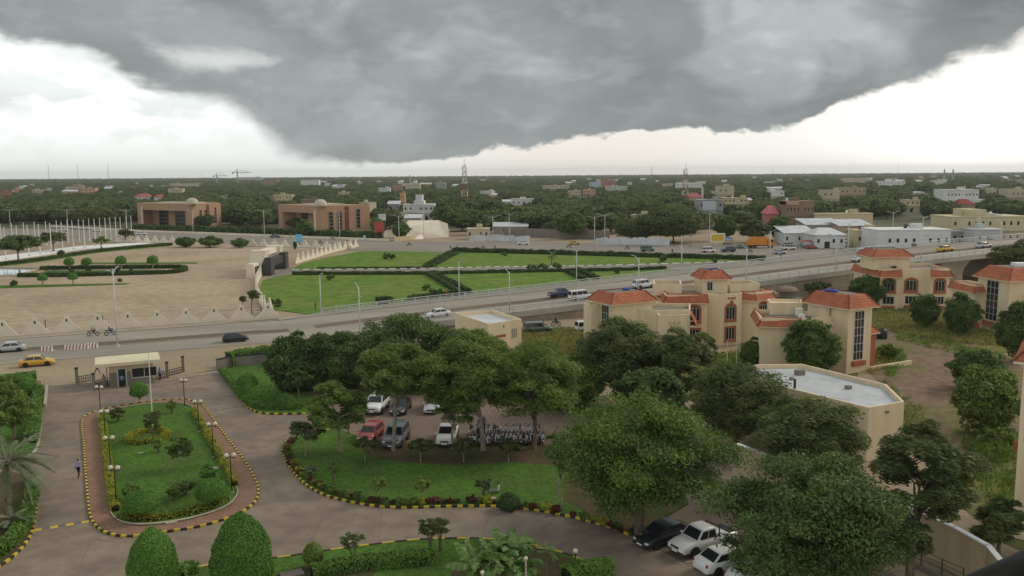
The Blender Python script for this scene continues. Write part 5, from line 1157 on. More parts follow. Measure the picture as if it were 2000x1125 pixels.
# ---- banana clump
def banana_leaf(l, w, droop, seed):
    rng = np.random.default_rng(seed); mb = MB(); n = 12; rows = []
    mid = [np.array((l * t * (1 - .22 * t), .06 * l * math.sin(3 * t), l * (.75 * t - droop * t * t))) for t in np.linspace(0, 1, n + 1)]
    for s_ in (-1, 1):
        for k in range(n):
            t0, t1 = k / n, (k + .93) / n
            w0, w1 = (w * max(.05, math.sin(PI * (.06 + .9 * t) ** .8)) * rng.uniform(.8, 1.05) for t in (t0, t1)); i0, i1 = mid[k], mid[k] + (mid[k + 1] - mid[k]) * .95
            tw = rng.normal() * .08; sd = np.array((.22, s_ * .9, -.28 + tw)); mb.add([i0, i1, i1 + sd * w1 * .5, i0 + sd * w0 * .5], [(0, 1, 2, 3)])
    mb.tube(mid, list(np.linspace(.04, .012, n + 1)), 4, 1)
    return mb.mesh('leaf', [L['banana'], M['rib']])
M['rib'] = material('leaf_rib', (.22, .28, .10), None, 1, .6)
b = g(938, 1158); t = thing('banana_plant', 'big clump of torn banana leaves bent by the wind at the bottom edge', 'banana plant', b)
lm = [banana_leaf(2.5, 1.05, d_, 300 + k) for k, d_ in enumerate((.35, .5, .65, .8, .95, .7))]
st = []
for k in range(11):
    x = rnd.uniform(-2.3, 2.6); y = rnd.uniform(-.8, 1.6); h_ = rnd.uniform(1.8, 3.6) * (1 - .06 * abs(x)); st.append((x, y, h_))
    obj('stem', MB().tube([(x, y, -.1), (x + .05, y, h_ * .6), (x + .15, y, h_)], [.16, .13, .08], 8), material('banana_stem', (.13, .15, .06), (.2, .14, .07), 2) if k == 0 else D.materials['banana_stem'], t)
    for j in range(8):
        a = 2 * PI * j / 8 + rnd.uniform(-.3, .3); a = math.atan2(math.sin(a), math.cos(a) + .75); o = link('leaf', lm[rnd.randrange(6)], t, (x + .12, y, h_ - rnd.uniform(0, .5))); o.rotation_euler = (rnd.uniform(-.4, .4), rnd.uniform(-.55, .5), a); s_ = rnd.uniform(.75, 1.1); o.scale = (s_, s_, s_)

# ------------------------------------------------------------------ plaza left of the park
def pmesh(w, h, top, hole):
    n = 8; side = [(w / 2, 0), (w / 2, .18)] + [(top + (w / 2 - top) * (1 - k / n) ** 1.75, .18 + (h - .18) * (k / n) ** .9) for k in range(1, n + 1)]
    poly = side + [(-x, z) for x, z in side[::-1]]; m = len(poly); mb = MB()
    mb.add([(x, -.14, z) for x, z in poly] + [(x, .14, z) for x, z in poly], [tuple(range(m)), tuple(range(2 * m - 1, m - 1, -1))] + [(i, (i + 1) % m, m + (i + 1) % m, m + i) for i in range(m)])
    return mb.mesh('panel', M['pyramid'])
PM = {}
holem = MB().box(-.13, .13, -.155, .155, 1.85, 2.3).mesh('slot', M['black'])
def panel_wall(label, pts, size, h=2.75, hole=True):
    p = smooth_path([np.asarray(q)[:2] for q in pts], size); o = p[0]; t = thing('panel_wall', label, 'wall', (o[0], o[1], 0))
    for i in range(len(p) - 1):
        d = p[i + 1] - p[i]; l = float(np.hypot(*d)); c = (p[i] + p[i + 1]) / 2 - o; key = (round(l, 1), h)
        if key not in PM: PM[key] = pmesh(l, h, .36, hole)
        q = link('panel', PM[key], t, (c[0], c[1], .1), math.atan2(d[1], d[0]))
        if hole: link('slot', holem, q)
        ft = link('footing', MB().box(-l / 2, l / 2, -.2, .2, -.1, .12).mesh('footing', M['kerbpale']), t, (c[0], c[1], 0), math.atan2(d[1], d[0]))
panel_wall('row of pale pointed wall panels along the road before the sand plaza', [RD(s_, -2.9) for s_ in (-40, 0, 25, 45)], 4.62)
panel_wall('curved row of pale pointed panels between plaza and the near lawn', GP((535, 613), (522, 609), (513, 600), (506, 588), (501, 575), (500, 562), (504, 551), (511, 538)), 4.4)
panel_wall('row of pale pointed panels running back from the gate along the far lawn', GP((577, 516), (600, 509), (625, 501), (655, 492), (700, 482)), 4.8, 2.9)
panel_wall('far row of pale pointed panels along the far road behind the gate', GP((482, 481), (540, 482), (600, 484), (690, 487)), 4.5, 2.6)
panel_wall('far row of pale pointed panels behind the flagpoles', GP((225, 473), (270, 473.5), (345, 475)), 4.3, 2.6)
# gate monument
go = g(531, 537); t = thing('gate_monument', 'big plaza gate of cream and black stepped slabs', 'gate', (-64.5, 238, 0))
M['blackstone'] = material('black_granite', (.045, .043, .045), (.06, .056, .056), .8, .5, .4)
for yc, xo in ((-8.0, 0), (8.0, -.3)):
    obj('slab', MB().add([(-5.2 + xo, yc - 1.5, 0), (-1.6 + xo, yc - 1.5, 0), (-.2 + xo, yc - 1.5, 6.6), (-4.4 + xo, yc - 1.5, 6.6), (-5.2 + xo, yc + 1.5, 0), (-1.6 + xo, yc + 1.5, 0), (-.2 + xo, yc + 1.5, 6.6), (-4.4 + xo, yc + 1.5, 6.6)], [(0, 1, 2, 3), (7, 6, 5, 4), (0, 4, 5, 1), (1, 5, 6, 2), (2, 6, 7, 3), (3, 7, 4, 0)]), M['pyramid'], t)
    obj('pylon', MB().add([(-2.6 + xo, yc - 1.75, 0), (1.0 + xo, yc - 1.75, 0), (1.0 + xo, yc - 1.75, 4.7), (-.6 + xo, yc - 1.75, 4.7), (-2.6 + xo, yc + 1.75, 0), (1.0 + xo, yc + 1.75, 0), (1.0 + xo, yc + 1.75, 4.7), (-.6 + xo, yc + 1.75, 4.7)], [(0, 1, 2, 3), (7, 6, 5, 4), (0, 4, 5, 1), (1, 5, 6, 2), (2, 6, 7, 3), (3, 7, 4, 0)]), M['blackstone'], t)
obj('lintel', MB().box(-1.6, .2, -6.2, 6.2, 2.0, 4.0), M['blackstone'], t)
obj('cream_beam', MB().box(-4.2, -1.5, -6.4, 6.4, 4.9, 6.2), M['pyramid'], t)
for y0, y1 in ((-15.5, -10.8), (11, 17)): obj('side_block', MB().box(-3.8, -1.8, y0, y1, 0, 3.6), M['pyramid'], t); obj('side_gate', MB().box(-1.75, -1.6, y0 + .8, y1 - .8, 0, 2.9), M['terratrim' if y0 > 0 else 'darkmetal'], t)
# flagpoles
fpm = {h: MB().tube([(0, 0, 0), (0, 0, h)], [.15, .11], 6).mesh('shaft', M['white']) for h in (10.2, 9.4)}; fb = MB().cyl((0, 0, 0), .34, .3, 8).mesh('foot', M['kerbpale']); fc = MB().ball((0, 0, 0), .14, 8, 6).mesh('finial', M['white'])
front = [8, 32, 53, 75, 97, 119, 140, 162, 183, 204, 224, 245]; back = [0, 22, 45, 66, 88, 109, 130, 152, 172, 193, 213, 233, 254]
ords = ('first', 'second', 'third', 'fourth', 'fifth', 'sixth', 'seventh', 'eighth', 'ninth', 'tenth', 'eleventh', 'twelfth', 'thirteenth')
for row, xs, h, y0, y1, nm in (('front', front, 10.2, 507, 470, 'front'), ('back', back, 9.4, 489, 466, 'back')):
    for k, x in enumerate(xs):
        f = x / 256; t = thing('flagpole', f'bare white plaza flagpole, {ords[k]} from the left in the {nm} row', 'flagpole', g(x + 4, y0 + (y1 - y0) * f), 0, 'flagpoles of the plaza')
        link('shaft', fpm[h], t); link('foot', fb, t); link('finial', fc, t, (0, 0, h + .08))
sheet('white_path', GP((-40, 516), (0, 511), (150, 489), (290, 476), (305, 471.5), (150, 481), (0, 500), (-40, 505)), .03, M['white'])
sheet('plaza_grass', GP((-40, 520), (0, 515), (150, 493), (290, 478), (340, 478), (330, 481), (200, 493), (100, 508), (30, 518), (-40, 524)), .03, M['lawnfar'])
hedge('hedge', 'long low hedge curving beside the white plaza path', GP((-20, 521), (40, 514), (100, 506), (200, 491), (335, 479)), 1.4, .9, 'hedgedk', .22, 0, 1.8)
OV = [(36, 541), (120, 540.5), (220, 538), (320, 535), (352, 532), (362, 528), (352, 524.5), (320, 524), (220, 525), (120, 526), (78, 527)]
hedge('hedge', 'long U shaped dark hedge around the plaza lawn', GP(*OV), 1.2, .95, 'hedgedk', .22, 0, 1.9)
sheet('plaza_lawn', GP((60, 537), (200, 535), (320, 532), (350, 529), (320, 527), (200, 528), (95, 529)), .03, M['lawn'])
sheet('grass_strip', GP((160, 516), (270, 516), (385, 515), (385, 512.5), (270, 512.5), (160, 513)), .03, M['lawn']); sheet('grass_strip', GP((-20, 564), (130, 560), (245, 556), (256, 553), (130, 555.5), (-20, 558)), .03, M['lawn'])
pw = g(20, 531); sheet('pool', GP((-60, 540), (28, 538), (72, 526), (-60, 524)), .05, M['pool'])
mb = MB(); q = GP((-60, 541), (31, 539.5), (80, 525), (-60, 522.5))
for i in range(3): mb.tube([q[i] + (0, 0, .15), q[i + 1] + (0, 0, .15)], .32, 4)
struct('pool_rim', mb, M['kerbpale'])
tp = topiary_mesh(mushroom_profile(1.35, 1.5, 3.4), .2, 61); tq = MB().tube([(0, 0, 0), (0, 0, 1.7)], [.2, .14], 7).mesh('trunk', M['barkpale'])
for x, y, s_, lab in ((136, 527, 1, 'first umbrella topiary along the far plaza hedge'), (170, 527, 1, 'second umbrella topiary along the far plaza hedge'), (237, 526, 1.1, 'third umbrella topiary along the far plaza hedge'), (299, 525, 1.1, 'last umbrella topiary along the far plaza hedge'), (84, 557, .82, 'left ball topiary on the near grass strip of the plaza'), (143, 555, .82, 'right ball topiary on the near grass strip of the plaza')):
    t = thing('topiary_tree', lab, 'topiary', g(x, y)); link('crown', tp, t, (0, 0, 0), 0, s_); link('trunk', tq, t, (0, 0, 0), 0, s_)
bm = bush_mesh(66, 1.0, 1.7, 'hedgedk', .22)
for x, y, s_, lab in ((26, 559, .9, 'box shaped shrub at the left on the near grass strip'), (140, 532, .7, 'round shrub inside the plaza hedge under the first umbrella topiary'), (172, 530, 1.0, 'round shrub inside the plaza hedge under the second umbrella topiary'), (91, 529, .8, 'shrub at the pool end of the plaza hedge'), (106, 528, .8, 'lighter shrub near the pool end of the plaza hedge'), (230, 531, .9, 'round shrub in the middle of the plaza lawn'), (256, 529, .6, 'small shrub right of the middle of the plaza lawn'), (118, 500, 1.2, 'shrub beside the white plaza path'), (235, 551, .6, 'dark shrub at the end of the near grass strip')):
    t = thing('shrub', lab, 'shrub', g(x, y)); link('crown', bm, t, (0, 0, .75 * s_), rnd.uniform(0, 6), s_); link('stem', tq, t, (0, 0, 0), 0, (.5, .5, .3))
for x0, x1, yt, yb, bx, by, mat, sd, lab in ((-8, 76, 458, 498, 36, 512, 'dark', 171, 'broad dark tree on the plaza edge at the left'), (80, 128, 452, 480, 104, 490, 'olive', 172, 'olive tree behind the front flagpoles'), (182, 212, 462, 480, 198, 485, 'mid', 173, 'small tree on the white plaza path'), (230, 262, 446, 466, 245, 473, 'olive', 174, 'olive tree behind the last flagpoles'), (342, 382, 463, 482, 362, 483, 'dark', 175, 'leafy dark bush at the far plaza edge, left one'), (385, 436, 463, 482, 410, 483, 'dark', 176, 'leafy dark bush at the far plaza edge, middle one'), (450, 486, 466, 483, 468, 484, 'dark', 177, 'leafy dark bush at the far plaza edge, right one'), (572, 580, 470, 486, 576, 487, 'dark', 178, 'dark bush behind the gate monument')):
    tree('tree', lab, bx, by, x0, x1, yt, yb, mat, 'full' if sd > 174 else 'dome', sd, .25, 'bark', leaf=.42)
# park hedges
hd = [('hedge', 'long dark hedge along the far road behind the park', GP((884, 492), (1000, 495), (1250, 502), (1495, 509)), 1.7, 1.35), ('hedge', 'long dark hedge on the near side of the park path', GP((572, 537.5), (700, 537), (835, 536.5), (1000, 533), (1200, 529.5), (1300, 526)), 1.2, .8), ('hedge', 'low ragged hedge on the far side of the park path', GP((620, 525.5), (830, 524.5)), .8, .4),
      ('hedge', 'upper left hedge of the diagonal pair on the far lawn', GP((828, 524), (850, 510), (880, 494)), 1.0, .75), ('hedge', 'upper right hedge of the diagonal pair on the far lawn', GP((842, 524), (866, 510), (894, 495)), 1.0, .75), ('hedge', 'lower left hedge of the diagonal pair on the near lawn', GP((836, 537), (866, 555), (902, 578)), 1.1, .9), ('hedge', 'lower right hedge of the diagonal pair on the near lawn', GP((846, 536), (880, 553), (916, 573)), 1.0, .85),
      ('hedge', 'left hedge of the far diagonal pair by the flyover', GP((1106, 532), (1125, 541), (1142, 549)), 1.1, .9), ('hedge', 'right hedge of the far diagonal pair by the flyover', GP((1128, 530), (1148, 539), (1166, 546)), 1.1, .9), ('hedge', 'short hedge piece on the near lawn by the ramp, left', GP((736, 591), (766, 588)), 1.4, 1.0), ('hedge', 'longer hedge piece on the near lawn by the ramp, right', GP((798, 587), (850, 581), (905, 576)), 1.2, .9)]
for i, (n_, lab, p, w_, h_) in enumerate(hd): hedge(n_, lab, p, w_, h_, 'hedgedk', .20, .05, 1.9, 200 + i, step=1.5, rough=.2)
sm = bush_mesh(67, 1.0, 1.8, 'dark', .25)
for x, y, s_, lab in ((755, 506, 1.3, 'left of two dark shrubs on the far lawn'), (767, 506, 1.0, 'right of two dark shrubs on the far lawn'), (646, 547, 1.0, 'lone dark shrub at the top of the near lawn'), (985, 500, .9, 'lone dark shrub on the far lawn near the road hedge'), (833, 567, .9, 'upper shrub at the near lawn diagonal'), (845, 574, .8, 'middle shrub at the near lawn diagonal'), (857, 580, 1.2, 'lower shrub at the near lawn diagonal'), (1036, 528, 1.1, 'first ball shrub of the small row on the path edge'), (1048, 527, .9, 'second ball shrub of the small row on the path edge'), (1062, 527, 1.2, 'third ball shrub of the small row on the path edge'), (1088, 526, 1.2, 'last ball shrub of the small row on the path edge'), (540, 600, 1.2, 'dark shrub beside the last curved wall panel'), (1295, 511, 1.2, 'wide shrub on the far lawn by the road hedge'), (1205, 535, .8, 'shrub below the path hedge'), (1395, 513, .9, 'shrub on the far tip of the park')):
    t = thing('shrub', lab, 'shrub', g(x, y, .1)); link('crown', sm, t, (0, 0, .7 * s_), rnd.uniform(0, 6), s_); link('stem', tq, t, (0, 0, 0), 0, (.5, .5, .3))
b = g(1077, 518); t = palm('lone thin palm on the far lawn', b, at(1077, 500, b[1]), 14, 2.2, 47, mat='mid', w=.5)
# striped barriers in the road median
for k, (x, y) in enumerate(((92, 686), (113, 684), (137, 683), (150, 682), (163, 681), (181, 679))):
    if k == 1: continue
    t = thing('striped_barrier', f'red and white striped concrete barrier in the median, {ords[max(0, k - 1)]} from the left', 'barrier', g(x, y), TH - .12, 'striped barriers in the median')
    obj('body', MB().loft([[(x_, -.28, 0), (x_, -.1, .75), (x_, .1, .75), (x_, .28, 0)] for x_ in (-.75, .75)]), M['white'], t)
    for j in range(3):
        x_ = -.62 + .46 * j; obj('stripe', MB().add([(x_, -.287, .02), (x_ + .2, -.287, .02), (x_ + .34, -.112, .73), (x_ + .14, -.112, .73)], [(0, 1, 2, 3)]).add([(x_ + .14, -.1, .756), (x_ + .34, -.1, .756), (x_ + .34, .1, .756), (x_ + .14, .1, .756)], [(0, 1, 2, 3)]), M['terratrim'], t)
# wire fence posts behind the panels
t = thing('wire_fence', 'thin wire fence on dark posts behind the roadside panels', 'fence'); fpst = MB().box(-.05, .05, -.05, .05, 0, 1.9).mesh('post', M['darkmetal'])
for s_ in range(-30, 48, 9): link('post', fpst, t, RD(s_, -7.5))
for h_ in (.6, 1.2, 1.8): obj('wire', MB().tube([RD(-34, -7.5, h_), RD(46, -7.5, h_)], .02, 3), M['greymetal'], t)
b = g(493, 612); tree('tree', 'small wind bent tree behind the last roadside panel', 492, 612, 485, 506, 566, 586, 'olive', 'feather', 181, .12, leaf=.4); tree('tree', 'little wind bent sapling behind the roadside panels', 474, 604, 468, 482, 578, 590, 'olive', 'feather', 182, .08, leaf=.35)

# ------------------------------------------------------------------ the town beyond the far road
def brown_house(label, C, Lp, Rp, h, win, dome, slit, pole, porch):
    C, Lp, Rp = (np.asarray(p[:2]) for p in (C, Lp, Rp)); v = Bld('brown_building', label, (C[0], C[1], 0), 'building'); c, l, r = v.loc(C), v.loc(Lp), v.loc(Rp); q = l + r - c
    eL, eR = unit(l - c), unit(r - c); wl, wr = np.linalg.norm(l - c), np.linalg.norm(r - c); dp = 7.0
    obj('wall', MB().prism(ccw([c + eR * dp, r, q, l + eR * dp]), 0, h - .01), M['brown'], v.t)
    a, b = porch
    obj('wall', MB().prism(ccw([c, c + eR * dp, c + eR * dp + eL * wl * a, c + eL * wl * a]), 0, h), M['brown'], v.t); obj('wall', MB().prism(ccw([c + eL * wl * b, c + eL * wl * b + eR * dp, l + eR * dp, l]), 0, h), M['brown'], v.t)
    obj('lintel', MB().prism(ccw([c + eL * (wl * a - .02), c + eR * dp + eL * (wl * a - .02), c + eR * dp + eL * (wl * b + .02), c + eL * (wl * b + .02)]), h * .70, h - .004), M['brown'], v.t)
    for f in (.34, .72):
        p = c + eR * (dp - .08) + eL * wl * (a + (b - a) * f); an = math.atan2(eL[1], eL[0]); w_ = wl * (b - a) * .22
        wd = link('window', None, v.t, (p[0], p[1], .4), an); obj('pane', MB().box(-w_ / 2, w_ / 2, -.06, .06, 0, h * .66), M['glass'], wd)
        fr = MB()
        for k in range(5): fr.box(-w_ / 2, w_ / 2, -.12, .12, h * .66 * k / 4 - .06, h * .66 * k / 4 + .06)
        obj('frame', fr, M['greymetal'], wd)
    an = math.atan2(eR[1], eR[0])
    for f, w_, h0, h1 in win:
        p = c + eR * wr * f; wd = link('window', None, v.t, (p[0], p[1], 0), an); obj('pane', MB().box(-w_ / 2, w_ / 2, -.1, .1, h0, h1), M['glass'], wd)
        fr = MB()
        for k in range(6): z = h0 + (h1 - h0) * k / 5; fr.box(-w_ / 2, w_ / 2, -.16, .16, z - .18, z + .18)
        fr.box(-w_ / 2 - .5, -w_ / 2, -.16, .1, h0, h1); obj('frame', fr, M['stone'], wd)
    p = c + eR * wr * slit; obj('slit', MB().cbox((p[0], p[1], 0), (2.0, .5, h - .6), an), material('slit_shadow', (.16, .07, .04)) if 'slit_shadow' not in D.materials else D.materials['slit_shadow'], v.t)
    p = c + eR * wr * dome + eL * wl * .4; obj('dome', MB().lathe([(3.1, h - .2), (3.1, h + .4), (2.95, h + 1.3), (2.4, h + 2.3), (1.4, h + 3.0), (.05, h + 3.2)], 18), M['dome'], v.t, smooth=True)
    p = c + eL * wl * pole - eR * .3; obj('pilaster', MB().cbox((p[0], p[1], 0), (.9, .6, h * .84), an), M['pyramid'], v.t)
    p = (c + q) / 2; obj('roof_ledge', MB().cbox((p[0], p[1], h), (wr * .6, wl * .5, .4), an), M['dome'], v.t)
    return v
brown_house('brown flat building with a porch and small dome, the left one', g(378, 446), g(270, 441), g(433, 441), 12.3, ((.28, 1.4, .5, 9), (.45, 1.4, .5, 9), (.80, 1.2, 2, 10)), .2, .52, .9, (.12, .90))
brown_house('brown flat building with a porch and small dome, the right one', g(628, 452), g(545, 446), g(723, 448), 12.0, ((.20, 2.0, .5, 9), (.38, 2.0, .5, 9.3), (.76, 1.7, 1, 10)), .30, .52, .12, (.18, .90))
hedge('hedge', 'long green hedge before the brown buildings', GP((262, 449), (400, 452), (560, 458), (700, 463), (745, 465)), 3.5, 2.4, 'hedgedk', .6, 0, 1.6, 230, step=5, rough=.25)
wall_line('low pale wall along the far road before the brown buildings', GP((100, 443), (270, 452.5), (440, 459), (620, 466), (760, 471)), .9, .4, 'pyramid', name='road_wall')
# pale hall with a slanted front
b = g(832, 464); v = Bld('pale_hall', 'pale cream hall with slanted blank front beside the far road', b, 'building', R(14))
obj('wall', MB().add([(-9.5, -4, 0), (9.5, -2, 0), (9.5, 8, 0), (-9.5, 8, 0), (-9.5, -2, 4.2), (-6.5, 3, 7.2), (6, 3, 7.0), (9.5, 1.0, 5.6), (9.5, 8, 5.6), (-9.5, 8, 5.0)], [(0, 1, 7, 6, 5, 4), (1, 2, 8, 7), (5, 6, 8, 9), (6, 7, 8), (4, 5, 9), (0, 4, 9, 3), (2, 3, 9, 8)]), M['pyramid'], v.t)
obj('ramp', MB().add([(-9.5, -9, 0), (-2, -8.4, 0), (-2, -3.3, 1.5), (-9.5, -4.1, 1.5)], [(0, 1, 2, 3)]), M['white'], v.t)
wall_line('low cream wall climbing beside the pale hall', GP((770, 472), (800, 469), (877, 455)), 1.8, .4, 'creamdk', name='yard_wall')
M['red'] = material('red_board', (.42, .09, .075), (.36, .08, .07), .5)
b = g(741, 465); t = thing('billboard', 'leaning red billboard before the hedge of the right brown building', 'billboard', b, R(6)); obj('board', MB().cbox((0, 0, 2.2), (4.2, .2, 4.6)), M['red'], t); obj('leg', MB().cbox((-1.2, .1, 0), (.2, .2, 2.4)), M['greymetal'], t); obj('leg', MB().cbox((1.2, .1, 0), (.2, .2, 2.4)), M['greymetal'], t); obj('panel', MB().cbox((2.8, .3, 1.0), (1.4, .2, 1.8)), M['white'], t)
b = g(747, 452); t = thing('water_tower', 'square grey water tank on a dark frame beside the brown building', 'water tower', b); obj('tank', MB().cbox((0, 0, 5.2), (2.9, 2.9, 2.9)), M['zinc'], t)
for dx in (-1.2, 1.2):
    for dy in (-1.2, 1.2): obj('leg', MB().cbox((dx, dy, 0), (.3, .3, 5.2)), M['darkmetal'], t)
    obj('brace', MB().tube([(dx, -1.2, .5), (dx, 1.2, 4.8)], .1, 4), M['darkmetal'], t)
b = g(584, 481); t = thing('sign_box', 'light blue box sign on the far road median', 'sign', b, R(10)); obj('box', MB().cbox((0, 0, 1.6), (2.2, 1.4, 2.8)), material('sign_blue', (.12, .42, .60), (.16, .5, .68), .8), t); obj('post', MB().cbox((0, 0, 0), (.3, .3, 1.7)), M['greymetal'], t)
b = g(712, 470); t = thing('sign_post', 'small pale blue marker at the far road edge', 'sign', b); obj('panel', MB().cbox((0, 0, .5), (.9, .2, 1.6)), material('pale_sign', (.45, .6, .62)), t); obj('post', MB().cbox((0, 0, 0), (.15, .15, .5)), M['greymetal'], t)
b = g(1401, 484); t = thing('billboard', 'yellow billboard in a white frame beside the far road', 'billboard', b, R(10)); obj('panel', MB().cbox((0, -.12, 2.4), (4.6, .1, 2.3)), M['yellow'], t); obj('frame', MB().cbox((0, 0, 2.0), (5.5, .2, 3.1)), M['white'], t); obj('post', MB().cbox((-1.8, .1, 0), (.2, .2, 2.2)), M['greymetal'], t); obj('post', MB().cbox((1.8, .1, 0), (.2, .2, 2.2)), M['greymetal'], t)

# corrugated fences and yard walls beyond the far road
def fence(label, pts, h, n):
    o = g(*pts[0]); t = thing('sheet_fence', label, 'fence', o); q = smooth_path([g(*p)[:2] - o[:2] for p in pts], 2.4); mb0 = {}
    for i in range(len(q) - 1):
        d = q[i + 1] - q[i]; l = float(np.hypot(*d)); hh = h * (1 + .12 * math.sin(i * 2.1)); mb = MB(); k = 8
        pr = [(l * j / k, .06 * (j % 2)) for j in range(k + 1)]
        mb.add([(x, y, 0) for x, y in pr] + [(x, y, hh) for x, y in pr] + [(x, y + .03, hh) for x, y in pr] + [(x, y + .03, 0) for x, y in pr], [(r_ * (k + 1) + j, r_ * (k + 1) + j + 1, (r_ + 1) * (k + 1) + j + 1, (r_ + 1) * (k + 1) + j) for r_ in range(3) for j in range(k)])
        obj('sheet', mb, M['zinc'], t, (q[i][0], q[i][1], 0), math.atan2(d[1], d[0]))
fence('zinc sheet fence along the far road, left stretch', ((918, 472), (960, 471), (1035, 474)), 2.4, 10); fence('zinc sheet fence along the far road, right stretch', ((1163, 479), (1230, 478), (1308, 480)), 2.6, 10)
wall_line('grey yard wall behind the left zinc fence', GP((985, 462), (1060, 464), (1190, 468)), 3.6, .4, 'stone', name='yard_wall')
# named buildings of the town: (x0, x1, y of top, height, colour, kind, label)
CM = {}
def cm(c):
    if c not in CM: CM[c] = material('town_wall', c, tone(c, .88), .08, .9, .15)
    return CM[c]
CR, WH, PE, YE, BR_, PK, GR, TN = (.52, .46, .34), (.66, .66, .63), (.55, .33, .20), (.54, .47, .31), (.25, .18, .13), (.46, .20, .18), (.34, .34, .33), (.42, .33, .24)
wpane = MB().box(-.5, .5, -.05, .05, 0, 1).mesh('window', M['glass'])
blocked = []
def town_house(label, x0, x1, yt, h, col, depth=10, roof='flat', floors=2, bays=4, extra=None, name='house', cat='house', group=None, rz=0.0, roofcol=None, wins=True, protect=True):
    xc = (x0 + x1) / 2; hor = HY - (xc - 1000) * math.tan(ROLL); Y = (H - h) * FPX / max(yt - hor, 2) * 1.0
    p = at(xc, yt, Y); wd = (x1 - x0) * Y / FPX; zt = p[2]
    t = thing(name, label, cat, (p[0], Y, 0), rz, group); h = max(2.5, zt); wh = h if roof == 'flat' else h * .68
    obj('wall', MB().box(-wd / 2, wd / 2, 0, depth, 0, wh), cm(col), t)
    if roof == 'flat': obj('roof', MB().box(-wd / 2 - .25, wd / 2 + .25, -.25, depth + .25, wh, wh + .3), cm(roofcol or tone(col, 1.05)), t)
    elif roof == 'hip': obj('roof', MB().loft([[(-wd / 2 - .6, -.6, wh), (wd / 2 + .6, -.6, wh), (wd / 2 + .6, depth + .6, wh), (-wd / 2 - .6, depth + .6, wh)], [(-wd / 5, depth * .4, h), (wd / 5, depth * .4, h), (wd / 5, depth * .6, h), (-wd / 5, depth * .6, h)]]), cm(roofcol or PK), t)
    elif roof == 'shed': obj('roof', MB().add([(-wd / 2 - .5, -.6, wh), (wd / 2 + .5, -.6, wh), (wd / 2 + .5, depth, h), (-wd / 2 - .5, depth, h), (-wd / 2 - .5, -.6, wh + .15), (wd / 2 + .5, -.6, wh + .15), (wd / 2 + .5, depth, h + .15), (-wd / 2 - .5, depth, h + .15)], [(0, 1, 2, 3), (4, 5, 6, 7), (0, 1, 5, 4), (1, 2, 6, 5), (3, 0, 4, 7), (2, 3, 7, 6)]), M['zinc'], t)
    if wins:
        fh = wh / floors
        for f in range(floors):
            for b_ in range(bays):
                if (f * 7 + b_ * 3 + int(x0)) % 5 == 0: continue
                o = link('window', wpane, t, (-wd / 2 + wd * (b_ + .5) / bays, -.03, f * fh + fh * .40)); o.scale = (min(1.5, wd / bays * .30), 1, min(1.3, fh * .34))
    if protect and Y < 1600 and name == 'house':
        if floors > 1: obj('ledge', MB().box(-wd / 2 - .3, wd / 2 + .3, -.9, 0, wh * .5 - .12, wh * .5 + .12), cm(tone(col, 1.08)), t)
        q = ((int(x0) * 37) % 60) / 100 - .3; obj('rooftop_hut', MB().box(wd * q, wd * q + min(3.2, wd * .25), depth * .3, depth * .3 + 2.6, wh, wh + 2.0), cm(tone(col, .94)), t) if roof == 'flat' else None
        q = ((int(x0) * 53) % 70) / 100 - .35; obj('doorway', MB().box(wd * q - .9, wd * q + .9, -.06, .05, 0, min(2.4, wh * .5)), M['black'], t)
        if roof == 'flat': obj('roof_tank', MB().cyl((-wd * q, depth * .5, wh + .3), .6, 1.3, 8), M['darkmetal'] if int(x0) % 2 else M['white'], t)
    for k, (fx0, fx1, z0, z1, c2, dy) in enumerate(extra or []): obj('annex', MB().box(-wd / 2 + wd * fx0, -wd / 2 + wd * fx1, dy, depth * .8, z0 * h, z1 * h), cm(c2), t)
    if protect: blocked.append((x0, x1, yt, project((p[0], Y, 0))[1], Y))
    return t
th = town_house
th('white house with red hipped roofs behind the left brown building', 262, 290, 378, 9, WH, 12, 'hip', roofcol=(.40, .12, .09)); th('small white house with a red roof right of the other red roofs', 300, 318, 380, 8, WH, 9, 'hip', 1, 2, roofcol=(.42, .12, .09))
th('long beige block with a flat roof far behind the left brown building', 331, 391, 358.5, 10, CR, 14, bays=9); th('cream house among trees above the left brown building', 328, 356, 369, 9, YE, 10)
th('peach building among the trees at the left', 158, 186, 368, 10, PE, 10, extra=[(-.45, 0, 0, .6, TN, 2)]); th('brick red house at the far left among trees', 0, 25, 374, 8, (.34, .17, .12), 10, wins=False); th('orange brown house at the far left', 26, 40, 368, 9, PE, 10)
th('pale house with a long flat roof at the left', 62, 86, 371, 7, CR, 9, bays=3); th('beige house left of the peach building', 120, 150, 371, 6.5, TN, 9, 'shed', 1, 3)
th('unfinished multi storey concrete building far away under the cranes', 463, 510, 346, 20, GR, 25, floors=5, bays=8, extra=[(.75, .95, 1, 1.12, CR, 4)], name='tower_block', cat='building'); th('long grey building right of the unfinished block', 512, 540, 352, 15, BR_, 20, floors=3, bays=6, name='tower_block', cat='building')
th('white five bay block standing out on the horizon', 587, 622, 352, 17, WH, 18, floors=3, bays=5, name='tower_block', cat='building'); th('cream house with arched gables above the right brown building', 537, 570, 381, 9, YE, 10, bays=5); th('brown house beside the gabled cream house', 523, 538, 384, 7, TN, 9, wins=False)
th('brown roofed house behind the right brown building', 588, 618, 390, 7, BR_, 10, wins=False); th('peach cube house left of the white lookout house', 781, 790, 378, 12, PE, 8, bays=2, extra=[(-.2, 1.1, 0, .6, PE, -2)])
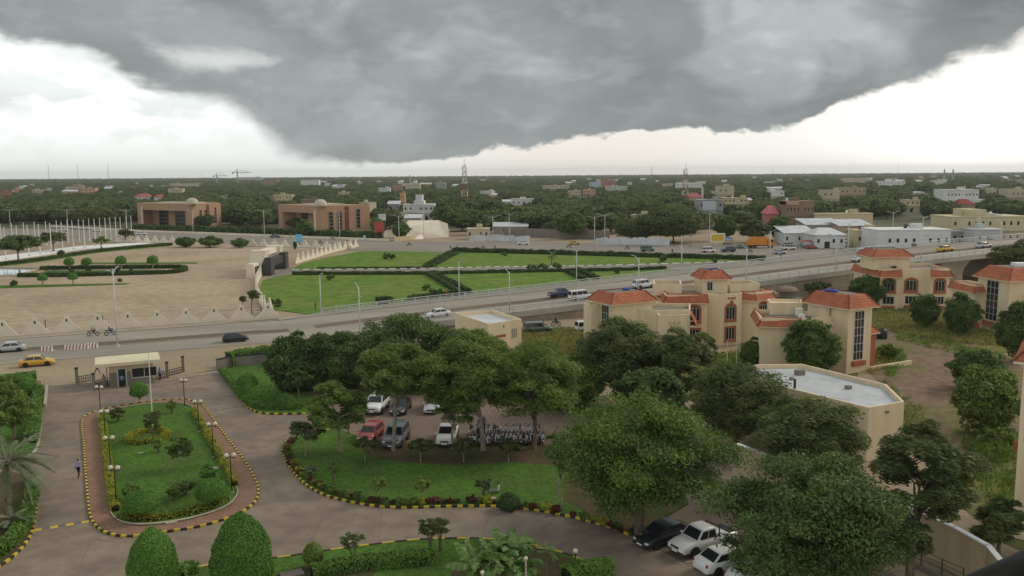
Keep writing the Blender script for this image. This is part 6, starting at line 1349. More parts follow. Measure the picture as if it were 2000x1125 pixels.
th('white house with a stepped lookout tower', 787, 847, 400, 9, WH, 12, bays=6, extra=[(.35, .68, .9, 1.25, WH, 1), (.40, .62, 1.2, 1.6, WH, 2), (-.1, .3, 0, .55, CR, -3)]); th('small white roof below the white lookout house', 790, 822, 420, 5, CR, 7, 'shed', 1, 3); th('striped low roofs left of the white lookout house', 757, 780, 393, 6.5, GR, 8, 'shed', 1, 3)
th('pale hotel like block far away above the lookout house', 792, 820, 358, 14, CR, 14, bays=6, extra=[(.55, .75, 1, 1.3, WH, 2)]); th('pale domed building far away left of the lattice mast', 850, 870, 356, 15, GR, 14, bays=4); th('reddish building far away', 767, 785, 362, 11, (.45, .26, .2), 10, bays=4); th('white low houses far away behind the brown buildings', 739, 762, 367, 8, WH, 8, bays=4)
th('low wide shed beside the far road lamp', 912, 955, 448, 4, CR, 8, 'flat', 1, 4); th('grey low house behind the zinc fence', 965, 1030, 436, 4.5, GR, 8, 'shed', 1, 5)
th('pink red apartment block far away', 1176, 1202, 352, 16, (.42, .2, .18), 14, bays=5); th('pale blue house far away left of the pink block', 1152, 1182, 356, 12, (.42, .5, .55), 12, bays=5); th('pale green house far away', 1184, 1225, 364, 9, (.5, .54, .44), 12, bays=6); th('peach house far away in the middle', 1139, 1163, 371, 8, (.52, .36, .28), 9, bays=3); th('beige strip of flats far away', 1058, 1112, 362, 8, CR, 10, bays=9); th('cream house among dark trees in the middle', 1110, 1135, 373, 7.5, CR, 9, bays=4)
th('white house complex behind the right lattice mast', 1322, 1372, 357, 12, WH, 12, bays=8); th('house with a pink red hipped roof right of the lattice mast', 1345, 1372, 377, 10, TN, 10, 'hip', 1, 3, roofcol=(.45, .13, .13)); th('grey building with a white balcony front', 1365, 1413, 391, 11, GR, 12, bays=4, extra=[(.15, .70, .35, .95, (.55, .6, .66), -.4)]); th('tall cream house above the grey building', 1402, 1434, 364, 14, CR, 10, bays=3, extra=[(-.3, 0, 0, .7, CR, 1)]); th('yellow long house right of the grey building', 1414, 1460, 387, 8, YE, 9, bays=6)
th('brown house with arched arcades', 1536, 1590, 394, 13, BR_, 12, floors=2, bays=8, extra=[(.0, .45, .9, 1.02, TN, -.3)]); th('pink house with a pointed roof at the edge of the trees', 1500, 1520, 402, 11, PK, 9, 'hip', 1, 1, roofcol=(.60, .20, .22), wins=False); th('cream box house above the sheds', 1607, 1640, 372, 12, CR, 10, bays=3); th('tan two storey house right of the cream box house', 1642, 1692, 367, 12, TN, 12, bays=6); th('small white houses at the right middle', 1500, 1532, 373, 9, WH, 8, bays=3)
th('long cream wall behind the sheds', 1592, 1705, 418, 7.5, YE, 6, floors=1, bays=1, wins=False); th('grey zinc roofed market shed, left', 1575, 1645, 430, 6, GR, 14, 'shed', 1, 6); th('grey zinc roofed market shed, right', 1640, 1705, 432, 6, TN, 14, 'shed', 1, 6)
th('white workshop with small dark windows beside the orange truck', 1532, 1592, 445, 6, (.62, .63, .63), 12, 'shed', 1, 5); th('white gabled workshop right of the first one', 1592, 1652, 447, 6.5, (.66, .67, .67), 12, 'hip', 1, 4, roofcol=(.6, .62, .64)); th('small yellow shop between the white workshops', 1673, 1716, 451, 5.5, YE, 8, 'flat', 1, 3); th('long white building beside the flyover', 1715, 1858, 450, 6.5, (.66, .67, .66), 14, 'flat', 1, 9); th('small grey kiosk with a white roof', 1858, 1888, 452, 4.5, GR, 7, 'flat', 1, 2, roofcol=WH); th('white ended long shed at the flyover', 1904, 1960, 449, 5.5, (.5, .52, .54), 12, 'flat', 1, 3, roofcol=WH)
th('big cream house with arched balconies at the right edge', 1860, 2010, 424, 9.5, YE, 16, floors=2, bays=11, extra=[(.24, .46, .98, 1.28, YE, 1), (.60, .67, 1, 1.1, WH, 1)]); th('white mansion with two floors of arcades on the right', 1843, 1912, 371, 13, WH, 14, bays=10, extra=[(-.15, 1.2, 0, .5, WH, -2)]); th('house with a dark red roof below the white mansion', 1873, 1905, 389, 9.5, TN, 10, 'hip', 1, 3, roofcol=(.32, .08, .07)); th('pale house at the far right edge', 1968, 2010, 370, 12, CR, 12, bays=5); th('cream house among trees at the right middle', 1769, 1797, 391, 7.5, YE, 9, bays=3); th('pale long house far away on the right', 1648, 1688, 348, 14, CR, 16, bays=8); th('white domed mosque far away on the right', 1716, 1768, 354, 11, WH, 14, bays=7, extra=[(.35, .55, 1, 1.35, WH, 3)])
# many small houses between the trees
def zone_h(x):
    for a, n_ in ((130, 'above the left flagpoles'), (262, 'above the right flagpoles'), (437, 'above the left brown building'), (540, 'above the gap between the brown buildings'), (728, 'above the right brown building'), (870, 'above the pale hall'), (960, 'beside the middle lattice mast'), (1085, 'above the left zinc fence'), (1200, 'above the grey yard wall'), (1310, 'left of the right lattice mast'), (1400, 'beside the right lattice mast'), (1530, 'above the yellow billboard'), (1620, 'above the first white workshop'), (1720, 'above the yellow shop'), (1860, 'above the long white building'), (9999, 'above the cream house with arches')):
        if x < a: return n_
rng = np.random.default_rng(11); cols = [WH, CR, WH, TN, PE, (.55, .57, .58), (.6, .6, .56), CR, GR]
for k in range(360):
    x = rng.uniform(-30, 2030); Y = float(np.exp(rng.uniform(math.log(430), math.log(4200)))); h = rng.uniform(3.2, 6.5) if Y < 1500 else rng.uniform(6, 11); w_ = rng.uniform(6, 19) * (1 if Y < 1200 else 1.3)
    hor = HY - (x - 1000) * math.tan(ROLL); yt = hor + (H - h) * FPX / Y; wp = w_ * FPX / Y
    if (x < 780 and Y < 560) or (x > 1480 and Y < 520): continue
    if any(x + wp / 2 > a - 6 and x - wp / 2 < b_ + 6 and yt > t_ - 6 and Y < Yb + 30 for a, b_, t_, _, Yb in blocked[:66]): continue
    i = int(rng.integers(len(cols))); far = Y > 1300
    cn = ('white', 'cream', 'white', 'tan', 'peach', 'pale grey', 'off white', 'cream', 'grey')[i]; flat = rng.random() < .6; zc = zone_h(x)
    town_house(f'{"tiny distant" if far else "small"} {cn} {"flat roofed" if flat else "zinc roofed"} house {zc}', x - wp / 2, x + wp / 2, yt, h, cols[i], rng.uniform(8, 14), 'flat' if flat else 'shed', 1 if h < 6 else 2, 2 if far else 4, group='small houses among the town trees' if not far else 'tiny distant houses', rz=rng.uniform(-.5, .5), wins=Y < 900, protect=k % 3 == 0)

# masts, cranes, minarets
M['mastred'] = material('mast_red', (.36, .06, .04)); M['mastwhite'] = material('mast_white', (.6, .58, .55))
def lattice(label, x, ytop, ybase, Y, w, sections=8, dishes=True, single=None):
    b = at(x, ybase, Y); tp = at(x, ytop, Y); h = tp[2]; t = thing('radio_mast', label, 'mast', (b[0], Y, 0))
    for s_ in range(sections):
        z0, z1 = h * s_ / sections, h * (s_ + 1) / sections; w0, w1 = w * (1 - .72 * s_ / sections), w * (1 - .72 * (s_ + 1) / sections); mb = MB(); r = w * .055
        c0 = [(-w0, -w0), (w0, -w0), (w0, w0), (-w0, w0)]; c1 = [(-w1, -w1), (w1, -w1), (w1, w1), (-w1, w1)]
        for i in range(4):
            j = (i + 1) % 4; mb.tube([(*c0[i], z0), (*c1[i], z1)], r, 4); zm = (z0 + z1) / 2
            mb.tube([(*c0[i], z0), (*[(c1[j][q] + c0[j][q]) / 2 for q in (0, 1)], zm)], r * .6, 3); mb.tube([(*[(c1[j][q] + c0[j][q]) / 2 for q in (0, 1)], zm), (*c1[i], z1)], r * .6, 3); mb.tube([(*c1[i], z1), (*c1[j], z1)], r * .6, 3)
        obj('section', mb, M['mastred' if s_ % 2 == 0 else 'mastwhite'] if single is None else M[single], t)
    if dishes:
        for k in range(9):
            z = h * (.62 + .36 * (k / 9)); a = k * 2.2; ww = w * .55
            obj('antenna', MB().cbox((math.cos(a) * ww, math.sin(a) * ww, z), (.5, .35, 2.2), a), M['mastwhite'], t)
        for k in range(2): obj('dish', MB().lathe([(.05, 0), (.9, .25), (.95, .4), (.05, .3)], 10, (w * (.5 - k), -w * .6, h * .5 + k * 4)), M['mastwhite'], t)
        obj('lightning_rod', MB().tube([(0, 0, h), (0, 0, h + 4)], .12, 4), M['mastwhite'], t)
lattice('red and white lattice mast with many antennas in the middle', 908, 322, 402, 560, 2.6); lattice('red and white lattice mast right of the middle', 1338, 330, 400, 600, 2.6)
for x, yt, Y, lab in ((96, 322, 1500, 'leftmost of three thin masts on the left skyline'), (153, 320, 1450, 'middle of three thin masts on the left skyline'), (212, 321, 1450, 'rightmost of three thin masts on the left skyline'), (1272, 326, 1300, 'thin mast left of the right lattice mast'), (395, 336, 2500, 'small mast on the skyline left of the cranes'), (802, 342, 2500, 'small mast on the skyline above the lookout house'), (1510, 330, 2600, 'thin mast on the skyline right of the middle'), (1636, 331, 2600, 'thin mast on the skyline above the cream box house'), (1753, 315, 2800, 'tall faint mast on the skyline at the right'), (1209, 336, 2400, 'thin mast on the skyline above the pink block'), (1608, 332, 2500, 'short mast on the skyline above the sheds')):
    lattice(lab, x, yt, 350, Y, 1.1 if Y < 2000 else 1.0, 6, False, 'greymetal')
def crane(label, x, yt, Y, jib, side):
    b = at(x, yt, Y); t = thing('tower_crane', label, 'crane', (b[0], Y, 0)); h = b[2]
    obj('tower', MB().box(-1.2, 1.2, -1.2, 1.2, 0, h), M['greymetal'], t); obj('jib', MB().box(0 if side > 0 else -jib, jib if side > 0 else 0, -.7, .7, h - 4, h - 2.6), M['greymetal'], t); obj('counter_jib', MB().box(-jib * .3 if side > 0 else 0, 0 if side > 0 else jib * .3, -.7, .7, h - 4, h - 2.6), M['greymetal'], t); obj('peak', MB().add([(-1.2, 0, h - 2.6), (1.2, 0, h - 2.6), (0, 0, h + 5)], [(0, 1, 2)]).tube([(0, 0, h - 3), (0, 0, h + 5)], .5, 4), M['greymetal'], t)
    obj('tie', MB().tube([(side * jib * .8, 0, h - 3), (0, 0, h + 5), (-side * jib * .28, 0, h - 3)], .35, 3), M['greymetal'], t); obj('counterweight', MB().box(-side * jib * .3 - 1.5, -side * jib * .3 + 1.5, -1, 1, h - 6.5, h - 3), M['stone'], t)
crane('left one of two tower cranes on the skyline', 423, 341, 2300, 28, 1); crane('right one of two tower cranes above the unfinished block', 463, 334, 2100, 34, 1)
for x, yt, Y, lab in ((1845, 329, 1900, 'left minaret of the pair on the right skyline'), (1862, 329, 1900, 'right minaret of the pair on the right skyline'), (1372, 363, 720, 'small white minaret right of the lattice mast'), (1884, 362, 800, 'grey minaret behind the white mansion'), (801, 341, 1900, 'thin minaret on the skyline above the lookout house')):
    b = at(x, yt, Y); h = b[2]; r = .9 if Y < 1000 else 1.9; t = thing('minaret', lab, 'minaret', (b[0], Y, 0)); m = M['mastwhite'] if Y < 1000 else M['greymetal']
    obj('shaft', MB().lathe([(r * 1.1, 0), (r, h * .3), (r * .85, h * .82)], 10), m, t); obj('balcony', MB().cyl((0, 0, h * .70), r * 1.6, h * .03, 10), m, t); obj('cap', MB().lathe([(r * .8, h * .82), (r * .95, h * .86), (r * .5, h * .93), (.05, h)], 10), m, t)

# ------------------------------------------------------------------ town trees
for x0, x1, yt, yb, bx, by, mat, sd, lab in ((1192, 1300, 428, 470, 1245, 473, 'olive', 401, 'wide olive tree behind the right zinc fence'), (1243, 1385, 408, 470, 1315, 474, 'olive', 402, 'biggest round tree beyond the far road, right of the wide olive tree'), (1085, 1145, 413, 464, 1115, 467, 'dark', 403, 'tall dark tree in front of the grey yard wall'), (764, 801, 432, 466, 783, 469, 'dark', 404, 'dark round tree left of the pale hall'), (578, 613, 427, 460, 596, 461, 'dark', 405, 'dark tree in front of the right brown building porch'), (1442, 1502, 428, 470, 1470, 474, 'olive', 406, 'olive tree behind the orange truck'), (1500, 1545, 418, 468, 1520, 472, 'dark', 407, 'dark tree left of the white workshop'), (1786, 1821, 457, 476, 1803, 478, 'dark', 408, 'small dark tree before the long white building'), (1395, 1440, 420, 466, 1415, 470, 'dark', 409, 'dark tree behind the yellow billboard'), (840, 905, 405, 445, 870, 452, 'dark', 410, 'dark tree behind the pale hall, below the lattice mast'), (895, 960, 408, 452, 925, 458, 'dark', 411, 'wide dark tree right of the lattice mast foot'), (1925, 1950, 438, 456, 1937, 462, 'dark', 412, 'small dark tree before the arches of the cream house'), (722, 748, 425, 452, 735, 455, 'mid', 413, 'green tree right of the right brown building')):
    tree('tree', lab, bx, by, x0, x1, yt, yb, mat, 'full', sd, .35, 'bark', leaf=.45, cover=3.4)
protos = [crown_mesh('crown', 600 + k, 5, 5, 3.1, L['city'], 'full' if k % 2 else 'dome', .55, .5, 3.0, core=.80)[0] for k in range(6)]
tmesh = MB().tube([(0, 0, -.2), (.1, 0, 2.2), (0, .1, 4.5)], [.35, .28, .2], 6).mesh('trunk', M['bark'])
keep = blocked + [(258, 438, 386, 452, 490), (538, 730, 380, 458, 455), (795, 872, 428, 468, 390)]
fe_x = [-200, 100, 262, 440, 740, 800, 880, 1000, 1200, 1310, 1500, 1530, 1860, 2200]; fe_y = [436, 438, 444, 448, 452, 455, 450, 458, 462, 464, 440, 432, 428, 428]
rng = np.random.default_rng(5)
def cand(Y0, Y1, dens, r0, r1):
    n = int(dens); u = rng.uniform(0, 1, n); Y = np.sqrt(Y0 ** 2 + (Y1 ** 2 - Y0 ** 2) * u); X = rng.uniform(-.66, .66, n) * Y
    return X, Y, rng.uniform(r0, r1, n)
def ok(X, Y, r, hgt):
    xb, yb = project((X, Y, 0)); xt, yt = project((X, Y, hgt)); w_ = r * FPX / Y
    if yb > np.interp(xb, fe_x, fe_y) - 1: return False
    for a, b_, t_, b2, Yb in keep:
        if Y < Yb + 14 and xb + w_ * .8 > a and xb - w_ * .8 < b_ and yt < t_ + (b2 - t_) * .62 and (Y > Yb - 4 or yt < t_ + (b2 - t_) * .5): 
            if Y < Yb + 12: return False
    return True
spots = []
for Y0, Y1, dens, r0, r1 in ((340, 600, 2000, 4.5, 8.5), (600, 1000, 3000, 4.5, 8.5), (1000, 1800, 4800, 5, 9), (1800, 3200, 5200, 6, 11), (3200, 7500, 7000, 8, 15)):
    Xs, Ys, Rs = cand(Y0, Y1, dens, r0, r1)
    for X, Y, r in zip(Xs, Ys, Rs):
        if Y < 1000 and rng.random() < .25 and X > -120: continue
        if ok(X, Y, r, r * 1.35): spots.append((X, Y, r))
spots.sort(key=lambda s_: s_[1])
near = spots[:290]
def zone(x):
    for a, n_ in ((130, 'behind the left flagpoles'), (262, 'behind the right flagpoles'), (437, 'behind the left brown building'), (540, 'between the two brown buildings'), (728, 'behind the right brown building'), (870, 'behind the pale hall'), (960, 'around the foot of the middle lattice mast'), (1085, 'behind the left zinc fence'), (1200, 'behind the grey yard wall'), (1390, 'behind the biggest round tree'), (1530, 'behind the yellow billboard'), (1720, 'behind the market sheds'), (1860, 'behind the long white building'), (9999, 'around the big cream house with arches')):
        if x < a: return n_
for k, (X, Y, r) in enumerate(near):
    zn = zone(project((X, Y, 0))[0]); sz = 'big' if r > 7.2 else 'small' if r < 5.6 else 'middling'; dp = 'front' if Y < np.median([q[1] for q in near]) else 'rear'
    t = thing('town_tree', f'{sz} dark tree in the {dp} tree belt {zn}', 'tree', (X, Y, 0), rng.uniform(0, 6.28), f'town trees {zn}')
    s_ = r / 5; hs = s_ * rng.uniform(.85, 1.2); hs *= .85; link('crown', protos[k % 6], t, (0, 0, 4.2 * hs), 0, (s_, s_, hs)); link('trunk', tmesh, t, (0, 0, 0), 0, (s_, s_, hs))
rest = np.array(spots[290:])
me = D.meshes.new('woodland'); me.from_pydata([(x, y, r * .62) for x, y, r in rest], [], [])
at_ = me.attributes.new('tree_size', 'FLOAT', 'POINT'); at_.data.foreach_set('value', (rest[:, 2] / 5).astype(np.float32))
wl = link('woodland', me); tag(wl, 'distant mass of town trees reaching the horizon', 'trees', kind='stuff')
pc = D.collections.new('woodland_crowns')
for k in range(6): pc.objects.link(D.objects.new('crown_source', protos[k]))
ng = D.node_groups.new('woodland', 'GeometryNodeTree'); ng.interface.new_socket('Geometry', in_out='INPUT', socket_type='NodeSocketGeometry'); ng.interface.new_socket('Geometry', in_out='OUTPUT', socket_type='NodeSocketGeometry')
gi, go_ = ng.nodes.new('NodeGroupInput'), ng.nodes.new('NodeGroupOutput'); ip = ng.nodes.new('GeometryNodeInstanceOnPoints'); ci = ng.nodes.new('GeometryNodeCollectionInfo'); ci.inputs['Collection'].default_value = pc; ci.inputs['Separate Children'].default_value = True; ci.inputs['Reset Children'].default_value = True
ip.inputs['Pick Instance'].default_value = True; na = ng.nodes.new('GeometryNodeInputNamedAttribute'); na.data_type = 'FLOAT'; na.inputs['Name'].default_value = 'tree_size'
rv = ng.nodes.new('FunctionNodeRandomValue'); rv.data_type = 'FLOAT_VECTOR'; rv.inputs[0].default_value = (0, 0, 0); rv.inputs[1].default_value = (0, 0, 6.28)
ri = ng.nodes.new('FunctionNodeRandomValue'); ri.data_type = 'INT'; ri.inputs['Min'].default_value = 0; ri.inputs['Max'].default_value = 5
lk = ng.links.new; lk(gi.outputs[0], ip.inputs['Points']); lk(ci.outputs[0], ip.inputs['Instance']); lk(na.outputs['Attribute'], ip.inputs['Scale']); lk(rv.outputs[0], ip.inputs['Rotation']); lk([o for o in ri.outputs if o.type == 'INT'][0], ip.inputs['Instance Index']); lk(ip.outputs[0], go_.inputs[0])
wl.modifiers.new('woodland', 'NODES').node_group = ng

# ------------------------------------------------------------------ vehicles
def ring_(x, hw, zs):
    "half section: list of (y factor, z)"
    pts = [(x, -hw * f, z) for f, z in zs]; return pts + [(x, hw * f, z) for f, z in zs[::-1]]
PAINT = {}
def paint(c):
    if c not in PAINT: PAINT[c] = material('car_paint', c, None, 1, .3, .5, clear=.6)
    return PAINT[c]
SPEC = {  # length, width, height, belt, hood z, nodes of the cabin (x0 base, x0 top, x1 top, x1 base), tail height
    'sedan': (4.5, 1.74, 1.43, .92, .84, (-1.75, -1.05, .42, 1.12), .95, .31), 'hatch': (4.0, 1.68, 1.48, .94, .88, (-1.95, -1.6, .35, 1.05), .94, .30), 'suv': (4.8, 1.88, 1.85, 1.16, 1.12, (-2.32, -2.1, .45, 1.05), 1.16, .38),
    'van': (4.7, 1.72, 1.92, 1.08, 1.02, (-2.3, -2.2, .95, 1.55), 1.08, .32), 'pickup': (5.1, 1.80, 1.76, 1.10, 1.06, (-.62, -.45, .62, 1.22), 1.06, .38), 'minibus': (4.7, 1.7, 1.95, 1.05, 1.0, (-2.3, -2.2, 1.7, 2.15), 1.05, .32)}
wheel_t = {}
def wheels(t, l, w, r, wb):
    key = round(r, 2)
    if key not in wheel_t:
        ty = MB().lathe([(r * .62, -.1), (r * .95, -.1), (r, -.06), (r, .06), (r * .95, .1), (r * .62, .1)], 18); rm = MB().lathe([(.02, -.07), (r * .25, -.09), (r * .3, -.06), (r * .60, -.075), (r * .63, -.07), (r * .63, .07), (.02, .07)], 12)
        for k in range(5): a = 2 * PI * k / 5; rm.tube([(math.cos(a) * r * .15, math.sin(a) * r * .15, -.095), (math.cos(a) * r * .6, math.sin(a) * r * .6, -.085)], r * .07, 4)
        for m in (ty, rm): m.v = [(x, z, y) for x, y, z in m.v]
        wheel_t[key] = (ty.mesh('tyre', M['rubber'], True), rm.mesh('rim', M['rim']))
    for x in (-wb / 2 - .08, wb / 2 - .02):
        for s_ in (-1, 1):
            wn = link('wheel', None, t, (x, s_ * (w / 2 - .1), r), 0 if s_ < 0 else PI); link('tyre', wheel_t[key][0], wn); link('rim', wheel_t[key][1], wn)
def car(kind, color, label, rack=False, cat='car', roofcol=None, name=None):
    l, w, h, belt, hood, cab, tail, r = SPEC[kind]; t = thing(name or {'sedan': 'car', 'hatch': 'car', 'suv': 'off_road_car', 'van': 'van', 'pickup': 'pickup_truck', 'minibus': 'minibus'}[kind], label, cat); hw = w / 2; L2 = l / 2; wb = l * .58
    # lower body: loft along x
    low = .22 if kind in ('sedan', 'hatch') else .34
    st = [(-L2, .80, tail * .62, .9), (-L2 + .05, .93, tail * .95, .97), (-L2 + .35, .97, tail, 1), (cab[0], 1, max(belt, tail * .99), 1), (0, 1, belt, 1), (cab[3], 1, hood + .05, 1), (L2 - .55, .97, hood - .07, .99), (L2 - .12, .92, hood - .20, .95), (L2, .80, hood - .36, .86)]
    if kind == 'minibus': st = [(-L2, .85, belt * .9, .9), (-L2 + .1, 1, belt, 1), (0, 1, belt, 1), (L2 - .3, 1, belt, 1), (L2 - .06, .95, belt - .1, .96), (L2, .85, belt - .3, .9)]
    rings = []
    for x, f, z, f2 in st:
        end = abs(abs(x) - L2) < .01; lo = low + (.12 if end else 0)
        rings.append(ring_(x, hw, [(f * .86, lo), (f * .97, lo + .10), (f, lo + (z - lo) * .55), (f * .97, z - .08), (f * .86, z)]))
    body = obj('body', MB().loft(rings), paint(color), t, smooth=True); body.data.polygons.foreach_set('use_smooth', [True] * len(body.data.polygons))
    ar = MB()
    for x in (-wb / 2 - .08, wb / 2 - .02):
        for s_ in (-1, 1): ar.cyl((x, s_ * (hw - .23) - (.0), r), r * 1.14, .245 * s_, 16, 'y')
    obj('wheel_arch', ar, M['black'], t); wheels(t, l, w, r, wb)
    # cabin: pillars and roof in paint, glass panels slightly proud
    x0, x1, x2, x3 = cab; zb, zt = belt - .03, h; wt = .80; wbm = .93
    cm_ = MB(); cm_.loft([ring_(x0, hw * wbm, [(1, zb), (1, zb + .02)]), ring_(x1, hw * wt, [(1 + (wbm / wt - 1) * .0, zt - .05), (.86, zt)]), ring_((x1 + x2) / 2, hw * wt, [(1, zt - .03), (.86, zt + .03)]), ring_(x2, hw * wt, [(1, zt - .05), (.86, zt)]), ring_(x3, hw * wbm, [(1, zb), (1, zb + .02)])])
    # sides closed down to the belt
    for s_ in (-1, 1): cm_.add([(x0, s_ * hw * wbm, zb), (x3, s_ * hw * wbm, zb), (x2, s_ * hw * wt, zt - .05), (x1, s_ * hw * wt, zt - .05)], [(0, 1, 2, 3)])
    obj('cabin', cm_, paint(roofcol or color), t)
    def lerp(a, b, f): return a + (b - a) * f
    def side_pt(x, f, s_): return (x, s_ * (lerp(hw * wbm, hw * wt, f) + .012), lerp(zb, zt - .05, f))
    edges = lambda f: (lerp(x0, x1, f), lerp(x3, x2, f))
    lo_f, hi_f = .10, .88; a0, b0 = edges(lo_f); a1, b1 = edges(hi_f); n = {'sedan': 2, 'hatch': 2, 'suv': 3, 'van': 3, 'pickup': 2 if kind == 'pickup' else 2, 'minibus': 4}[kind]
    for s_ in (-1, 1):
        for k in range(n):
            f0, f1 = (k + (.10 if k == 0 else .04)) / n, (k + 1 - (.10 if k == n - 1 else .04)) / n
            obj('side_window', MB().add([side_pt(lerp(a0, b0, f0), lo_f, s_), side_pt(lerp(a0, b0, f1), lo_f, s_), side_pt(lerp(a1, b1, f1), hi_f, s_), side_pt(lerp(a1, b1, f0), hi_f, s_)], [(0, 1, 2, 3)]), M['glass'], t)
    def scr(xa, xb, sg):
        d = .014 * sg; f0, f1 = .10, .90
        return MB().add([(lerp(xa, xb, f0) + d, -hw * lerp(wbm, wt, f0) * .90, lerp(zb, zt - .02, f0) + .012), (lerp(xa, xb, f0) + d, hw * lerp(wbm, wt, f0) * .90, lerp(zb, zt - .02, f0) + .012), (lerp(xa, xb, f1) + d, hw * lerp(wbm, wt, f1) * .86, lerp(zb, zt - .02, f1) + .012), (lerp(xa, xb, f1) + d, -hw * lerp(wbm, wt, f1) * .86, lerp(zb, zt - .02, f1) + .012)], [(0, 1, 2, 3)])
    obj('windscreen', scr(x3, x2, 1), M['glass'], t); obj('rear_window', scr(x0, x1, -1), M['glass'], t)
    for s_ in (-1, 1):
        obj('headlight', MB().ball((L2 - .14, s_ * hw * .70, hood - .30), .15, 8, 6, sc=(.75, 1.3, .7)), M['lens'], t); obj('taillight', MB().ball((-L2 + .06, s_ * hw * .78, tail * .80), .12, 8, 6, sc=(.6, 1.1, 1.2)), M['redlens'], t)
        obj('mirror', MB().ball((x3 - .12, s_ * (hw * .98 + .08), belt + .08), .10, 8, 6, sc=(.6, 1, .8)), paint(color), t)
    obj('grille', MB().cbox((L2 - .03, 0, hood - .42), (.06, hw * .9, .16)), M['black'], t); obj('bumper', MB().cbox((L2 - .06, 0, low + .05), (.14, w * .86, .16)), paint(color) if kind in ('sedan', 'hatch') else M['darkmetal'], t); obj('bumper', MB().cbox((-L2 + .06, 0, low + .06), (.14, w * .86, .16)), paint(color) if kind in ('sedan', 'hatch') else M['darkmetal'], t)
    obj('number_plate', MB().cbox((L2 + .015, 0, low + .1), (.02, .5, .11)), M['white'], t); obj('number_plate', MB().cbox((-L2 - .005, 0, tail * .6), (.02, .5, .11)), M['white'], t)
    if kind == 'pickup':
        bx0, bx1 = -L2 + .12, x0 - .06; obj('bed', MB().box(bx0, bx1, -hw * .82, hw * .82, belt - .42, belt - .40), M['black'], t)
        obj('bed_liner', MB().box(bx0, bx1, -hw * .84, hw * .84, tail + .005, tail + .012), M['black'], t)
        obj('roll_bar', MB().tube([(x0 - .25, -hw * .8, belt), (x0 - .3, -hw * .72, h - .1), (x0 - .3, hw * .72, h - .1), (x0 - .25, hw * .8, belt)], .05, 6), M['black'], t)
    if rack:
        rk = MB()
        for s_ in (-1, 1): rk.tube([(x1 + .1, s_ * hw * .7, h + .12), (x2 - .1, s_ * hw * .7, h + .12)], .03, 5)
        for k in range(5): x = lerp(x1 + .1, x2 - .1, k / 4); rk.tube([(x, -hw * .7, h + .12), (x, hw * .7, h + .12)], .025, 5)
        obj('roof_rack', rk, M['darkmetal'], t); obj('bull_bar', MB().tube([(L2 + .1, -hw * .7, low + .1), (L2 + .16, -hw * .6, hood - .1), (L2 + .16, hw * .6, hood - .1), (L2 + .1, hw * .7, low + .1)], .035, 6), M['chrome'], t)
    return t
def put(t, p, ang): t.location = [float(c) for c in p]; t.rotation_euler[2] = ang; return t
def on_ramp(t, x, y, rev=False):
    s_, tt = on_road(x, y); p = RD(s_, tt, .05); put(t, p, TH + (PI if rev else 0)); sl = math.atan((RZ(s_ + 5) - RZ(s_ - 5)) / 10); t.rotation_euler = (0, -sl if not rev else sl, TH + (PI if rev else 0)); return t
YEL, BLK, WHT, SIL, NAVY, RED, GRN, GREY = (.62, .36, .02), (.016, .018, .024), (.70, .70, .69), (.44, .46, .47), (.02, .035, .10), (.32, .035, .03), (.08, .13, .10), (.10, .12, .145)
on_ramp(car('sedan', YEL, 'yellow taxi on the near road at the left'), 73, 714); on_ramp(car('sedan', SIL, 'silver car leaving the picture on the left'), 18, 687, True); on_ramp(car('hatch', BLK, 'black car on the near road behind the gate'), 460, 667); on_ramp(car('sedan', WHT, 'white car on the ramp above the domed trees'), 855, 619, True)
on_ramp(car('pickup', NAVY, 'dark blue pickup on the ramp', cat='pickup'), 1096, 580); on_ramp(car('van', WHT, 'white van driving beside the blue pickup', cat='van'), 1134, 586); on_ramp(car('suv', WHT, 'white off road car above the red tower roof'), 1258, 563); on_ramp(car('pickup', WHT, 'white pickup on the ramp before the bridge villa', cat='pickup'), 1683, 511); on_ramp(car('sedan', YEL, 'yellow taxi on the bridge'), 1846, 491); on_ramp(car('sedan', SIL, 'silver car on the bridge behind the yellow taxi'), 1921, 484)
put(car('hatch', BLK, 'dark car on the slip road beside the ramp start'), g(753, 603), TH)
for kind, c, x, y, a, lab in (('van', GRN, 1265, 491, 8, 'green van on the far road before the zinc fence'), ('van', WHT, 1384, 493, 6, 'white van on the far road, left of the dark blue car'), ('suv', NAVY, 1422, 492, 186, 'dark blue off road car on the far road'), ('sedan', GRN, 1450, 485, 8, 'green car parked by the yellow billboard'), ('minibus', WHT, 1540, 488, 190, 'white minibus with a loaded roof on the far road'), ('sedan', SIL, 1522, 496, 6, 'silver car on the far road below the minibus'), ('sedan', WHT, 1687, 489, 10, 'white car behind the flyover railing'), ('hatch', RED, 1585, 486, 12, 'pale red car on the market ground'), ('suv', WHT, 1645, 474, 95, 'white car facing the road before the white workshop'), ('sedan', (.3, .42, .52), 1702, 477, 15, 'light blue car before the yellow shop'), ('van', (.36, .5, .6), 1735, 476, 10, 'light blue van before the long white building'), ('sedan', WHT, 1022, 478, 4, 'white car before the left zinc fence'), ('sedan', YEL, 1122, 478, 4, 'yellow car on the far road before the dark tree'), ('sedan', GREY, 538, 464, 2, 'blue grey car on the far road between the brown buildings'), ('sedan', WHT, 277, 458.5, 2, 'white car on the far road before the left brown building'), ('suv', BLK, 1610, 474, 20, 'dark off road car among the market stalls'), ('hatch', GREY, 1560, 475, 100, 'grey car parked at the first white workshop'), ('sedan', WHT, 125, 451, 5, 'white car parked behind the middle flagpoles'), ('sedan', WHT, 190, 452, 5, 'white car parked behind the last flagpoles')):
    put(car(kind, c, lab), g(x, y, .03), R(a))
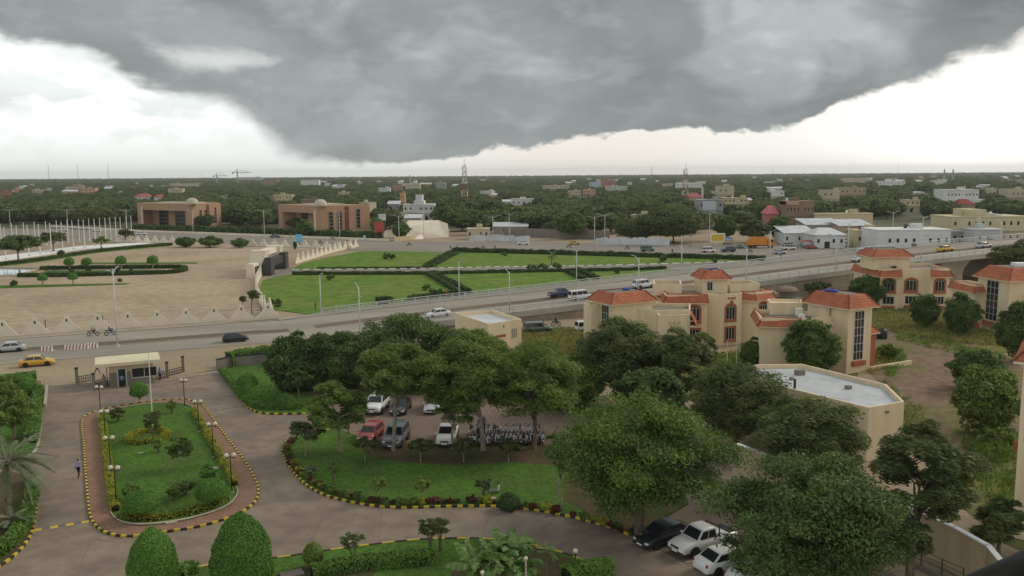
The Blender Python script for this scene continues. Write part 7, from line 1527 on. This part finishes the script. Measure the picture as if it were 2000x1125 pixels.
# cars of the forecourt
put(car('suv', WHT, 'white off road car with roof rack and bull bar under the trees', True), g(737, 802, .02), R(-97)); put(car('sedan', BLK, 'dark car parked right of the white off road car'), g(783, 803, .02), R(-95)); put(car('sedan', SIL, 'silver car hidden under the trees behind the parking'), g(846, 800, .02), R(-92))
put(car('hatch', RED, 'red car parked beside the front lawn'), g(724, 857, .02), R(-100)); put(car('suv', GREY, 'grey blue off road car parked right of the red car'), g(774, 866, .02), R(-96)); put(car('pickup', WHT, 'white pickup facing the front lawn', cat='pickup'), g(874, 862, .02), R(-93))
put(car('sedan', BLK, 'black car in the lower parking bay under the big tree'), g(1296, 1058, .02), R(-148)); put(car('pickup', WHT, 'white pickup in the lower parking bay', cat='pickup'), g(1372, 1072, .02), R(-150)); put(car('sedan', WHT, 'white car parked tail out below the white pickup'), g(1420, 1108, .02), R(25)); put(car('sedan', WHT, 'white car at the very bottom of the parking bay'), g(1484, 1134, .02), R(24))
put(car('van', WHT, 'white van beside the ramp wall left of the stair tower', cat='van'), g(1150, 648), R(20)); put(car('suv', GRN, 'dark green vehicle half hidden in the weeds by the ramp wall'), g(1050, 650), R(10))
# orange refuse truck
b = g(1487, 484, .03); t = thing('refuse_truck', 'orange refuse truck parked beyond the far road', 'truck', b, R(4)); OR = paint((.62, .22, .02))
obj('container', MB().add([(-5.4, -1.25, 1.1), (1.6, -1.25, 1.1), (1.6, -1.25, 3.9), (-4.2, -1.25, 3.9), (-5.4, 1.25, 1.1), (1.6, 1.25, 1.1), (1.6, 1.25, 3.9), (-4.2, 1.25, 3.9)], [(0, 1, 2, 3), (7, 6, 5, 4), (0, 4, 5, 1), (1, 5, 6, 2), (2, 6, 7, 3), (3, 7, 4, 0)]), OR, t); obj('cab', MB().add([(1.9, -1.2, .7), (4.4, -1.2, .7), (4.4, -1.2, 1.9), (4.0, -1.2, 3.1), (1.9, -1.2, 3.1), (1.9, 1.2, .7), (4.4, 1.2, .7), (4.4, 1.2, 1.9), (4.0, 1.2, 3.1), (1.9, 1.2, 3.1)], [(0, 1, 2, 3, 4), (9, 8, 7, 6, 5), (0, 5, 6, 1), (1, 6, 7, 2), (2, 7, 8, 3), (3, 8, 9, 4), (4, 9, 5, 0)]), OR, t)
obj('windscreen', MB().add([(4.42, -1.05, 1.95), (4.42, 1.05, 1.95), (4.05, 1.05, 3.0), (4.05, -1.05, 3.0)], [(0, 1, 2, 3)]), M['glass'], t); obj('side_window', MB().box(2.5, 3.8, -1.22, -1.2, 2.0, 2.8), M['glass'], t); obj('chassis', MB().box(-5, 4.2, -.6, .6, .7, 1.1), M['darkmetal'], t)
for x in (-3.6, -2.4, 3.2):
    for s_ in (-1, 1): wn = link('wheel', None, t, (x, s_ * 1.05, .5), 0 if s_ < 0 else PI); obj('tyre', MB().cyl((0, -.15, 0), .5, .3, 16, 'y'), M['rubber'], wn); obj('rim', MB().cyl((0, -.17, 0), .25, .05, 10, 'y'), M['rim'], wn)
ms_ = link('load', MB().box(-1.6, 1.4, -.7, .7, 0, .35).mesh('load', M['darkmetal']))
tag(ms_, 'dark load on the roof of the white minibus', 'load'); ms_.location = g(1540, 488, .03) + np.array((0, 0, 2.0)); ms_.rotation_euler[2] = R(10)

# ------------------------------------------------------------------ motorbikes
def bike_proto(c):
    t = thing('motorbike', '', 'motorbike'); w = MB(); ring = [(.30 + .05 * math.cos(a), .05 * math.sin(a)) for a in np.linspace(0, 2 * PI, 7)[:-1]]; n = 16
    w.loft([[(r_ * math.cos(2 * PI * k / n), z, r_ * math.sin(2 * PI * k / n)) for r_, z in ring] for k in range(n + 1)], False)
    wm = w.mesh('wheel', M['rubber'], True); hub = MB().cyl((0, -.06, 0), .09, .12, 10, 'y'); 
    for k in range(5): a = PI * k / 5; hub.tube([(-.29 * math.cos(a), 0, -.29 * math.sin(a)), (.29 * math.cos(a), 0, .29 * math.sin(a))], .01, 4)
    hm = hub.mesh('hub', M['chrome'])
    for x in (-.62, .64): q = link('wheel', wm, t, (x, 0, .34)); link('hub', hm, q)
    obj('frame', MB().tube([(.42, 0, .95), (.2, 0, .5), (-.2, 0, .42), (-.62, 0, .34)], .03, 5).tube([(.4, 0, .85), (-.3, 0, .72), (-.75, 0, .75)], .03, 5), M['darkmetal'], t); obj('engine', MB().cbox((.05, 0, .3), (.42, .26, .34)).cyl((.1, -.14, .5), .1, .28, 8, 'y'), M['greymetal'], t)
    obj('tank', MB().ball((.16, 0, .88), .24, 10, 7, sc=(1.25, .62, .6)), paint(c), t, smooth=True); obj('seat', MB().loft([[(x, -.12, z), (x, .12, z), (x, .11, z + .09), (x, -.11, z + .09)] for x, z in ((-.82, .86), (-.5, .82), (-.05, .80))]), M['black'], t)
    obj('fork', MB().tube([(.64, -.08, .34), (.42, -.08, 1.0)], .025, 5).tube([(.64, .08, .34), (.42, .08, 1.0)], .025, 5), M['chrome'], t); obj('handlebar', MB().tube([(.28, -.36, 1.1), (.40, -.14, 1.06), (.40, .14, 1.06), (.28, .36, 1.1)], .02, 5), M['black'], t); obj('headlight', MB().ball((.54, 0, .96), .10, 8, 6), M['lens'], t)
    obj('mudguard', MB().loft([[(.64 + .40 * math.cos(a), -.06, .34 + .40 * math.sin(a)), (.64 + .40 * math.cos(a), .06, .34 + .40 * math.sin(a))] for a in np.linspace(.5, 2.3, 6)], False, False).loft([[(-.62 + .40 * math.cos(a), -.06, .34 + .40 * math.sin(a)), (-.62 + .40 * math.cos(a), .06, .34 + .40 * math.sin(a))] for a in np.linspace(.9, 2.9, 6)], False, False), paint(c), t); obj('exhaust', MB().tube([(.1, -.14, .34), (-.3, -.16, .3), (-.8, -.17, .36)], [.03, .04, .05], 6), M['chrome'], t)
    obj('mirror', MB().tube([(.32, .28, 1.1), (.3, .33, 1.28)], .01, 4).ball((.3, .33, 1.3), .06, 6, 5), M['black'], t); return t
BP_ = [[bike_proto(c), 0] for c in ((.25, .02, .02), (.03, .05, .16), (.02, .02, .02))]
def bike(k, p, ang, label, group=None): e = BP_[k % 3]; o = place(e[0], e[1], p, ang, label, group); e[1] = 1; return o
k = 0
for i_, x in enumerate(np.linspace(918, 1062, 21)):
    p = g(x + rnd.uniform(-2, 2), 868 + rnd.uniform(-2, 3) - .06 * (x - 918) / 2, .02); bike(k, p, R(-88) + rnd.uniform(-.25, .25), f'motorbike parked in the front row behind the front lawn, {ordw(i_ + 1)} from the left', 'motorbikes parked behind the front lawn'); k += 1
for i_, x in enumerate(np.linspace(925, 1050, 9)): bike(k, g(x, 850, .02), R(-80) + rnd.uniform(-.4, .4), f'motorbike parked in the back row behind the front lawn, {ordw(i_ + 1)} from the left', 'motorbikes parked behind the front lawn'); k += 1

# ------------------------------------------------------------------ people
person('person in a lilac shirt walking along the drive beside the island', g(154, 933, .01), R(95), 'walk', PU, DK); person('guard in a blue shirt standing at the guardhouse door', g(239, 757, .01), R(-60), 'stand', LB, DK); person('guard in a blue shirt standing at the gate right of the guardhouse', g(313, 743, .01), R(150), 'stand', LB, DK); person('person in pale grey clothes standing left of the guardhouse', g(204, 756, .01), R(-100), 'stand', GY, GY); person('person in black climbing behind the low gate', g(190, 731, .0), R(30), 'walk', DK, DK)
person('person in black standing at the lower edge of the near lawn', g(616, 606, .05), R(20), 'stand', DK, DK); person('worker in an orange vest at the ramp railing', g(872, 582, .1), R(10), 'stand', (.65, .25, .03), (.55, .22, .04)); person('person in white sitting on the front lawn', g(974, 962, .13), R(185), 'floor', WHc, GY)
person('person in a grey shirt standing by the motorbikes', g(945, 845, .02), R(-70), 'stand', (.22, .23, .26), DK); person('second person bending over the motorbikes', g(934, 853, .02), R(-30), 'stand', GY, DK)
for x, y, a, sh, lab in ((182, 656, TH, GY, 'motorbike rider passing the wall panels, left one'), (216, 655, TH, (.10, .10, .11), 'motorbike rider passing the wall panels by the tall lamp'), (626, 476, .1, DK, 'motorbike rider on the far road before the second brown building, left'), (677, 476, .1, DK, 'motorbike rider on the far road behind the last panels'), (694, 477, .1, GY, 'motorbike rider on the far road at the end of the panels'), (799, 480, PI, GY, 'motorbike rider on the far road beside the lamp by the pale hall'), (1111, 484, .1, WHc, 'motorbike rider on the far road before the tall dark tree'), (1225, 487, PI, (.3, .05, .05), 'motorbike rider in red on the far road'), (1465, 494, PI, GY, 'motorbike rider on the far road below the orange truck'), (1645, 491, .1, WHc, 'motorbike rider in white behind the flyover'), (1058, 641, TH, WHc, 'rider in white on the road below the ramp wall'), (1086, 637, TH, DK, 'rider in black on the road below the ramp wall'), (944, 487, .1, DK, 'motorbike rider on the far road before the left zinc fence'), (650, 468, PI, GY, 'motorbike rider near the white pilaster building')):
    p = on_road(x, y); far = y < 560 or x > 1000; q = g(x, y, .03); bike(k, q, a, lab.replace('rider', 'under its rider').replace('motorbike under', 'motorbike ridden past, under') if False else 'motorbike of the ' + lab.replace('motorbike ', ''), 'ridden motorbikes'); k += 1
    person(lab, q + np.array((-.18 * math.cos(a), -.18 * math.sin(a), 0)), a, 'ride', sh, DK)
for x, y, sh, lab in ((880, 489, DK, 'person crossing the far road, left of two'), (891, 488, GY, 'person crossing the far road, right of two'), (967, 488, DK, 'pedestrian on the far road at the lamp'), (1313, 496, DK, 'pedestrian on the far road left of the white van'), (1525, 505, DK, 'pedestrian in black behind the flyover edge'), (1628, 497, DK, 'pedestrian beside the flyover railing'), (567, 464, WHc, 'pedestrian in white at the far road wall'), (1655, 480, GY, 'person at the market, left'), (1672, 479, WHc, 'person in white at the market'), (1664, 482, BL, 'person in blue at the market'), (1690, 478, (.3, .12, .08), 'person in red at the yellow shop'), (1348, 482, WHc, 'person in white at the far road edge'), (1908, 536, WHc, 'person in white below the bridge'), (1655, 552, WHc, 'person in white at the foot of the ramp wall')):
    person(lab, g(x, y, .03), rnd.uniform(0, 6), 'walk' if rnd.random() < .5 else 'stand', sh, DK, 'distant pedestrians')
# market clutter: stalls
for x, y, c, lab in ((1565, 472, (.10, .12, .2), 'dark stall before the first white workshop'), (1625, 474, (.2, .2, .22), 'grey stall before the gabled workshop'), (1740, 478, (.3, .45, .55), 'blue stall roof beside the long white building'), (1420, 478, (.08, .14, .42), 'blue tarpaulin stall behind the billboard'), (1575, 484, (.35, .12, .08), 'red stall beside the minibus')):
    t = thing('market_stall', lab, 'stall', g(x, y)); obj('roof', MB().add([(-1.8, -1.3, 2.2), (1.8, -1.3, 2.2), (1.8, 1.3, 2.6), (-1.8, 1.3, 2.6), (-1.8, -1.3, 2.28), (1.8, -1.3, 2.28), (1.8, 1.3, 2.68), (-1.8, 1.3, 2.68)], [(0, 1, 2, 3), (4, 5, 6, 7), (0, 1, 5, 4), (1, 2, 6, 5), (2, 3, 7, 6), (3, 0, 4, 7)]), cm(c), t); obj('counter', MB().box(-1.5, 1.5, -.9, -.3, 0, .9), M['stone'], t)
    for dx in (-1.6, 1.6):
        for dy in (-1.1, 1.1): obj('post', MB().box(dx - .05, dx + .05, dy - .05, dy + .05, 0, 2.3), M['darkmetal'], t)

# ------------------------------------------------------------------ haze
hz = MB().box(-8900, 8900, -250, 11500, -1.2, 95)
hm = D.materials.new('haze_air'); hm.use_nodes = True; t = hm.node_tree; t.nodes.clear()
pv = t.nodes.new('ShaderNodeVolumePrincipled'); pv.inputs['Color'].default_value = (.95, .97, .96, 1); pv.inputs['Density'].default_value = 7.5e-5
pv.inputs['Anisotropy'].default_value = .1
oo = t.nodes.new('ShaderNodeOutputMaterial'); t.links.new(pv.outputs[0], oo.inputs['Volume'])
ho = tag(obj('haze', hz, hm), 'thin pale haze over the whole town', 'haze', kind='stuff')
